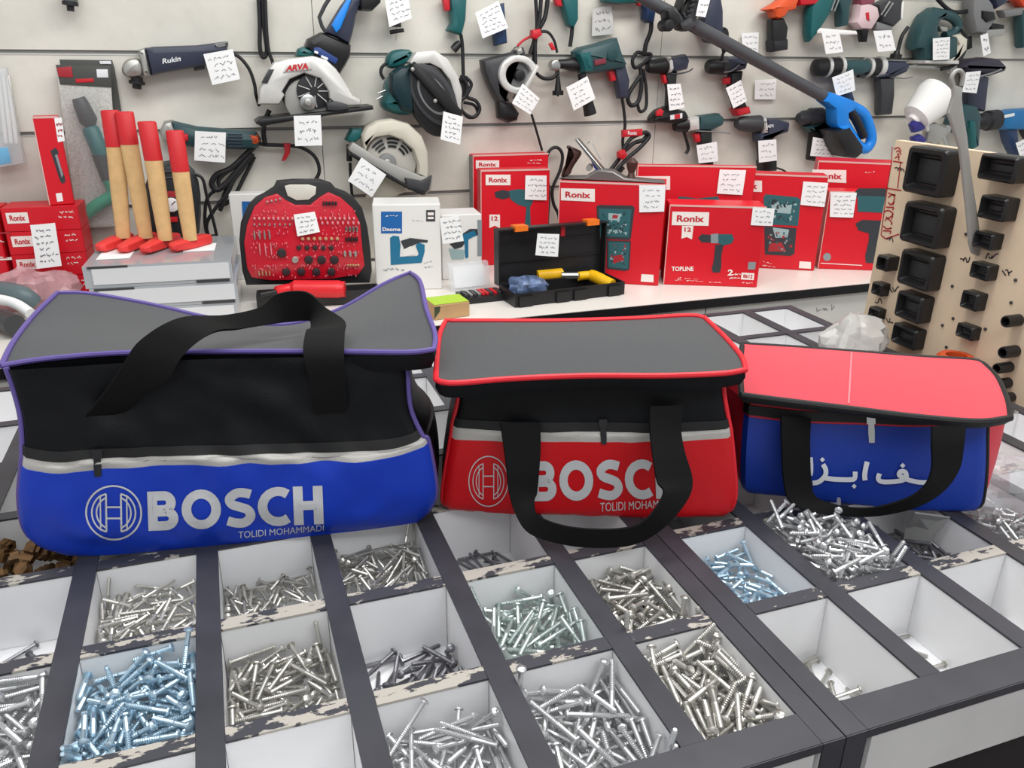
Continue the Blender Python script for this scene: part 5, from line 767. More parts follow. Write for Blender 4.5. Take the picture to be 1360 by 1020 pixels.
# ================================================================ display board of tube caps at the right (faces the left)
BX = 1.45
bd = thing('display_board', 'beige upright display board with black tube caps and red handwriting', 'board', (BX + .01, .62, 0))
BEIGE = mat('beige_panel', 'D8C3A8', .5, var=.06, vscale=12)
mb = MB(); mb.box((BX, .30, .0), (BX + .018, .874, 1.243)); obj('panel', mb, BEIGE, bd)
mk = MB(); rb = random.Random(5)
def bp(px, py, l=.0008): return atx(px, py, BX - l)
def bstroke(pts, w, mesh_out): 
    P = [bp(x, y) for x, y in pts]
    for a, b in zip(P, P[1:]):
        d = (b - a).normalized(); s_ = d.cross(V((1, 0, 0))) * w; mesh_out.add([a - s_, b - s_, b + s_, a + s_], [(0, 1, 2, 3)])
for pts in ([(1186, 214), (1199, 216)], [(1177, 250), (1197, 253)], [(1185, 195), (1184, 215), (1178, 250), (1170, 312)], [(1170, 312), (1176, 317), (1194, 311)], [(1196, 215), (1192, 250)]): bstroke(pts, .0012, mk)
for k in range(9):
    y = 256 + k * 6.3; x = 1184 - k * .7; bstroke(cr([(x - 5 + rb.uniform(-2, 2), y), (x + rb.uniform(-2, 2), y + rb.uniform(-4, 4)), (x + 5, y + rb.uniform(-2, 3)), (x + 3, y + 4)], 3), .0013, mk)
for k in range(4): bstroke(cr([(1189 + rb.uniform(-3, 3), 198 + k * 4), (1193, 196 + k * 4), (1195 + rb.uniform(-2, 2), 201 + k * 4)], 3), .0012, mk)
mk2 = mk; obj('red_handwriting', mk, mat('red_marker', 'A8242C', .7), bd, 0, False)
mk = MB()
for x, y, n in ((1191, 226, 3), (1180, 318, 2), (1184, 385, 3), (1180, 425, 2), (1278, 345, 3), (1312, 340, 4), (1334, 362, 3), (1165, 400, 2)):
    for k in range(n): bstroke(cr([(x - 3 + k * 4, y + rb.uniform(-4, 4)), (x + k * 4, y + rb.uniform(-4, 4)), (x + 2 + k * 4, y + rb.uniform(-4, 4))], 3), .0011, mk)
obj('black_handwriting', mk, mat('black_marker', '2A2630', .7), bd, 0, False)
for x, y in ((1283, 311), (1349, 372), (1343, 402), (1266, 423), (1309, 437), (1265, 380), (1252, 432), (1257, 461)):
    q = bp(x, y); mb = MB(); mb.lathe(q - V((.002, 0, 0)), q, [(0, .0015), (.3, .003), (1, .003)], 8); obj('screw_head', mb, DGREY, bd)
CAPM = mat('cap_black', '19191B', .32)
def cap(quad, label, h=.028):
    q = [atx(x, y, BX - h) for x, y in pts_(quad)]; ys = [p.y for p in q]; zs = [p.z for p in q]
    y1, y0 = (q[0].y + q[3].y) / 2, (q[1].y + q[2].y) / 2; z1, z0 = (q[0].z + q[1].z) / 2, (q[2].z + q[3].z) / 2
    t = thing('tube_plug', label, 'tube plug', (BX - h / 2, (y0 + y1) / 2, (z0 + z1) / 2), 'black square tube caps on the board'); mb = MB(); w = min(y1 - y0, z1 - z0); r = w * .1; wl = w * .12
    def rr(i, rad): 
        P = []
        for cy_, cz, a0 in ((y1 - i - rad, z1 - i - rad, 0), (y0 + i + rad, z1 - i - rad, 1.5708), (y0 + i + rad, z0 + i + rad, 3.14159), (y1 - i - rad, z0 + i + rad, 4.71239)):
            for k in range(4): a = a0 + k * .5236; P.append((cy_ + rad * math.cos(a), cz + rad * math.sin(a)))
        return P
    R = [[V((x, a, b)) for a, b in rr(i, rad)] for x, i, rad in ((BX - .0006, 0, r), (BX - h + .004, 0, r), (BX - h, .003, r * .8), (BX - h, wl, r * .6), (BX - h * .55, wl + .005, r * .5))]
    mb.loft(R); obj('shell', mb, CAPM, t); 
    mb = MB(); mb.loft([[V((BX - h * .55 - .0006, a, b)) for a, b in rr(wl + .0085, r * .4)], [V((BX - h * .55 - .003, a, b)) for a, b in rr(wl + .011, r * .4)]]); obj('inner_face', mb, mat('cap_inner', '232427', .45), t)
CAPS = [("1204,194 1256,198 1251,263 1198,256", 'largest black square cap at the top of the board, left column', .036), ("1199,269 1252,273 1244,330 1194,322", 'second largest black square cap, under the largest one', .034),
 ("1195,333 1239,337 1233,387 1190,378", 'third black square cap down the left column of large caps', .032), ("1191,387 1226,394 1220,431 1186,420", 'fourth black square cap down, above the crumpled plastic bag', .03), ("1186,431 1218,437 1213,465 1180,455", 'lowest black cap of the large column, beside the plastic bag', .026),
 ("1163,339 1179,340 1177,361 1162,358", 'uppermost small cap at the left edge of the board', .03), ("1157,375 1171,376 1170,394 1155,391", 'middle small cap at the left edge of the board', .022), ("1153,408 1167,410 1166,425 1151,421", 'lowest small cap at the left edge of the board', .02),
 ("1300,204 1350,208 1348,245 1297,238", 'wide black rectangular cap at the top right of the board', .034), ("1300,261 1337,261 1334,293 1296,292", 'second black cap down the right column', .03), ("1293,307 1319,311 1315,334 1289,327", 'black cap half behind the end of the grey strip', .026),
 ("1289,347 1314,353 1309,376 1285,366", 'black cap just below the end of the grey strip', .024), ("1276,386 1299,390 1295,416 1273,407", 'small black cap in the right column, fifth down', .024), ("1270,430 1293,434 1290,453 1266,447", 'lowest small black cap of the right column', .02)]
for c in CAPS: cap(*c)
for k, (x, y, r, lab) in enumerate(((1353, 425, 11, 'topmost round black tube plug at the right edge of the board'), (1349, 466, 11, 'second round black tube plug at the right edge'), (1341, 487, 10, 'third round black tube plug at the right edge'), (1339, 508, 10, 'fourth round black tube plug, above the corner of the pink-red lid'), (1344, 527, 9, 'lowest round black tube plug, at the corner of the pink-red lid'))):
    q = bp(x, y, .0006); kx = .00105 * r * .9; mb = MB(); h = .03
    mb.lathe(q, q - V((h, 0, 0)), [(0, kx), (.9, kx), (1, kx * .92), (1, kx * .72), (.25, kx * .68)], 20); solo('tube_plug', lab, 'tube plug', mb, CAPM, 'round black tube plugs on the board')
t = T('hanging_strip', 'long grey plastic strip hanging in front of the display board', 'strip', 1280, 200, .635)
GSTRIP = mat('grey_strip_plastic', '9B9A95', .35, bump=.3, bscale=60)
t.pr('strip', GSTRIP, "1264,112 1265,128 1258,150 1266,175 1274,200 1283,280 1287,325 1290,336 1303,343 1301,318 1297,285 1288,225 1283,180 1278,150 1276,130 1277,116", .008, .003)
t.tb('loop', GSTRIP, "1266,114 1264,103 1269,95 1275,94 1279,100 1277,114", 2.2)
# ================================================================ goods on the counter
WP = CARDW; R_ = CARD; LOGO = mat('red_lettering', 'C21B2B', .5); PICT = mat('picture_teal', '2E6066', .5); PICD = mat('picture_dark', '35393E', .5); PICG = mat('picture_grey', '8A9296', .5); PICR = mat('picture_red', 'A62A33', .5); PICL = mat('picture_light', '9BB4B6', .5)
def logo(c, quad, txt=None, name='Ronix'):
    c.poly('logo_panel', WP, quad); q = pts_(quad); 
    cx = lambda u, v: ((q[3][0] * (1 - u) + q[2][0] * u) * (1 - v) + (q[0][0] * (1 - u) + q[1][0] * u) * v, (q[3][1] * (1 - u) + q[2][1] * u) * (1 - v) + (q[0][1] * (1 - u) + q[1][1] * u) * v)
    c.text(name, [cx(.13, .74), cx(.87, .74), cx(.87, .26), cx(.13, .26)], LOGO, .0014)
def ribbon(c, quad, t='12'):
    q = pts_(quad); c.poly('ribbon', WP, [q[0], q[1], q[2], ((q[2][0] + q[3][0]) / 2, q[2][1] - (q[2][1] - q[1][1]) * .18), q[3]])
    w = q[1][0] - q[0][0]; h = q[3][1] - q[0][1]; c.text(t, [(q[0][0] + w * .2, q[0][1] + h * .12), (q[1][0] - w * .2, q[0][1] + h * .12), (q[1][0] - w * .2, q[0][1] + h * .45), (q[0][0] + w * .2, q[0][1] + h * .45)], LOGO, .0014)
GB = 'red cartons standing on the counter'
# drill cartons by the wall
c = Carton('carton', 'red drill carton at the back, top edge just showing above the one in front', (629, 341), (725, 335), (631, 206), ZC, .045, R_, group=GB); c.edge(CARDP)
logo(c, "632,213 663,213 663,224 632,224"); c.lines("700,211 720,210 720,219 700,219", 2, WP, 3, .03)
mb = MB(); mb.fbox(c.o, c.ex, c.ey, V((0, 0, 1)), (-.0012, .004, .004), (-.0004, c.D - .004, c.H - .004)); obj('grey_side', mb, mat('carton_side_grey', '8E8A88', .6), c.body)
c = Carton('carton', 'red carton with a corded drill picture, left of the hand plane', (639, 353), (727, 349), (643, 226), ZC, .055, R_, group=GB); c.edge(CARDP)
logo(c, "645,232 678,232 678,246 645,246"); ribbon(c, "650,285 664,285 664,303 650,303")
c.poly('drill_picture', PICD, "657,255 668,252 676,254 678,262 668,265 658,262"); c.poly('drill_picture', PICT, "676,253 690,251 706,254 708,268 704,275 705,300 699,302 697,298 699,275 688,272 678,265", .0009)
c.lines("700,302 720,301 720,307 700,308", 1, WP, 5, .03)
ptag("698,233 726,233 726,266 697,265", c, 'taped to the corded drill carton', m=PAPER)
c = Carton('carton', 'wide red carton at the back with its top edge above the other boxes', (838, 358), (988, 360), (845, 219), ZC, .028, R_, group=GB); c.edge(CARDP)
c.poly('logo_panel', WP, "844,234 890,234 890,252 844,252"); c.poly('case_picture', PICT, "899,266 902,261 915,262 925,264 940,262 953,261 958,268 958,275 899,275")
ptag("956,225 991,226 986,259 952,257", c, 'taped to the wide red carton at the back')
c = Carton('carton', 'red carton with an open tool set picture, right of the topline carton', (950, 353), (1081, 360), (955, 229), ZC, .07, R_, group=GB); c.edge(CARDP)
logo(c, "964,238 1012,240 1012,255 964,254"); ribbon(c, "994,285 1006,285 1006,305 994,304")
c.poly('case_picture', PICT, "1014,262 1017,258 1060,262 1063,266 1060,300 1015,298", .0009); c.poly('case_picture', PICL, "1024,270 1052,272 1050,284 1026,282", .0012); c.poly('case_picture', PICD, "1015,300 1058,303 1055,337 1050,340 1016,338", .0009); c.poly('case_picture', PICR, "1022,323 1038,322 1044,334 1020,334", .0012); c.poly('case_picture', PICL, "1026,302 1048,305 1046,315 1030,316", .0012)
c.clutter("1016,262 1061,264 1059,299 1017,297", 46, [PICD, PICL, mat('picture_deep', '1E464C', .5)], 5); c.clutter("1017,303 1056,305 1054,337 1018,336", 26, [PICG, PICR, PICT], 6)
c.poly('small_print', WP, "1062,347 1077,348 1077,357 1061,356")
c.lines("1012,345 1030,350 1030,356 1012,354", 2, WP, 7, .03)
ptag("1067,241 1100,243 1095,275 1063,272", c, 'taped to the tool set carton')
c = Carton('carton', 'tall red carton at the far right back, its logo beside the display board', (1068, 343), (1205, 352), (1079, 213), ZC, .10, R_, group=GB); c.edge(CARDP)
logo(c, "1079,225 1124,226 1124,243 1079,241"); c.lines("1148,226 1166,226 1166,231 1148,231", 1, WP, 8, .02)
c = Carton('carton', 'red carton in front of the tall one, with a teal case and a drill pictured', (1086, 357), (1200, 361), (1101, 254), ZC, .07, R_, group=GB); c.edge(CARDP)
c.poly('case_picture', PICD, "1136,254 1140,250 1175,250 1180,254 1180,262 1136,262", .0009); c.poly('case_picture', PICT, "1139,260 1178,261 1178,283 1139,281", .0011)
c.poly('drill_picture', PICD, "1136,297 1145,292 1172,293 1175,302 1172,312 1172,338 1164,350 1150,349 1149,340 1154,318 1154,310 1140,306", .0009)
c.poly('grey_seal', PICG, "1093,340 1096,336 1101,336 1104,340 1103,345 1098,347 1094,345", .0009, 1); c.poly('small_print', WP, "1090,349 1145,352 1145,353 1090,350"); 
ptag("1103,255 1138,256 1133,289 1102,288", c, 'taped to the carton with the teal case picture', 5)
c = Carton('carton', 'red topline carton in front with a cordless drill picture', (881, 378), (1005, 382), (892, 272), ZC, .10, R_, group=GB); c.edge(CARDP)
c1 = c
logo(c, "893,281 942,282 941,300 892,299"); ribbon(c, "906,300 921,300 919,318 905,317")
c.poly('drill_picture', PICD, "927,316 932,311 944,312 944,322 932,322", .0009); c.poly('drill_picture', PICG, "944,311 954,310 954,323 944,323", .0009); c.poly('drill_picture', PICT, "954,311 972,311 975,317 972,323 961,326 953,323", .0009); c.poly('drill_picture', PICD, "950,325 961,325 958,340 958,355 956,362 947,362 945,358 948,345", .0009)
c.text('TOPLINE', "892,354 921,354 921,360 892,360", WP); c.lines("892,367 930,370 950,376 892,373", 2, WP, 9, .02); c.poly('grey_seal', PICG, "994,348 1004,348 1003,358 993,358", .0009)
c.text('2', "967,358 974,358 973,366 966,366", WP); c.lines("975,362 984,362 984,372 966,371", 2, WP, 10, .05); c.poly('code_panel', WP, "985,362 1002,363 1001,372 984,371"); c.text('8612', "987,364 1000,365 999,370 987,369", LOGO, .0014); c.lines("985,373 1001,374 1000,378 985,377", 1, WP, 12, .05)
ptag("1000,275 1029,277 1026,300 997,299", c, 'taped to the topline carton', 3)
c = Carton('carton', 'large red carton carrying the hand plane, tool set pictured in two halves', (739, 372), (874, 380), (743, 240), ZC, .11, R_, group=GB); c.edge(CARDP); cL = c
logo(c, "745,250 790,251 790,268 745,266"); c.poly('case_picture', PICD, "792,274 796,272 840,273 843,276 838,316 836,319 795,317", .0009); c.poly('case_picture', PICT, "795,277 839,278 835,315 797,314", .0012); c.poly('case_picture', PICL, "808,283 824,284 823,293 808,292", .0015)
c.poly('case_picture', PICR, "814,285 821,286 820,290 813,290", .0018); c.lines("805,302 832,303 832,314 804,313", 1, PICL, 4, .03, .0015)
c.poly('case_picture', PICD, "806,319 838,320 836,358 830,360 806,357", .0009); c.poly('case_picture', PICT, "808,321 836,322 834,357 808,355", .0012); c.poly('case_picture', PICR, "815,340 826,338 829,346 814,349", .0015)
c.clutter("796,279 838,280 835,313 798,312", 46, [PICD, PICL, mat('picture_deep', '1E464C', .5)], 3); c.clutter("808,322 835,323 833,356 809,354", 30, [PICD, PICR, PICL], 4)
c.poly('small_print', WP, "852,364 868,365 868,375 851,374")
ptag("849,246 884,246 882,281 849,282", c, 'taped to the carton under the hand plane')
# hand plane on that carton
zt_ = ZC + cL.H; q = atz(815, 240, zt_)
o0 = cL.o + cL.ey * .045; ex, ey = cL.ex, cL.ey
hp = thing('hand_plane', 'grey bench hand plane with dark wooden tote and knob on the red carton', 'plane', o0 + ex * .13 + V((0, 0, cL.H)))
def hpp(px, py, l=0): return atp(px, py, o0 - ey * l, cL.n)
def hpr(part, m, pts, th, b=.004, l=0, r=0, mini=None):
    P = pts_(pts); P = chaikin(P, r) if r else P; W_ = [hpp(x, y, l) for x, y in P]; L2 = [((w_ - o0).dot(ex), max(w_.z, zt_ + (.001 if mini is None else mini))) for w_ in W_]; mb = MB(); h = th / 2
    R = [[o0 + ex * a + ey * yy + V((0, 0, b_ - o0.z)) for a, b_ in (inset2(L2, ins) if ins else L2)] for ins, yy in ((b, -h - l), (0, -h + b - l), (0, h - b - l), (b, h - l))]; mb.loft(R); return obj(part, mb, m, hp, 40)
PLANEM = mat('plane_iron', '7D7A78', .4, .6); WOOD = mat('dark_wood_handle', '4A2F2C', .35, var=.2, vscale=40)
hpr('sole', PLANEM, "744,239 752,234 778,234 795,224 815,226 830,235 880,240 883,243 744,243", .055, .003)
hpr('tote', WOOD, "750,192 764,197 774,202 768,212 761,222 757,233 745,236 747,225 755,213 760,204", .026, .008, 0, 1)
hpr('blade', STEEL, "764,184 768,184 800,222 806,229 801,231", .045, .001)
hpr('lever_cap', mat('plane_blue', '2A3E98', .4), "782,204 788,208 800,224 796,228 790,222", .04, .003)
p0, p1 = hpp(838, 236), hpp(840, 210); mb = MB(); mb.lathe(p0, p1, [(0, .012), (.25, .008), (.5, .013), (.8, .016), (1, .006)], 16); obj('knob', mb, WOOD, hp)
mb = MB(); mb.tube([V(q) for q in cr([hpp(x, y, -.004) for x, y in ((780, 190), (785, 188), (789, 195), (793, 203), (798, 212))], 4)], .0016); obj('lateral_lever', mb, STEEL, hp)
mb = MB(); a = hpp(783, 222); mb.lathe(a - ey * .02, a + ey * .02, [(0, .008), (1, .008)], 14); obj('adjusting_wheel', mb, CAST, hp)
# open black case with a caulking gun
tc = thing('tool_case', 'open black tool case with orange latches on the counter edge', 'tool case', (1.0, 1.47, ZC))
BL_, BR_, FL_, FR_ = atz(662, 388, ZC), atz(812, 374, ZC), atz(684, 409, ZC), atz(829, 391, ZC)
exx = (FR_ - FL_).normalized(); eyy = V((-exx.y, exx.x, 0)); Wd = (FR_ - FL_).length; Dp = .10; Z3 = V((0, 0, 1))
def tray(mb, o, ex, ey, ez, W, D, H, t, bars=()):
    mb.fbox(o, ex, ey, ez, (0, 0, 0), (W, D, t)); mb.fbox(o, ex, ey, ez, (0, 0, t), (W, t, H)); mb.fbox(o, ex, ey, ez, (0, D - t, t), (W, D, H)); mb.fbox(o, ex, ey, ez, (0, t, t), (t, D - t, H)); mb.fbox(o, ex, ey, ez, (W - t, t, t), (W, D - t, H)); return mb
mb = MB(); tray(mb, FL_ + V((0, 0, .0005)), exx, eyy, Z3, Wd, Dp, .034, .004)
for a in (.03, .36, .52, .84): mb.fbox(FL_, exx, eyy, Z3, (Wd * a, -.006, .002), (Wd * (a + .12), -.0001, .028))
obj('base_shell', mb, BLACK, tc)
hz = FL_ + eyy * (Dp + .001) + V((0, 0, .03)); ls = (eyy * .03 + Z3).normalized(); ln = ls.cross(exx)
ln = ln if ln.dot(CAM - hz) > 0 else -ln
mb = MB(); tray(mb, hz - ln * .03 , exx, ls, ln, Wd, .145, .03, .004)
for v in (.055, .105): mb.fbox(hz - ln * .03, exx, ls, ln, (.01, v, .004), (Wd - .01, v + .003, .008))
obj('lid_shell', mb, BLACK, tc)
ORANGE = mat('orange_plastic', 'E8741E', .4)
for a in (.14, .80):
    mb = MB(); mb.fbox(hz - ln * .03, exx, ls, ln, (Wd * a, .138, .006), (Wd * a + .036, .152, .036)); obj('latch', mb, ORANGE, tc)
mb = MB(); mb.fbox(hz - ln * .03, exx, ls, ln, (Wd * .60, .11, .0042), (Wd * .64, .138, .006)); obj('red_sticker', mb, RED, tc)
YEL = mat('yellow_plastic', 'E9B414', .4)
g = thing('caulking_gun', 'yellow handled gun lying in the open black case', 'tool', FL_ + exx * .2 + eyy * .06 + V((0, 0, .01)))
def tcp(px, py, z): return atz(px, py, z)
zz = ZC + .038
mb = MB(); mb.tube([tcp(713, 367, zz), tcp(746, 364, zz)], .016, 14); obj('barrel', mb, YEL, g)
mb = MB(); mb.tube([tcp(746, 366, zz), tcp(770, 366, zz)], .010, 12); obj('steel_neck', mb, STEEL, g)
mb = MB(); mb.tube([V(q) for q in cr([tcp(768, 367, zz), tcp(785, 366, zz), tcp(800, 372, zz - .004), tcp(813, 378, zz - .01)], 5)], [.012] * 5 + [.016] * 6 + [.015] * 5, 12); obj('grip', mb, YEL, g)
CLEAR = mat('clear_film', 'E8ECF0', .12, alpha=.32, spec=.8, bump=.8, bscale=45)
def crumple(name, label, c, r, m, seed, zmin, cat='plastic bag', sx=1):
    from mathutils import noise
    mb = MB(); mb.ell((0, 0, 0), r, 26)
    for i, v in enumerate(mb.v):
        n = noise.noise(V((v.x * 28 + seed, v.y * 28, v.z * 28))) + .6 * noise.noise(V((v.x * 70, v.y * 70 + seed, v.z * 70))); mb.v[i] = V(c) + v * (1 + .32 * n); mb.v[i].z = max(mb.v[i].z, zmin)
    return solo(name, label, cat, mb, m, None, 25)
BLUECL = mat('blue_white_film', '7C93BE', .2, alpha=.75, var=.6, vscale=60, bump=.8, bscale=60)
crumple('plastic_bag', 'crumpled blue and clear plastic bag in the open black case', tcp(700, 379, ZC + .03), (.062, .03, .026), BLUECL, 3, ZC + .006)
ptag("714,310 743,311 741,341 711,339", (hz.y - .02), 'on the lid of the open black tool case')
# bit set, clear pack, lime box in front
t = thing('bit_set', 'small black bit set with red bits left of the open tool case', 'bit set', atz(640, 400, ZC)); a, b_, cc_ = atz(617, 405, ZC), atz(673, 399, ZC), atz(611, 390, ZC)
e1 = (b_ - a).normalized(); e2 = V((-e1.y, e1.x, 0)); w1 = (b_ - a).length
mb = MB(); mb.fbox(a, e1, e2, Z3, (0, 0, .0004), (w1, .07, .016)); obj('tray', mb, BLACK, t)
for k in range(9):
    mb = MB(); x = .008 + k * (w1 - .016) / 9; mb.fbox(a, e1, e2, Z3, (x, .012, .0165), (x + .008, .055, .022)); obj('bit', mb, RED if k in (4, 5, 7) else STEEL if k % 2 else DGREY, t)
a, b_ = atz(577, 426, ZC), atz(624, 421, ZC)
c = Carton('small_box', 'small box with lime green top and brown cardboard sides', (577, 426), (624, 420), (576, 406), ZC, .07, mat('kraft_board', 'C09A6E', .7, var=.1, vscale=30)); c.top('lime_top', mat('lime_print', 'A9CC2E', .45), .001)
c.poly('leaf_print', mat('leaf_dark', '3E4A34', .6), "577,408 585,407 584,414 581,418 577,424")
cl = thing('clear_package', 'clear plastic package with a white card behind the bit set', 'package', atz(628, 388, ZC)); a, b_ = atz(600, 388, ZC), atz(652, 382, ZC); e1 = (b_ - a).normalized(); e2 = V((-e1.y, e1.x, 0)); w1 = (b_ - a).length
up_ = (Z3 + e2 * .35).normalized()
mb = MB(); mb.fbox(a + e2 * .004 + V((0, 0, .002)), e1, e2, up_, (.012, 0, .006), (w1 - .012, .002, .062)); obj('card', mb, PAPER, cl)
mb = MB(); mb.fbox(a + V((0, 0, .001)), e1, e2, up_, (0, -.003, 0), (w1, .012, .072)); obj('film', mb, CLEAR, cl)
# stapler box and grinder box
c = Carton('stapler_box', 'white box with a blue electric stapler picture', (500, 386), (587, 384), (492, 272), ZC, .11, mat('white_carton', 'E4E3E0', .4)); cS = c
BLP = mat('blue_print', '1C62A8', .45)
c.poly('blue_panel', BLP, "506,281 534,281 534,310 506,310"); c.lines("508,284 532,284 532,289 508,289", 1, WP, 2, .03); c.text('Dnorne', "508,302 532,302 532,307 508,307", WP)
c.poly('stamp', PICD, "566,279 578,279 578,294 566,294", .0009); c.poly('stamp', WP, "568,282 576,282 576,286 568,286", .0012); c.poly('stamp', WP, "568,288 576,288 576,291 568,291", .0012); c.lines("547,291 564,291 564,296 547,296", 1, PICD, 3, .02)
SP = mat('stapler_print', '1F6F93', .45); c.poly('stapler_picture', SP, "518,316 522,313 530,314 532,326 531,341 554,340 556,337 552,326 556,322 564,325 564,334 560,349 519,352", .0009); c.poly('stapler_picture', PICD, "532,320 545,316 568,319 568,322 558,322 548,326 537,331", .0012); c.poly('stapler_picture', mat('white_carton', 'E4E3E0'), "535,332 545,327 552,329 552,338 535,341", .0013)
c.lines("508,355 536,355 536,361 508,361", 1, PICG, 4, .03); c.lines("560,348 576,342 578,358 562,358", 2, PICG, 6, .02)
c = Carton('grinder_box', 'white box with a grinder picture beside the stapler box', (588, 372), (640, 369), (587, 286), ZC, .10, mat('white_carton', 'E4E3E0')); c.poly('grey_panel', PICG, "634,292 640,292 640,340 634,340")
c.poly('grinder_picture', PICD, "597,324 612,320 615,310 624,304 634,304 635,312 620,318 614,328 604,331", .0009); c.poly('grinder_picture', SP, "614,312 630,306 633,312 622,318 622,342 618,343 617,325", .0012); c.poly('grinder_picture', PICL, "596,330 618,332 616,344 600,345", .001)
ptag("584,290 609,286 616,320 588,324", cS, 'hanging at the edge of the stapler box')
# rotary tool case
RC = thing('rotary_tool_case', 'open black case with a red tray of rotary tool accessories', 'tool case', atz(405, 395, ZC)); YC = 1.66
class _T(T):
    def __init__(s, e, Y): s.e = e; s.Y = Y
rt = _T(RC, YC)
rt.pr('lid_shell', mat('case_black', '232325', .45), "327,377 322,360 318,320 320,296 330,272 340,262 352,256 364,248 368,240 390,238 425,238 440,243 446,250 458,254 468,260 480,275 487,300 491,330 493,358 490,374", .034, .006)
REDTR = mat('red_tray', 'C4152B', .3, coat=.5, bump=.5, bscale=160)
rt.pr('accessory_tray', REDTR, "334,368 328,356 324,322 328,298 338,274 352,262 368,257 380,266 392,272 412,272 424,262 436,255 452,262 468,276 478,296 481,330 484,352 476,364 440,370 360,372", .012, .003, -.020)
rt.pr('carry_opening', mat('slatwall_laminate', 'D5D4CE'), "378,247 385,245 410,245 420,248 419,258 410,265 394,266 382,260", .003, .001, -.0186)
yA = -.029
ra = random.Random(8); ACC = [mat('bit_pink', 'D98A92', .35), CAST, mat('grinder_dark', '2E2528', .5), STEEL, mat('bit_tan', 'B98F6A', .5)]
def accs(x0, x1, y, n, r, mi, sl=0, ry=None):
    for k in range(n):
        x = x0 + (x1 - x0) * k / max(n - 1, 1); rt.disc('accessory', ACC[mi], (x, y + sl * k), r, .007, yA, None, 10, ry)
accs(338, 470, 290, 22, 1.7, 0, 0, 2.2); accs(338, 385, 298, 8, 1.6, 3); accs(428, 476, 296, 8, 1.6, 0, 0, 2.4)
accs(338, 358, 312, 4, 1.3, 1, 0, 7); accs(402, 448, 317, 7, 2.4, 4); accs(460, 474, 304, 4, 1.7, 3, 0, 4); accs(460, 474, 318, 5, 1.5, 2, 0, 3.5)
accs(397, 440, 329, 5, 3.4, 2); accs(410, 444, 345, 3, 6, 2); accs(380, 440, 361, 4, 5.6, 2); accs(374, 374, 336, 1, 6.5, 2); accs(392, 392, 345, 1, 4.8, 1); accs(458, 472, 337, 3, 2, 1, 0, 4.5); accs(462, 476, 352, 5, 1.5, 4); accs(344, 358, 363, 4, 1.1, 4, 0, 4); accs(345, 360, 331, 3, 1, 0, 0, 9)
accs(355, 372, 268, 4, 1.5, 1, -1.2); accs(430, 446, 270, 5, 1.7, 2, 0, 3)
mk = MB(); ra = random.Random(17)
for k in range(230):
    px, py = ra.uniform(334, 478), ra.choice([280, 285, 301, 306, 310, 323, 327, 334, 340, 352, 357, 366]) + ra.uniform(-1.5, 1.5)
    if 386 < px < 428 and (py < 316): continue
    q = aty(px, py, YC + yA); mk.box(q - V((.0012, .002, .0012 + .003 * ra.random())), q + V((.0012, 0, .0012)))
o = obj('tiny_bits', mk, mat('tiny_pink', 'D9707C', .35), RC, 30); o['kind'] = 'stuff'
ptag("390,285 418,281 425,308 395,314", YC - .034, 'on the red accessory tray')
BF, BR2 = atz(342, 412, ZC), atz(505, 402, ZC); e1 = (BR2 - BF).normalized(); e2 = V((-e1.y, e1.x, 0)); w1 = (BR2 - BF).length
mb = MB(); tray(mb, BF + V((0, 0, .0005)), e1, e2, Z3, w1, min(.13, YC - .02 - max(BF.y, BR2.y)), .035, .005); mb.fbox(BF, e1, e2, Z3, (w1 * .72, .005, .006), (w1 - .006, .1, .02)); obj('base_shell', mb, MATS['case_black'], RC)
g = thing('rotary_tool', 'red rotary hand tool lying in the lower half of the accessory case', 'tool', atz(410, 392, ZC + .04)); zz = ZC + .042
mb = MB(); mb.tube([V(q) for q in cr([atz(366, 388, zz), atz(385, 384, zz), atz(420, 384, zz), atz(450, 384, zz), atz(458, 384, zz)], 5)], [.008] + [.014] * 5 + [.022] * 10 + [.020] * 5, 14); obj('body', mb, mat('tool_red', 'D8262E', .35), g)
mb = MB(); mb.tube([atz(345, 392, zz), atz(366, 388, zz)], .007, 12); obj('nose', mb, BLACK, g)
# plastic wrapped boxes and mallets
WB = mat('wrapped_white', 'D5D6D8', .25, coat=.6, bump=.35, bscale=22); WBT = mat('wrapped_grey_top', 'A7ABAF', .22, coat=.6, bump=.4, bscale=16)
o = atz(107, 355, .95); b_ = atz(308, 345, .95); e1 = V((b_.x - o.x, b_.y - o.y, 0)).normalized(); e2 = V((-e1.y, e1.x, 0)); w1 = (b_ - o).length
for k, lab in enumerate(('lowest of the three film-wrapped white boxes', 'middle one of the three film-wrapped white boxes', 'topmost film-wrapped white box, carrying the red mallets')):
    z0 = ZC + .0502 * k; p = V((o.x, o.y, z0 + .0003)) + e1 * (.006 * (k == 1)) ; t = thing('wrapped_box', lab, 'box', p + e1 * w1 / 2 + e2 * .13, 'film-wrapped white boxes')
    mb = MB(); mb.fbox(p, e1, e2, Z3, (.002, .001, 0), (w1 - .002, .27, .0495)); obj('film', mb, WBT, t)
    mb = MB(); mb.fbox(p, e1, e2, Z3, (.02, -.0008, .008), (w1 - .008, .0008, .044)); obj('white_face', mb, WB, t)
    mb = MB(); mb.fbox(p, e1, e2, Z3, (.012, -.0016, .0445), (w1 * .3, .0004, .049)); obj('film_fold', mb, DGREY, t); mb = MB(); mb.fbox(p, e1, e2, Z3, (w1 * .74, -.0016, .001), (w1 - .01, .0004, .006)); obj('film_fold', mb, DGREY, t)
mb = MB(); p = V((o.x, o.y, ZC + .151)); mb.fbox(p, e1, e2, Z3, (.02, .06, 0), (.09, .16, .0006)); obj('white_label', mb, PAPER, t); mb = MB(); mb.fbox(p, e1, e2, Z3, (.2, .1, 0), (.27, .18, .0006)); obj('white_label', mb, PAPER, t)
ztop = ZC + .0502 * 3
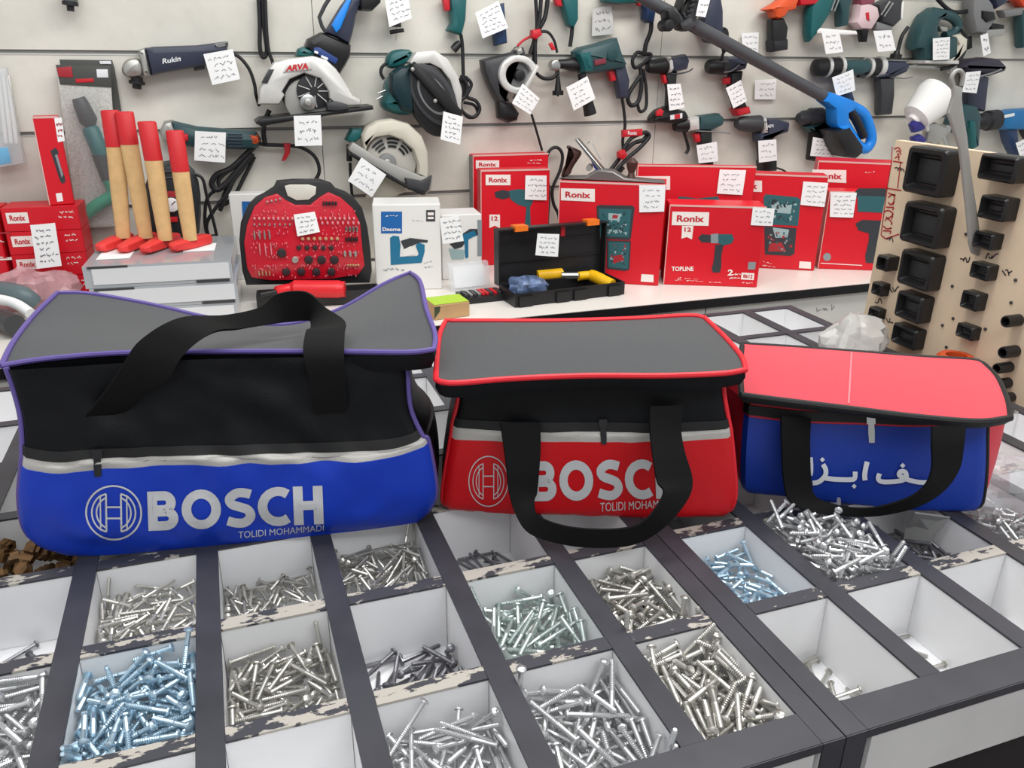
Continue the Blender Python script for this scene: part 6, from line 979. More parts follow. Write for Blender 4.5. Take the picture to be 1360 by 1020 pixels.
HW = mat('pale_wood_handle', 'D9B27C', .5, var=.12, vscale=50); HR = mat('red_paint', 'C8232A', .45); HH = mat('red_cast_head', 'DE3A38', .45)
for k, (hx, hy, bx, by, tx, ty, rx, ry_, nx, ny, w_) in enumerate(((172, 318, 164, 318, 146, 148, 153, 195, 131, 336, 12), (203, 317, 194, 318, 165, 150, 172, 192, 160, 337, 12), (234, 318, 220, 321, 195, 163, 204, 213, 190, 338, 12), (277, 320, 253, 321, 232, 175, 240, 228, 227, 335, 11.5))):
    lab = ('leftmost red-headed mallet standing on its head', 'second mallet from the left standing on its head', 'third mallet from the left, its tip lower than the first two', 'rightmost mallet, the shortest looking, nearest the open red tray')[k]
    zc_ = ztop + .012; base = atz(bx, by - 2, ztop + .022); yb = base.y
    m_ = thing('mallet', lab, 'mallet', V((base.x, yb, ztop)), 'red-headed wooden mallets')
    Pn, Pf = atz(nx, ny - 6, ztop + .013), atz(hx, hy - 4, ztop + .013); dr = (Pf - Pn); 
    dr = dr.normalized(); sd = V((-dr.y, dr.x, 0)).normalized(); L_ = (Pf - Pn).length; mid = V((base.x, base.y, ztop + .013)); c0 = Pn
    R = []
    for f, hw, hh in ((0, .004, .004), (.06, .014, .009), (.45, .018, .0125), (.55, .018, .0125), (.94, .016, .0115), (1, .012, .008)):
        c_ = Pn + dr * (L_ * f); c_.z = ztop + .0005 + .0125; R.append([c_ + sd * hw * a + Z3 * hh * b for a, b in ((-1, -.7), (-.7, -1), (.7, -1), (1, -.7), (1, .7), (.7, 1), (-.7, 1), (-1, .7))])
    mb = MB(); mb.loft(R); obj('head', mb, HH, m_)
    top_ = aty(tx, ty, yb + .015); rr_ = aty(rx, ry_, yb + .011); kx = (aty(bx + 1, by, yb) - aty(bx, by, yb)).length
    def hs(p, w, th): return [p + V((w * math.cos(a), th * math.sin(a), 0)) for a in [6.28318 * i / 14 for i in range(14)]]
    mb = MB(); mb.loft([hs(base, w_ * kx * .8, .009), hs(base.lerp(rr_, .5), w_ * kx * .95, .010), hs(rr_, w_ * kx, .011)]); obj('handle', mb, HW, m_, 60)
    mb = MB(); mb.loft([hs(rr_ + V((0, 0, .0003)), w_ * kx * 1.02, .0114), hs(top_, w_ * kx * 1.02, .0114), hs(top_ + V((0, 0, .003)), w_ * kx * .9, .009)]); gp = obj('painted_grip', mb, HR, m_, 60)
# red boxes at the left
for k in range(4):
    lab = ('lowest red carton of the left stack', 'second red carton from below in the left stack', 'third red carton from below in the left stack', 'topmost red carton of the left stack, under the leaning red box')[k]; hh = .0575
    c = Carton('carton', lab, (27, 399), (125, 393), (27, 300), ZC, .10, R_, group='stacked red cartons at the left')
    # squash to one layer
    for ch in [c.body]:
        for v in ch.data.vertices: v.co.z = (v.co.z) * (hh - .0006) / c.H
    c.e.location.z = ZC + hh * k + .0003; y0 = 272 + (3 - k) * 33
    dz = V((0, 0, hh * k))
    def P_(u, v): return c.o + c.ex * c.W * u + V((0, 0, v)) + c.n * .0008
    def rect(part, m, u0, v0, u1, v1, l=0):
        mb = MB(); mb.add([P_(u0, v0) + c.n * l, P_(u1, v0) + c.n * l, P_(u1, v1) + c.n * l, P_(u0, v1) + c.n * l], [(0, 1, 2, 3)]); return obj(part, mb, m, c.body, 0)
    rect('logo_panel', WP, .06, .02, .34, .046)
    vs, fs = text_mesh('Ronix', .03); mb = MB(); mb.add([P_(.10 + .2 * u, .026 + .014 * v) + c.n * .0006 for u, v in vs], fs); obj('lettering', mb, LOGO, c.body, 0)
    mk = MB(); scribble(mk, P_, .72, .024, .95, .05, 2, random.Random(k), .0012); obj('small_print', mk, WP, c.body, 0)
a = Carton('carton', 'red cartons beside the left stack, cut by the photo edge', (-75, 405), (20, 400), (-75, 280), ZC, .10, R_, group='stacked red cartons at the left'); a.e['label'] = 'red carton left of the stack, cut by the photo edge'
a.lines("-30,316 10,314 10,325 -30,327", 1, WP, 3, .03); a.lines("-30,340 14,338 14,345 -30,347", 1, WP, 4, .03); a.poly('worn_line', WP, "-70,347 16,343 16,345 -70,349"); a.poly('worn_line', PICR, "-70,312 14,308 14,310 -70,314")
ptag("40,299 73,296 82,353 49,357", 1.79, 'taped across the stack of red cartons', 6)
z4 = ZC + .0575 * 4
c = Carton('slim_box', 'slim upright red box with a router bit pictured, on the left stack', (66, 273), (99, 271), (49, 155), z4 + .0005, .05, R_); c.edge(CARDP); c.poly('white_label', PAPER, "72,157 82,156 86,187 77,189"); c.lines("74,162 82,161 84,184 77,185", 3, PICR, 3, .05)
c.poly('bit_picture', PICD, "67,200 74,196 78,202 76,208 86,235 87,242 82,244 79,238", .0009); c.poly('bit_picture', PICG, "73,206 76,205 84,232 82,236", .0012); c.poly('white_stamp', PAPER, "74,257 82,256 84,267 76,268")
PINKF = mat('pink_film', 'E3B3B8', .2, alpha=.6, var=.3, vscale=30, bump=.8, bscale=50)
crumple('plastic_bag', 'crumpled pink-tinted plastic bag in front of the red cartons', atz(48, 388, ZC + .035), (.11, .05, .055), PINKF, 1.5, ZC + .001)
g = thing('grey_tool', 'grey curved tool with a white rim at the left behind the black bag', 'tool', atz(10, 420, ZC + .01))
mb = MB(); mb.tube([V(q) for q in cr([atz(-30, 384, ZC + .06), atz(5, 386, ZC + .06), atz(30, 392, ZC + .055), atz(46, 404, ZC + .03)], 5)], [.022] * 15 + [.012], 14); obj('casing', mb, mat('grey_teal', '5F6E72', .4), g)
mb = MB(); mb.tube([V(q) for q in cr([atz(-30, 396, ZC + .05), atz(0, 398, ZC + .05), (atz(22, 404, ZC + .045)), atz(40, 416, ZC + .03)], 5)], .012, 12); obj('rim', mb, PAPER, g)
mb = MB(); mb.tube([V(q) for q in cr([atz(-30, 420, ZC + .03), atz(0, 424, ZC + .03), atz(20, 432, ZC + .03)], 5)], .024, 12); obj('foot', mb, DGREY, g)
# compressor behind the mallets
t = T('tyre_inflator', 'black tyre inflator with a round gauge behind the mallets', 'inflator', 232, 270, 1.86)
t.pr('body', mat('inflator_dark', '25292C', .4), "196,322 192,250 200,222 222,214 246,216 262,232 268,270 264,318", .10, .02, 0, 1)
t.disc('gauge', PAPER, (228, 272), 10, .012, -.056); t.disc('gauge_rim', DGREY, (228, 272), 12, .008, -.053); t.pr('red_switch', RED, "222,288 236,288 236,295 222,295", .01, .003, -.055); t.pr('label', PICR, "214,254 236,254 236,262 214,262", .008, .002, -.052); t.tb('needle', BLACK, "228,272 233,267", .6, -.063, 6, 2)
t.tb('vent', DGREY, "215,228 245,228", 1.5, -.05); t.tb('vent', DGREY, "213,236 248,236", 1.5, -.05); t.tb('hose', BLACK, "250,230 268,236 275,262 285,300 292,335 ", 2.2, -.02)
c = Carton('narrow_box', 'white box with a blue panel half behind the open accessory case', (303, 384), (350, 382), (297, 266), ZC, .05, MATS['white_carton']); c.poly('blue_panel', BLP, "307,276 345,276 345,312 309,312"); c.lines("309,279 340,279 340,284 309,284", 1, WP, 2, .03)
c.e.location.y += .09; c.e.location.x += .03
# clear bag on the rear bins, orange ring, bag of screws
crumple('plastic_bag', 'crumpled clear plastic bag on the rear bins beside the display board', atz(1134, 449, ZB + .03), (.062, .05, .045), mat('cloudy_film', 'CFCDC9', .2, alpha=.62, bump=.9, bscale=50), 8, ZB + .001)
q = atz(1268, 474, ZB + .10)
g = T('tape_roll', 'orange tape roll behind the pink-red bag lid', 'tape', 1268, 478, .60)
q = aty(1268, 482, .60); mb = MB(); mb.lathe(V((q.x, q.y, ZB + .004)), V((q.x, q.y, q.z + .015)), [(0, .028), (.9, .032), (1, .028), (1, .018), (.1, .018)], 24); obj('roll', mb, mat('orange_tape', 'C24A1E', .45), g.e)
q = atz(1322, 668, ZB); crumple('plastic_bag', 'clear plastic bag of screws at the right edge beside the blue bag', V((q.x + .02, q.y + .02, ZB + .012)), (.05, .05, .04), CLEAR, 5, ZB - .06)
x0, y0 = 7 * PX + .04, 1 * PY + .03
g = thing('grey_sheet', 'grey cardboard piece standing in a bin in front of the blue bag', 'sheet', (x0, y0, ZB - DEP + .007))
P = [atz(1203, 702, ZB - .03), atz(1238, 712, ZB - .03), atz(1262, 688, ZB + .002), atz(1215, 682, ZB + .002)]; mb = MB(); mb.grid([[P[0], P[1]], [P[3], P[2]]], 0, .003); obj('sheet', mb, mat('grey_board', '8D8D8C', .6), g)
mb = MB(); mb.grid([[P[0] - V((0, 0, .045)), P[1] - V((0, 0, .045))], [P[0], P[1]]], 0, .003); obj('fold', mb, mat('grey_board', '8D8D8C', .6), g)
# brass nuts in the bin at the left corner of the black bag
rnd = random.Random(21); BRASS = mat('brown_brass', '7A5A38', .45, .5, var=.5, vscale=80); bm_ = None
for k in range(46):
    mb = MB(); r = .0085
    mb.lathe((0, 0, -.008), (0, 0, .008), [(0, r * .6), (0, r), (.7, r * 1.05), (.75, r * .7), (1, r * .65), (1, r * .4), (.2, r * .4)], 6)
    if bm_ is None: o = obj('brass_fitting', mb, BRASS, None, 20); bm_ = o.data
    else: o = bpy.data.objects.new('brass_fitting', bm_); COL.objects.link(o)
    o.location = (-PX + .022 + rnd.random() * .088, 3 * PY + .022 + rnd.random() * .11, ZB - .062 + (k // 9) * .0105); o.rotation_euler = (rnd.uniform(0, 6), rnd.uniform(0, 6), rnd.uniform(0, 6))
    tag(o, 'brown brass fitting in the bin at the left corner of the blue bag', 'fitting', 'brown brass fittings')
# ================================================================ power tools hung on the slatwall
W_ = WALLY
ORGB = mat('orange_body', 'D9562A', .42); PINKW = mat('pale_pink_plastic', 'D8BFC2', .4); SILVR = mat('light_alloy', 'D4D3CF', .4, .35); GUARDG = mat('guard_grey', 'A5A49F', .45, .3); BLADE = mat('dark_vent', '232427', .5); CORD = mat('cord_black', '1C1C1F', .5); WHITEP = mat('white_plastic', 'EFEFEC', .35); LBLUE = mat('label_blue', '26407E', .45); WTXT = mat('white_marking', 'E6E8EA', .5); SWR = mat('switch_red', 'C4222E', .4); BRB = mat('bright_blue_casing', '1C6FA8', .4); DKB = mat('dark_blue_casing', '23395C', .42)
HK = 'tools hanging on the slatwall'
# straight grinder with lettering
t = T('angle_grinder', 'long slate-black angle grinder with white lettering, hanging top left', 'grinder', 235, 85, W_ - .036)
t.pr('gear_head', CAST, "162,88 168,79 180,76 188,80 192,92 190,102 172,104 163,98", .06, .016, 0, 1); t.cy('spindle', BLACK, (182, 102), (182, 118), [(0, 8), (.3, 8), (.35, 11), (.6, 11), (.65, 6), (1, 6)], -.005)
t.pr('collar', CAST, "184,66 194,63 201,100 191,102", .07, .012); t.pr('motor_housing', NAVY, "193,64 204,62 262,60 300,55 303,72 276,86 214,97 202,100", .07, .014); t.pr('tail_cap', GREY, "284,58 303,55 303,62 284,65", .05, .01, -.012)
t.text('Rukin', "216,78 240,74 240,81 216,85", WTXT, -.037); t.pr('switch', DGREY, "256,86 272,83 272,92 258,94", .03, .006)
t.tb('cord', CORD, "303,68 318,76 331,92 338,112 340,126 344,140,.02", 2.4)
ptag("270,72 309,65 319,105 282,113", W_ - .08, 'on the slate-black angle grinder')
# teal grinder
t = T('angle_grinder', 'dark teal angle grinder with vent ribs and orange end, left of the accessory case', 'grinder', 280, 185, W_ - .036)
t.pr('gear_head', CAST, "212,174 218,161 228,159 234,172 228,189 216,187", .06, .015); t.pr('motor_housing', DTEAL, "228,160 262,168 300,171 340,174 347,184 342,196 320,198 260,195 228,191", .065, .022); t.pr('switch', SWR, "228,175 250,178 250,187 228,186", .02, .005, -.028)
for k in range(5): t.tb('vent_rib', NAVY, [(302, 178 + k * 4, 0), (322, 178.5 + k * 4, 0)], .9, -.034, 6, 2)
t.pr('orange_ring', ORGB, "329,176 342,178 345,186 340,192 332,190", .07, .015)
t.tb('cord', CORD, "343,188 350,192 376,193 400,196 418,208 424,228 414,246 406,262", 2.6)
t.tb('cord_bundle', CORD, "342,190 326,206 306,224 288,232 281,244 288,252 300,244 316,226 334,205", 4); t.tb('cord_loop', CORD, "322,212 304,226 290,240 296,250 306,242 300,258 284,280 274,300 282,322 296,324 306,336 310,348", 2.6); t.tb('cord_loop', CORD, "336,204 322,224 310,240 300,262 292,280", 3)
t.tb('cord_loop', CORD, "330,206 312,232 298,258 296,272 310,262 322,240 338,208", 2.8, .012); t.tb('cord_loop', CORD, "292,250 276,262 272,290 276,312 288,314 294,328 298,342", 2.4, .01)
t.pr('red_clip', SWR, "376,190 386,190 385,203 379,213 374,214 378,202", .014, .004)
t.tb('hang_strap', BLACK, "352,190 350,176 352,160 358,146", 3.2, -.01); t.tb('hang_bar', BLACK, "340,163 388,155", 2.2, -.03, 8, 2)
ptag("259,174 300,176 299,216 258,213", W_ - .08, 'on the dark teal angle grinder')
# silver circular saw
t = T('circular_saw', 'silver circular saw with red lettering and a blue-black grip above', 'saw', 410, 110, W_ - .06)
t.pr('upper_guard', SILVR, "343,138 344,118 349,108 354,94 364,82 382,78 414,74 432,79 445,91 457,109 467,126 477,131 478,139 461,140 446,139 436,130 435,120 424,104 403,97 384,105 374,121 377,126 370,138", .05, .008, -.03)
t.disc('blade_well', BLADE, (404, 123), 31, .02, -.012); t.disc('lower_guard', GUARDG, (407, 134), 29, .012, -.028)
t.disc('vent_ring', BLADE, (417, 121), 23, .006, -.038)
for k in range(9):
    a = k * .698; t.tb('spoke', SILVR, [(417 + 6 * math.cos(a), 121 + 6 * math.sin(a), 0), (417 + 22 * math.cos(a), 121 + 22 * math.sin(a), 0)], .7, -.043, 6, 1)
t.disc('blade_hub', STEEL, (409, 136), 11, .016, -.046); t.disc('hub_bolt', CAST, (409, 136), 5, .01, -.056)
t.pr('base_plate', BLACK, "338,161 345,156 430,146 491,139 492,144 432,152 400,156 345,166", .10, .004, -.01)
t.pr('clamp', DGREY, "432,136 446,134 460,138 462,145 446,147 434,146", .04, .006, -.05)
t.pr('guard_slot', DGREY, "347,110 357,92 364,92 355,111", .01, .003, -.054)
t.pr('name_plate', SILVR, "376,96 382,85 412,81 414,92", .004, .001, -.057); t.text('ARVA', "381,87 410,83 410,92 379,95", mat('red_marking', 'C0262E', .5), -.0598, None, .05)
t.pr('motor_housing', BLACK, "404,63 408,52 426,43 464,60 463,75 457,86 450,97 442,92 430,78 416,72", .08, .016, .01); t.pr('teal_cover', TEAL, "392,75 395,65 402,62 418,69 416,75", .05, .01)
t.pr('label', LBLUE, "417,63 424,63 449,78 446,85 434,79 416,69", .006, .001, -.032); t.pr('label_mark', WTXT, "418,67 423,69 422,72 417,70", .004, .001, -.036); t.pr('label_mark', WTXT, "427,73 436,77 435,80 426,76", .004, .001, -.036)
t.pr('grip', NAVY, "430,44 436,34 452,8 464,-8 488,-8 478,8 472,20 468,42 463,60 446,50", .05, .016); t.pr('grip_inset', BLUEP, "440,34 444,26 460,0 467,-2 463,10 452,38 446,44", .02, .005, -.022)
t.pr('battery', BLACK, "474,-12 505,-12 503,4 492,15 477,14", .07, .012); t.tb('brace', DGREY, "440,-6 424,23 433,43", 2.6, -.01, 8, 2)
ptag("390,154 426,153 428,193 392,194", W_ - .13, 'on the silver circular saw', 3)
t = T('extension_lead', 'black folded power lead hanging left of the silver saw', 'lead', 350, 40, W_ - .02)
t.tb('cord', CORD, "343,-8 345,30 345,60 348,75 353,74 354,62 350,30 349,-8", 2.8); t.tb('cord_loop', CORD, "352,-8 354,40 357,68 362,82 363,92", 2.4, -.01)
t = T('hanging_tool', 'black tipped tool hanging at the top edge beside its tag', 'tool', 525, 30, W_ - .03)
t.cy('body', DGREY, (527, 0), (527, 36), [(0, 9), (.6, 9), (.75, 6), (1, 6)]); t.cy('collar', BLACK, (518, 43), (536, 40), [(0, 2.5), (1, 2.5)]); t.cy('bit', STEEL, (527, 36), (526, 54), [(0, 1), (1, .6)])
ptag("511,0 541,-9 547,24 517,36", W_ - .075, 'at the top edge above the teal circular saw')
# teal circular saw
t = T('circular_saw', 'teal circular saw with a black blade guard and grey upper guard', 'saw', 560, 120, W_ - .07)
t.pr('motor_housing', TEAL, "504,135 510,122 511,110 518,100 545,95 548,150 533,153 516,149 508,144", .10, .03, .01, 1); t.pr('rear_handle', TEAL, "511,82 516,70 528,65 547,66 544,80 534,88 515,92", .06, .018, .01, 1)
t.pr('dark_housing', mat('teal_black_housing', '0F2C33', .4), "517,98 530,88 545,86 548,150 532,146 516,120", .06, .02, -.03)
t.pr('upper_guard', SILVR, "541,82 550,69 574,67 591,78 605,101 610,122 609,147 601,150 601,128 594,106 582,91 568,84 556,85 545,88", .06, .004, -.02)
t.pr('blade_guard', BLACK, "543,94 552,86 574,84 589,98 600,122 603,143 610,153 600,178 586,182 572,180 558,166 546,149 542,122", .04, .010, -.03, 1)
for rx, ry_, mm in ((30, 42, DGREY), (24, 34, BLADE), (19, 27, GREY), (16, 23, BLADE)):
    t.pr('guard_ring', mm, [(575 + rx * math.cos(a) + .35 * ry_ * math.sin(a), 126 + ry_ * math.sin(a) + .1 * rx * math.cos(a)) for a in [6.28318 * i / 28 for i in range(28)]], .006, .002, -.052 - (42 - ry_) * .00035)
t.pr('base_bar', BLACK, "542,92 549,82 566,94 612,148 608,160 596,152 560,112", .05, .006, -.055); t.disc('bolt', CAST, (548, 92), 2.5, .006, -.084); t.disc('bolt', CAST, (578, 134), 2.5, .006, -.084)
t.tb('cord', CORD, "513,84 507,90 506,98 510,105", 2.2); t.tb('knob_rod', STEEL, "500,132 508,128", 1.6, -.02, 8, 2); t.tb('knob_rod', STEEL, "502,124 512,120", 1.6, -.02, 8, 2)
t.tb('cord_bundle', CORD, "612,100 620,112 618,128 610,135 614,148 628,156 637,146 632,134 620,128 626,112 618,102", 2.4, .03); t.tb('cord_loop', CORD, "610,104 616,120 612,142 622,156 634,152 630,140 616,136", 2, .04)
ptag("589,148 615,155 611,192 585,185", W_ - .165, 'on the teal circular saw', 5)
# cream circular saw
t = T('circular_saw', 'cream circular saw with a diagonal grey base plate, above the stapler box', 'saw', 520, 210, W_ - .06)
t.pr('upper_guard', CREAM, "483,204 479,178 486,167 499,160 519,157 540,163 558,179 566,200 567,224 565,236 553,230 553,218 546,198 531,185 514,179 497,182 487,191", .06, .012, -.02)
t.disc('blade_well', mat('pale_grey_well', 'B5B2AA', .45), (519, 213), 34, .02, -.015); t.disc('hub', GREY, (514, 216), 12, .02, -.03); t.disc('hub_bolt', CAST, (514, 216), 5, .012, -.042)
for r in (20, 25, 30):
    for a0 in (-2.5, -1.75, -1.0): t.tb('vent_slot', BLADE, [(519 + r * math.cos(a0 + q * .11), 214 + r * math.sin(a0 + q * .11), 0) for q in range(6)], 1.5, -.027, 6, 2)
t.pr('lower_guard', CREAM, "499,263 486,262 494,245 512,231 536,240 538,254 520,262", .03, .008, -.02)
t.pr('base_plate', GUARDG, "462,196 468,188 500,208 560,234 574,233 571,252 562,259 540,250 500,230 466,207", .03, .004, -.045); t.pr('base_edge', BLACK, "464,200 502,222 542,246 562,252 562,257 540,250 500,228 464,206", .05, .003, -.055)
t.pr('clamp', DGREY, "538,236 560,240 573,233 569,252 560,259 540,250", .02, .003, -.066); t.pr('teal_trim', TEAL, "458,186 466,170 480,170 478,182 468,190", .05, .01); t.tb('knob', BLACK, "464,192 464,214", 4, -.02, 10, 2); t.tb('cord', CORD, "465,216 466,240 468,262 472,280", 2, .01)
ptag("480,209 513,232 494,262 462,240", W_ - .15, 'on the cream circular saw', 3)
# hanging drill handle 1
t = T('drill', 'teal drill handle with a red trigger hanging from the top edge, left', 'drill', 605, 20, W_ - .03)
t.pr('handle', TEAL, "594,-10 619,-10 617,26 612,47 604,45 592,41 598,30 597,12", .045, .014); t.pr('trigger', SWR, "586,-6 596,-6 597,14 590,15", .025, .005); t.tb('cord', CORD, "612,46 614,60 615,90 616,112 617,130", 2.4); t.cy('plug', BLACK, (602, 66), (611, 56), [(0, 5), (.6, 5), (1, 3)])
t = T('drill', 'drill with a dark blue tip hanging behind the tag at the top edge', 'drill', 660, 30, W_ - .03); t.pr('handle', DKB, "648,10 668,4 672,57 657,61", .045, .012)
ptag("631,17 662,1 675,37 641,51", W_ - .07, 'at the top edge right of the first teal handle', 5)
# compact cutter
t = T('mini_saw', 'small black saw with a silver ring guard, between the red-tied cord and the teal saw', 'saw', 680, 105, W_ - .045)
t.pr('body', DGREY, "638,80 652,76 680,69 686,62 693,63 696,74 674,86 664,100 666,120 674,132 672,140 658,134 646,110 640,94", .06, .016); t.pr('grip', BLACK, "658,130 668,134 678,136 688,150 685,160 673,163 660,157", .05, .016)
R2 = [(687 + 26 * math.cos(a), 99 + 26 * math.sin(a)) for a in [1.35 + .2 * i for i in range(25)]] + [(687 + 17 * math.cos(a), 99 + 17 * math.sin(a)) for a in [1.35 + .2 * i for i in range(24, -1, -1)]]
t.pr('ring_guard', SILVR, R2, .03, .004, -.03); t.disc('blade', GREY, (688, 99), 17, .008, -.02); t.disc('hub', BLACK, (689, 100), 7, .03, -.03); t.pr('base_plate', SILVR, "709,86 713,88 688,134 683,131", .05, .003, -.03); t.pr('knob', CAST, "683,66 690,62 693,70 686,74", .04, .008, -.02)
t.tb('cord', CORD, "711,-8 713,28 712,48 709,80 712,96 722,104 735,103 741,94", 2.4); t.tb('cord_loop', CORD, "728,-8 724,22 714,42 708,60 704,72", 3); t.tb('cord_loop', CORD, "719,-8 716,30 711,48 711,85", 2.6, -.008)
t.pr('red_tie', SWR, "705,40 716,38 719,46 710,53 704,50", .03, .008, -.01); t.tb('red_cord', SWR, "706,48 696,53 687,61", 1.6); t.tb('cord_loop', CORD, "718,42 728,43 736,54 740,70", 1.8); t.pr('red_tab', SWR, "728,58 733,56 738,66 733,67", .008, .002)
t.cy('plug', BLACK, (741, 90), (741, 128), [(0, 1.6), (.3, 2), (.8, 4.5), (.8, 7), (.95, 7), (.95, 1.5), (1, 1.5)]); t.tb('cord', CORD, "706,152 712,172 720,200", 1.6, .02); t.tb('cord_loop', CORD, "729,328 727,300 729,255 725,218 730,200 740,196 747,206 744,226 734,250 735,270 742,286 742,305 734,320 727,314", 2, .02)
ptag("694,111 717,131 704,152 680,137", W_ - .10, 'on the small black saw')
# drill handle 2
t = T('drill', 'teal drill handle hanging at the top edge beside the looped cord', 'drill', 752, 15, W_ - .03); t.pr('handle', TEAL, "741,-8 766,-8 766,26 760,38 752,34 747,15", .045, .014); t.pr('trigger', SWR, "733,-8 742,-8 746,9 738,8", .025, .005); t.tb('cord', CORD, "760,36 759,48 757,62", 2.6)
ptag("787,12 812,6 816,45 786,48", W_ - .02, 'faint grey, taped to the wall near the top', 3, mat('grey_paper', 'C4C4C2', .7))
# rotary hammer
t = T('hammer_drill', 'large teal hammer drill with a red trigger, above the hand plane', 'drill', 795, 85, W_ - .04)
t.pr('motor_housing', DTEAL, "760,69 768,63 794,57 816,50 822,70 829,85 822,92 808,94 780,98 769,97 766,80", .075, .022); t.pr('gear_case', TEAL, "761,70 780,66 784,96 770,97 766,82", .08, .02, -.004)
t.pr('handle', NAVY, "812,90 828,84 834,106 832,130 820,131 817,112", .045, .014); t.pr('trigger', SWR, "806,93 815,94 817,107 810,108", .025, .005); t.cy('chuck', BLACK, (742, 85), (768, 86), [(0, 5), (.3, 6), (.6, 8), (1, 8)]); t.disc('chuck_tip', STEEL, (736, 87), 6.5, .03, 0)
t.cy('side_handle', BLACK, (772, 98), (784, 152), [(0, 5), (.5, 6), (1, 8)], -.02); t.disc('vent', mat('teal_vent', '1D4145', .45), (813, 73), 7, .006, -.038); t.pr('badge', mat('badge_red', '7A2F3C', .5), "789,80 804,77 805,84 790,87", .004, .001, -.039)
t.tb('cord', CORD, "826,130 829,150 830,168 827,186 828,200", 2); t.tb('cord_bundle', CORD, "828,198 838,184 850,178 858,176 862,182 850,196 836,208 822,222 815,230", 2.4, -.01); t.tb('cord_loop', CORD, "830,200 842,190 854,186 860,178", 2.6); t.tb('cord_loop', CORD, "826,206 814,222 806,232 818,232 828,222", 2.6, .005)
t.pr('red_tie', SWR, "820,202 828,198 832,206 826,212 820,209", .03, .008, -.01); t.pr('red_band', SWR, "826,173 852,171 852,180 826,182", .02, .004, -.01); t.text('Ronix', "834,174 846,174 846,179 834,179", WTXT, -.0215)
ptag("752,116 780,101 791,131 762,147", W_ - .085, 'on the large teal hammer drill')
# navy handle and bundle
t = T('drill', 'dark blue drill handle with a knotted cord hanging left of the navy drill', 'drill', 858, 25, W_ - .03)
t.pr('handle', DKB, "850,-8 872,-8 868,18 866,30 858,31 852,26 854,14", .045, .014); t.pr('housing', TEAL, "798,-8 850,-8 846,4 820,6 800,3", .05, .012); t.pr('trigger', SWR, "843,-6 849,-6 850,8 846,8", .02, .005)
t.tb('cord', CORD, "865,30 864,42 858,58 856,70", 2.8); t.tb('cord_loop', CORD, "856,72 846,70 840,80 843,90 852,86 862,78 864,72 856,72", 2.2); t.tb('cord_bundle', CORD, "850,88 852,110 848,134 838,140 834,128 844,110 852,100", 2.6); t.tb('cord_loop', CORD, "854,92 858,116 858,142 850,148 846,136", 2)
# navy drill with red and white battery
t = T('cordless_drill', 'navy cordless drill with a flat red and white battery foot', 'drill', 890, 100, W_ - .04)
t.cy('chuck', BLACK, (860, 89), (884, 87), [(0, 6), (.15, 7.5), (.8, 9.5), (1, 9.5)]); t.pr('collar', SILVR, "882,76 887,75 889,96 884,97", .06, .012); t.pr('motor_housing', NAVY, "886,76 908,72 912,80 909,92 886,97", .06, .018); t.pr('handle', BLACK, "880,96 897,95 895,120 898,142 884,144 885,118", .04, .012)
t.pr('trigger', SWR, "878,99 886,98 888,111 880,111", .025, .005); t.pr('battery', BLACK, "863,157 866,152 872,146 885,141 906,147 909,152 909,158 893,164 864,162", .06, .012); t.pr('button', SWR, "871,148 877,144 881,147 879,154 871,154", .01, .003, -.03); t.pr('label', WTXT, "890,153 906,150 906,157 890,159", .004, .001, -.03); t.pr('label_band', SWR, "896,152 903,151 903,157 896,158", .004, .001, -.032); t.tb('wire', DGREY, "886,97 900,98 914,95 920,91", .8, -.02)
ptag("886,112 904,111 909,143 889,147", W_ - .085, 'on the navy drill with the red and white foot')
ptag("985,44 1008,43 1007,70 986,71", W_ - .012, 'pale, on the wall right of the strap', 3)
t = T('cordless_drill', 'dark cordless drill with a red battery foot under the pole', 'drill', 970, 100, W_ - .04)
t.cy('chuck', BLACK, (939, 89), (958, 87), [(0, 6), (.15, 8), (1, 10)]); t.cy('collar', DGREY, (957, 87), (964, 86.5), [(0, 10), (1, 10)]); t.pr('motor_housing', NAVY, "960,77 976,74 989,82 986,92 962,97", .06, .018); t.pr('handle', BLACK, "968,96 984,94 980,120 990,142 974,146 966,118", .04, .012); t.pr('trigger', SWR, "960,104 968,102 969,112 961,112", .025, .005); t.pr('battery', SWR, "971,144 991,141 993,150 976,154", .05, .01); t.tb('wire', GREY, "962,96 972,94 982,86", .8, -.035)
ptag("964,117 984,106 992,134 974,144", W_ - .085, 'on the dark drill under the pole')
ptag("1003,106 1031,105 1030,132 1002,132", W_ - .012, 'on the wall just under the blue pole saw', 3)
t = T('cordless_drill', 'teal cordless drill with a silver collar, above the wide red carton', 'drill', 925, 165, W_ - .04)
t.cy('chuck', BLACK, (896, 167), (912, 165), [(0, 6), (.2, 7.5), (1, 9)]); t.pr('collar', SILVR, "909,157 924,154 925,172 911,174", .06, .014); t.pr('motor_housing', DTEAL, "924,154 952,150 958,156 956,166 941,173 924,173", .06, .018); t.pr('handle', BLACK, "926,174 943,173 943,195 946,226 930,226 928,196", .04, .012); t.pr('trigger', SWR, "919,177 929,176 930,188 923,189", .025, .005); t.tb('hook', BLACK, "908,174 911,184 914,197 911,204", 2); t.tb('wire', GREY, "924,174 948,175 970,177", .7, -.02)
ptag("925,193 952,188 954,214 928,217", W_ - .085, 'on the teal drill with the silver collar', 3)
t = T('cordless_drill', 'navy cordless drill with a white collar, above the tool set carton', 'drill', 1020, 170, W_ - .04)
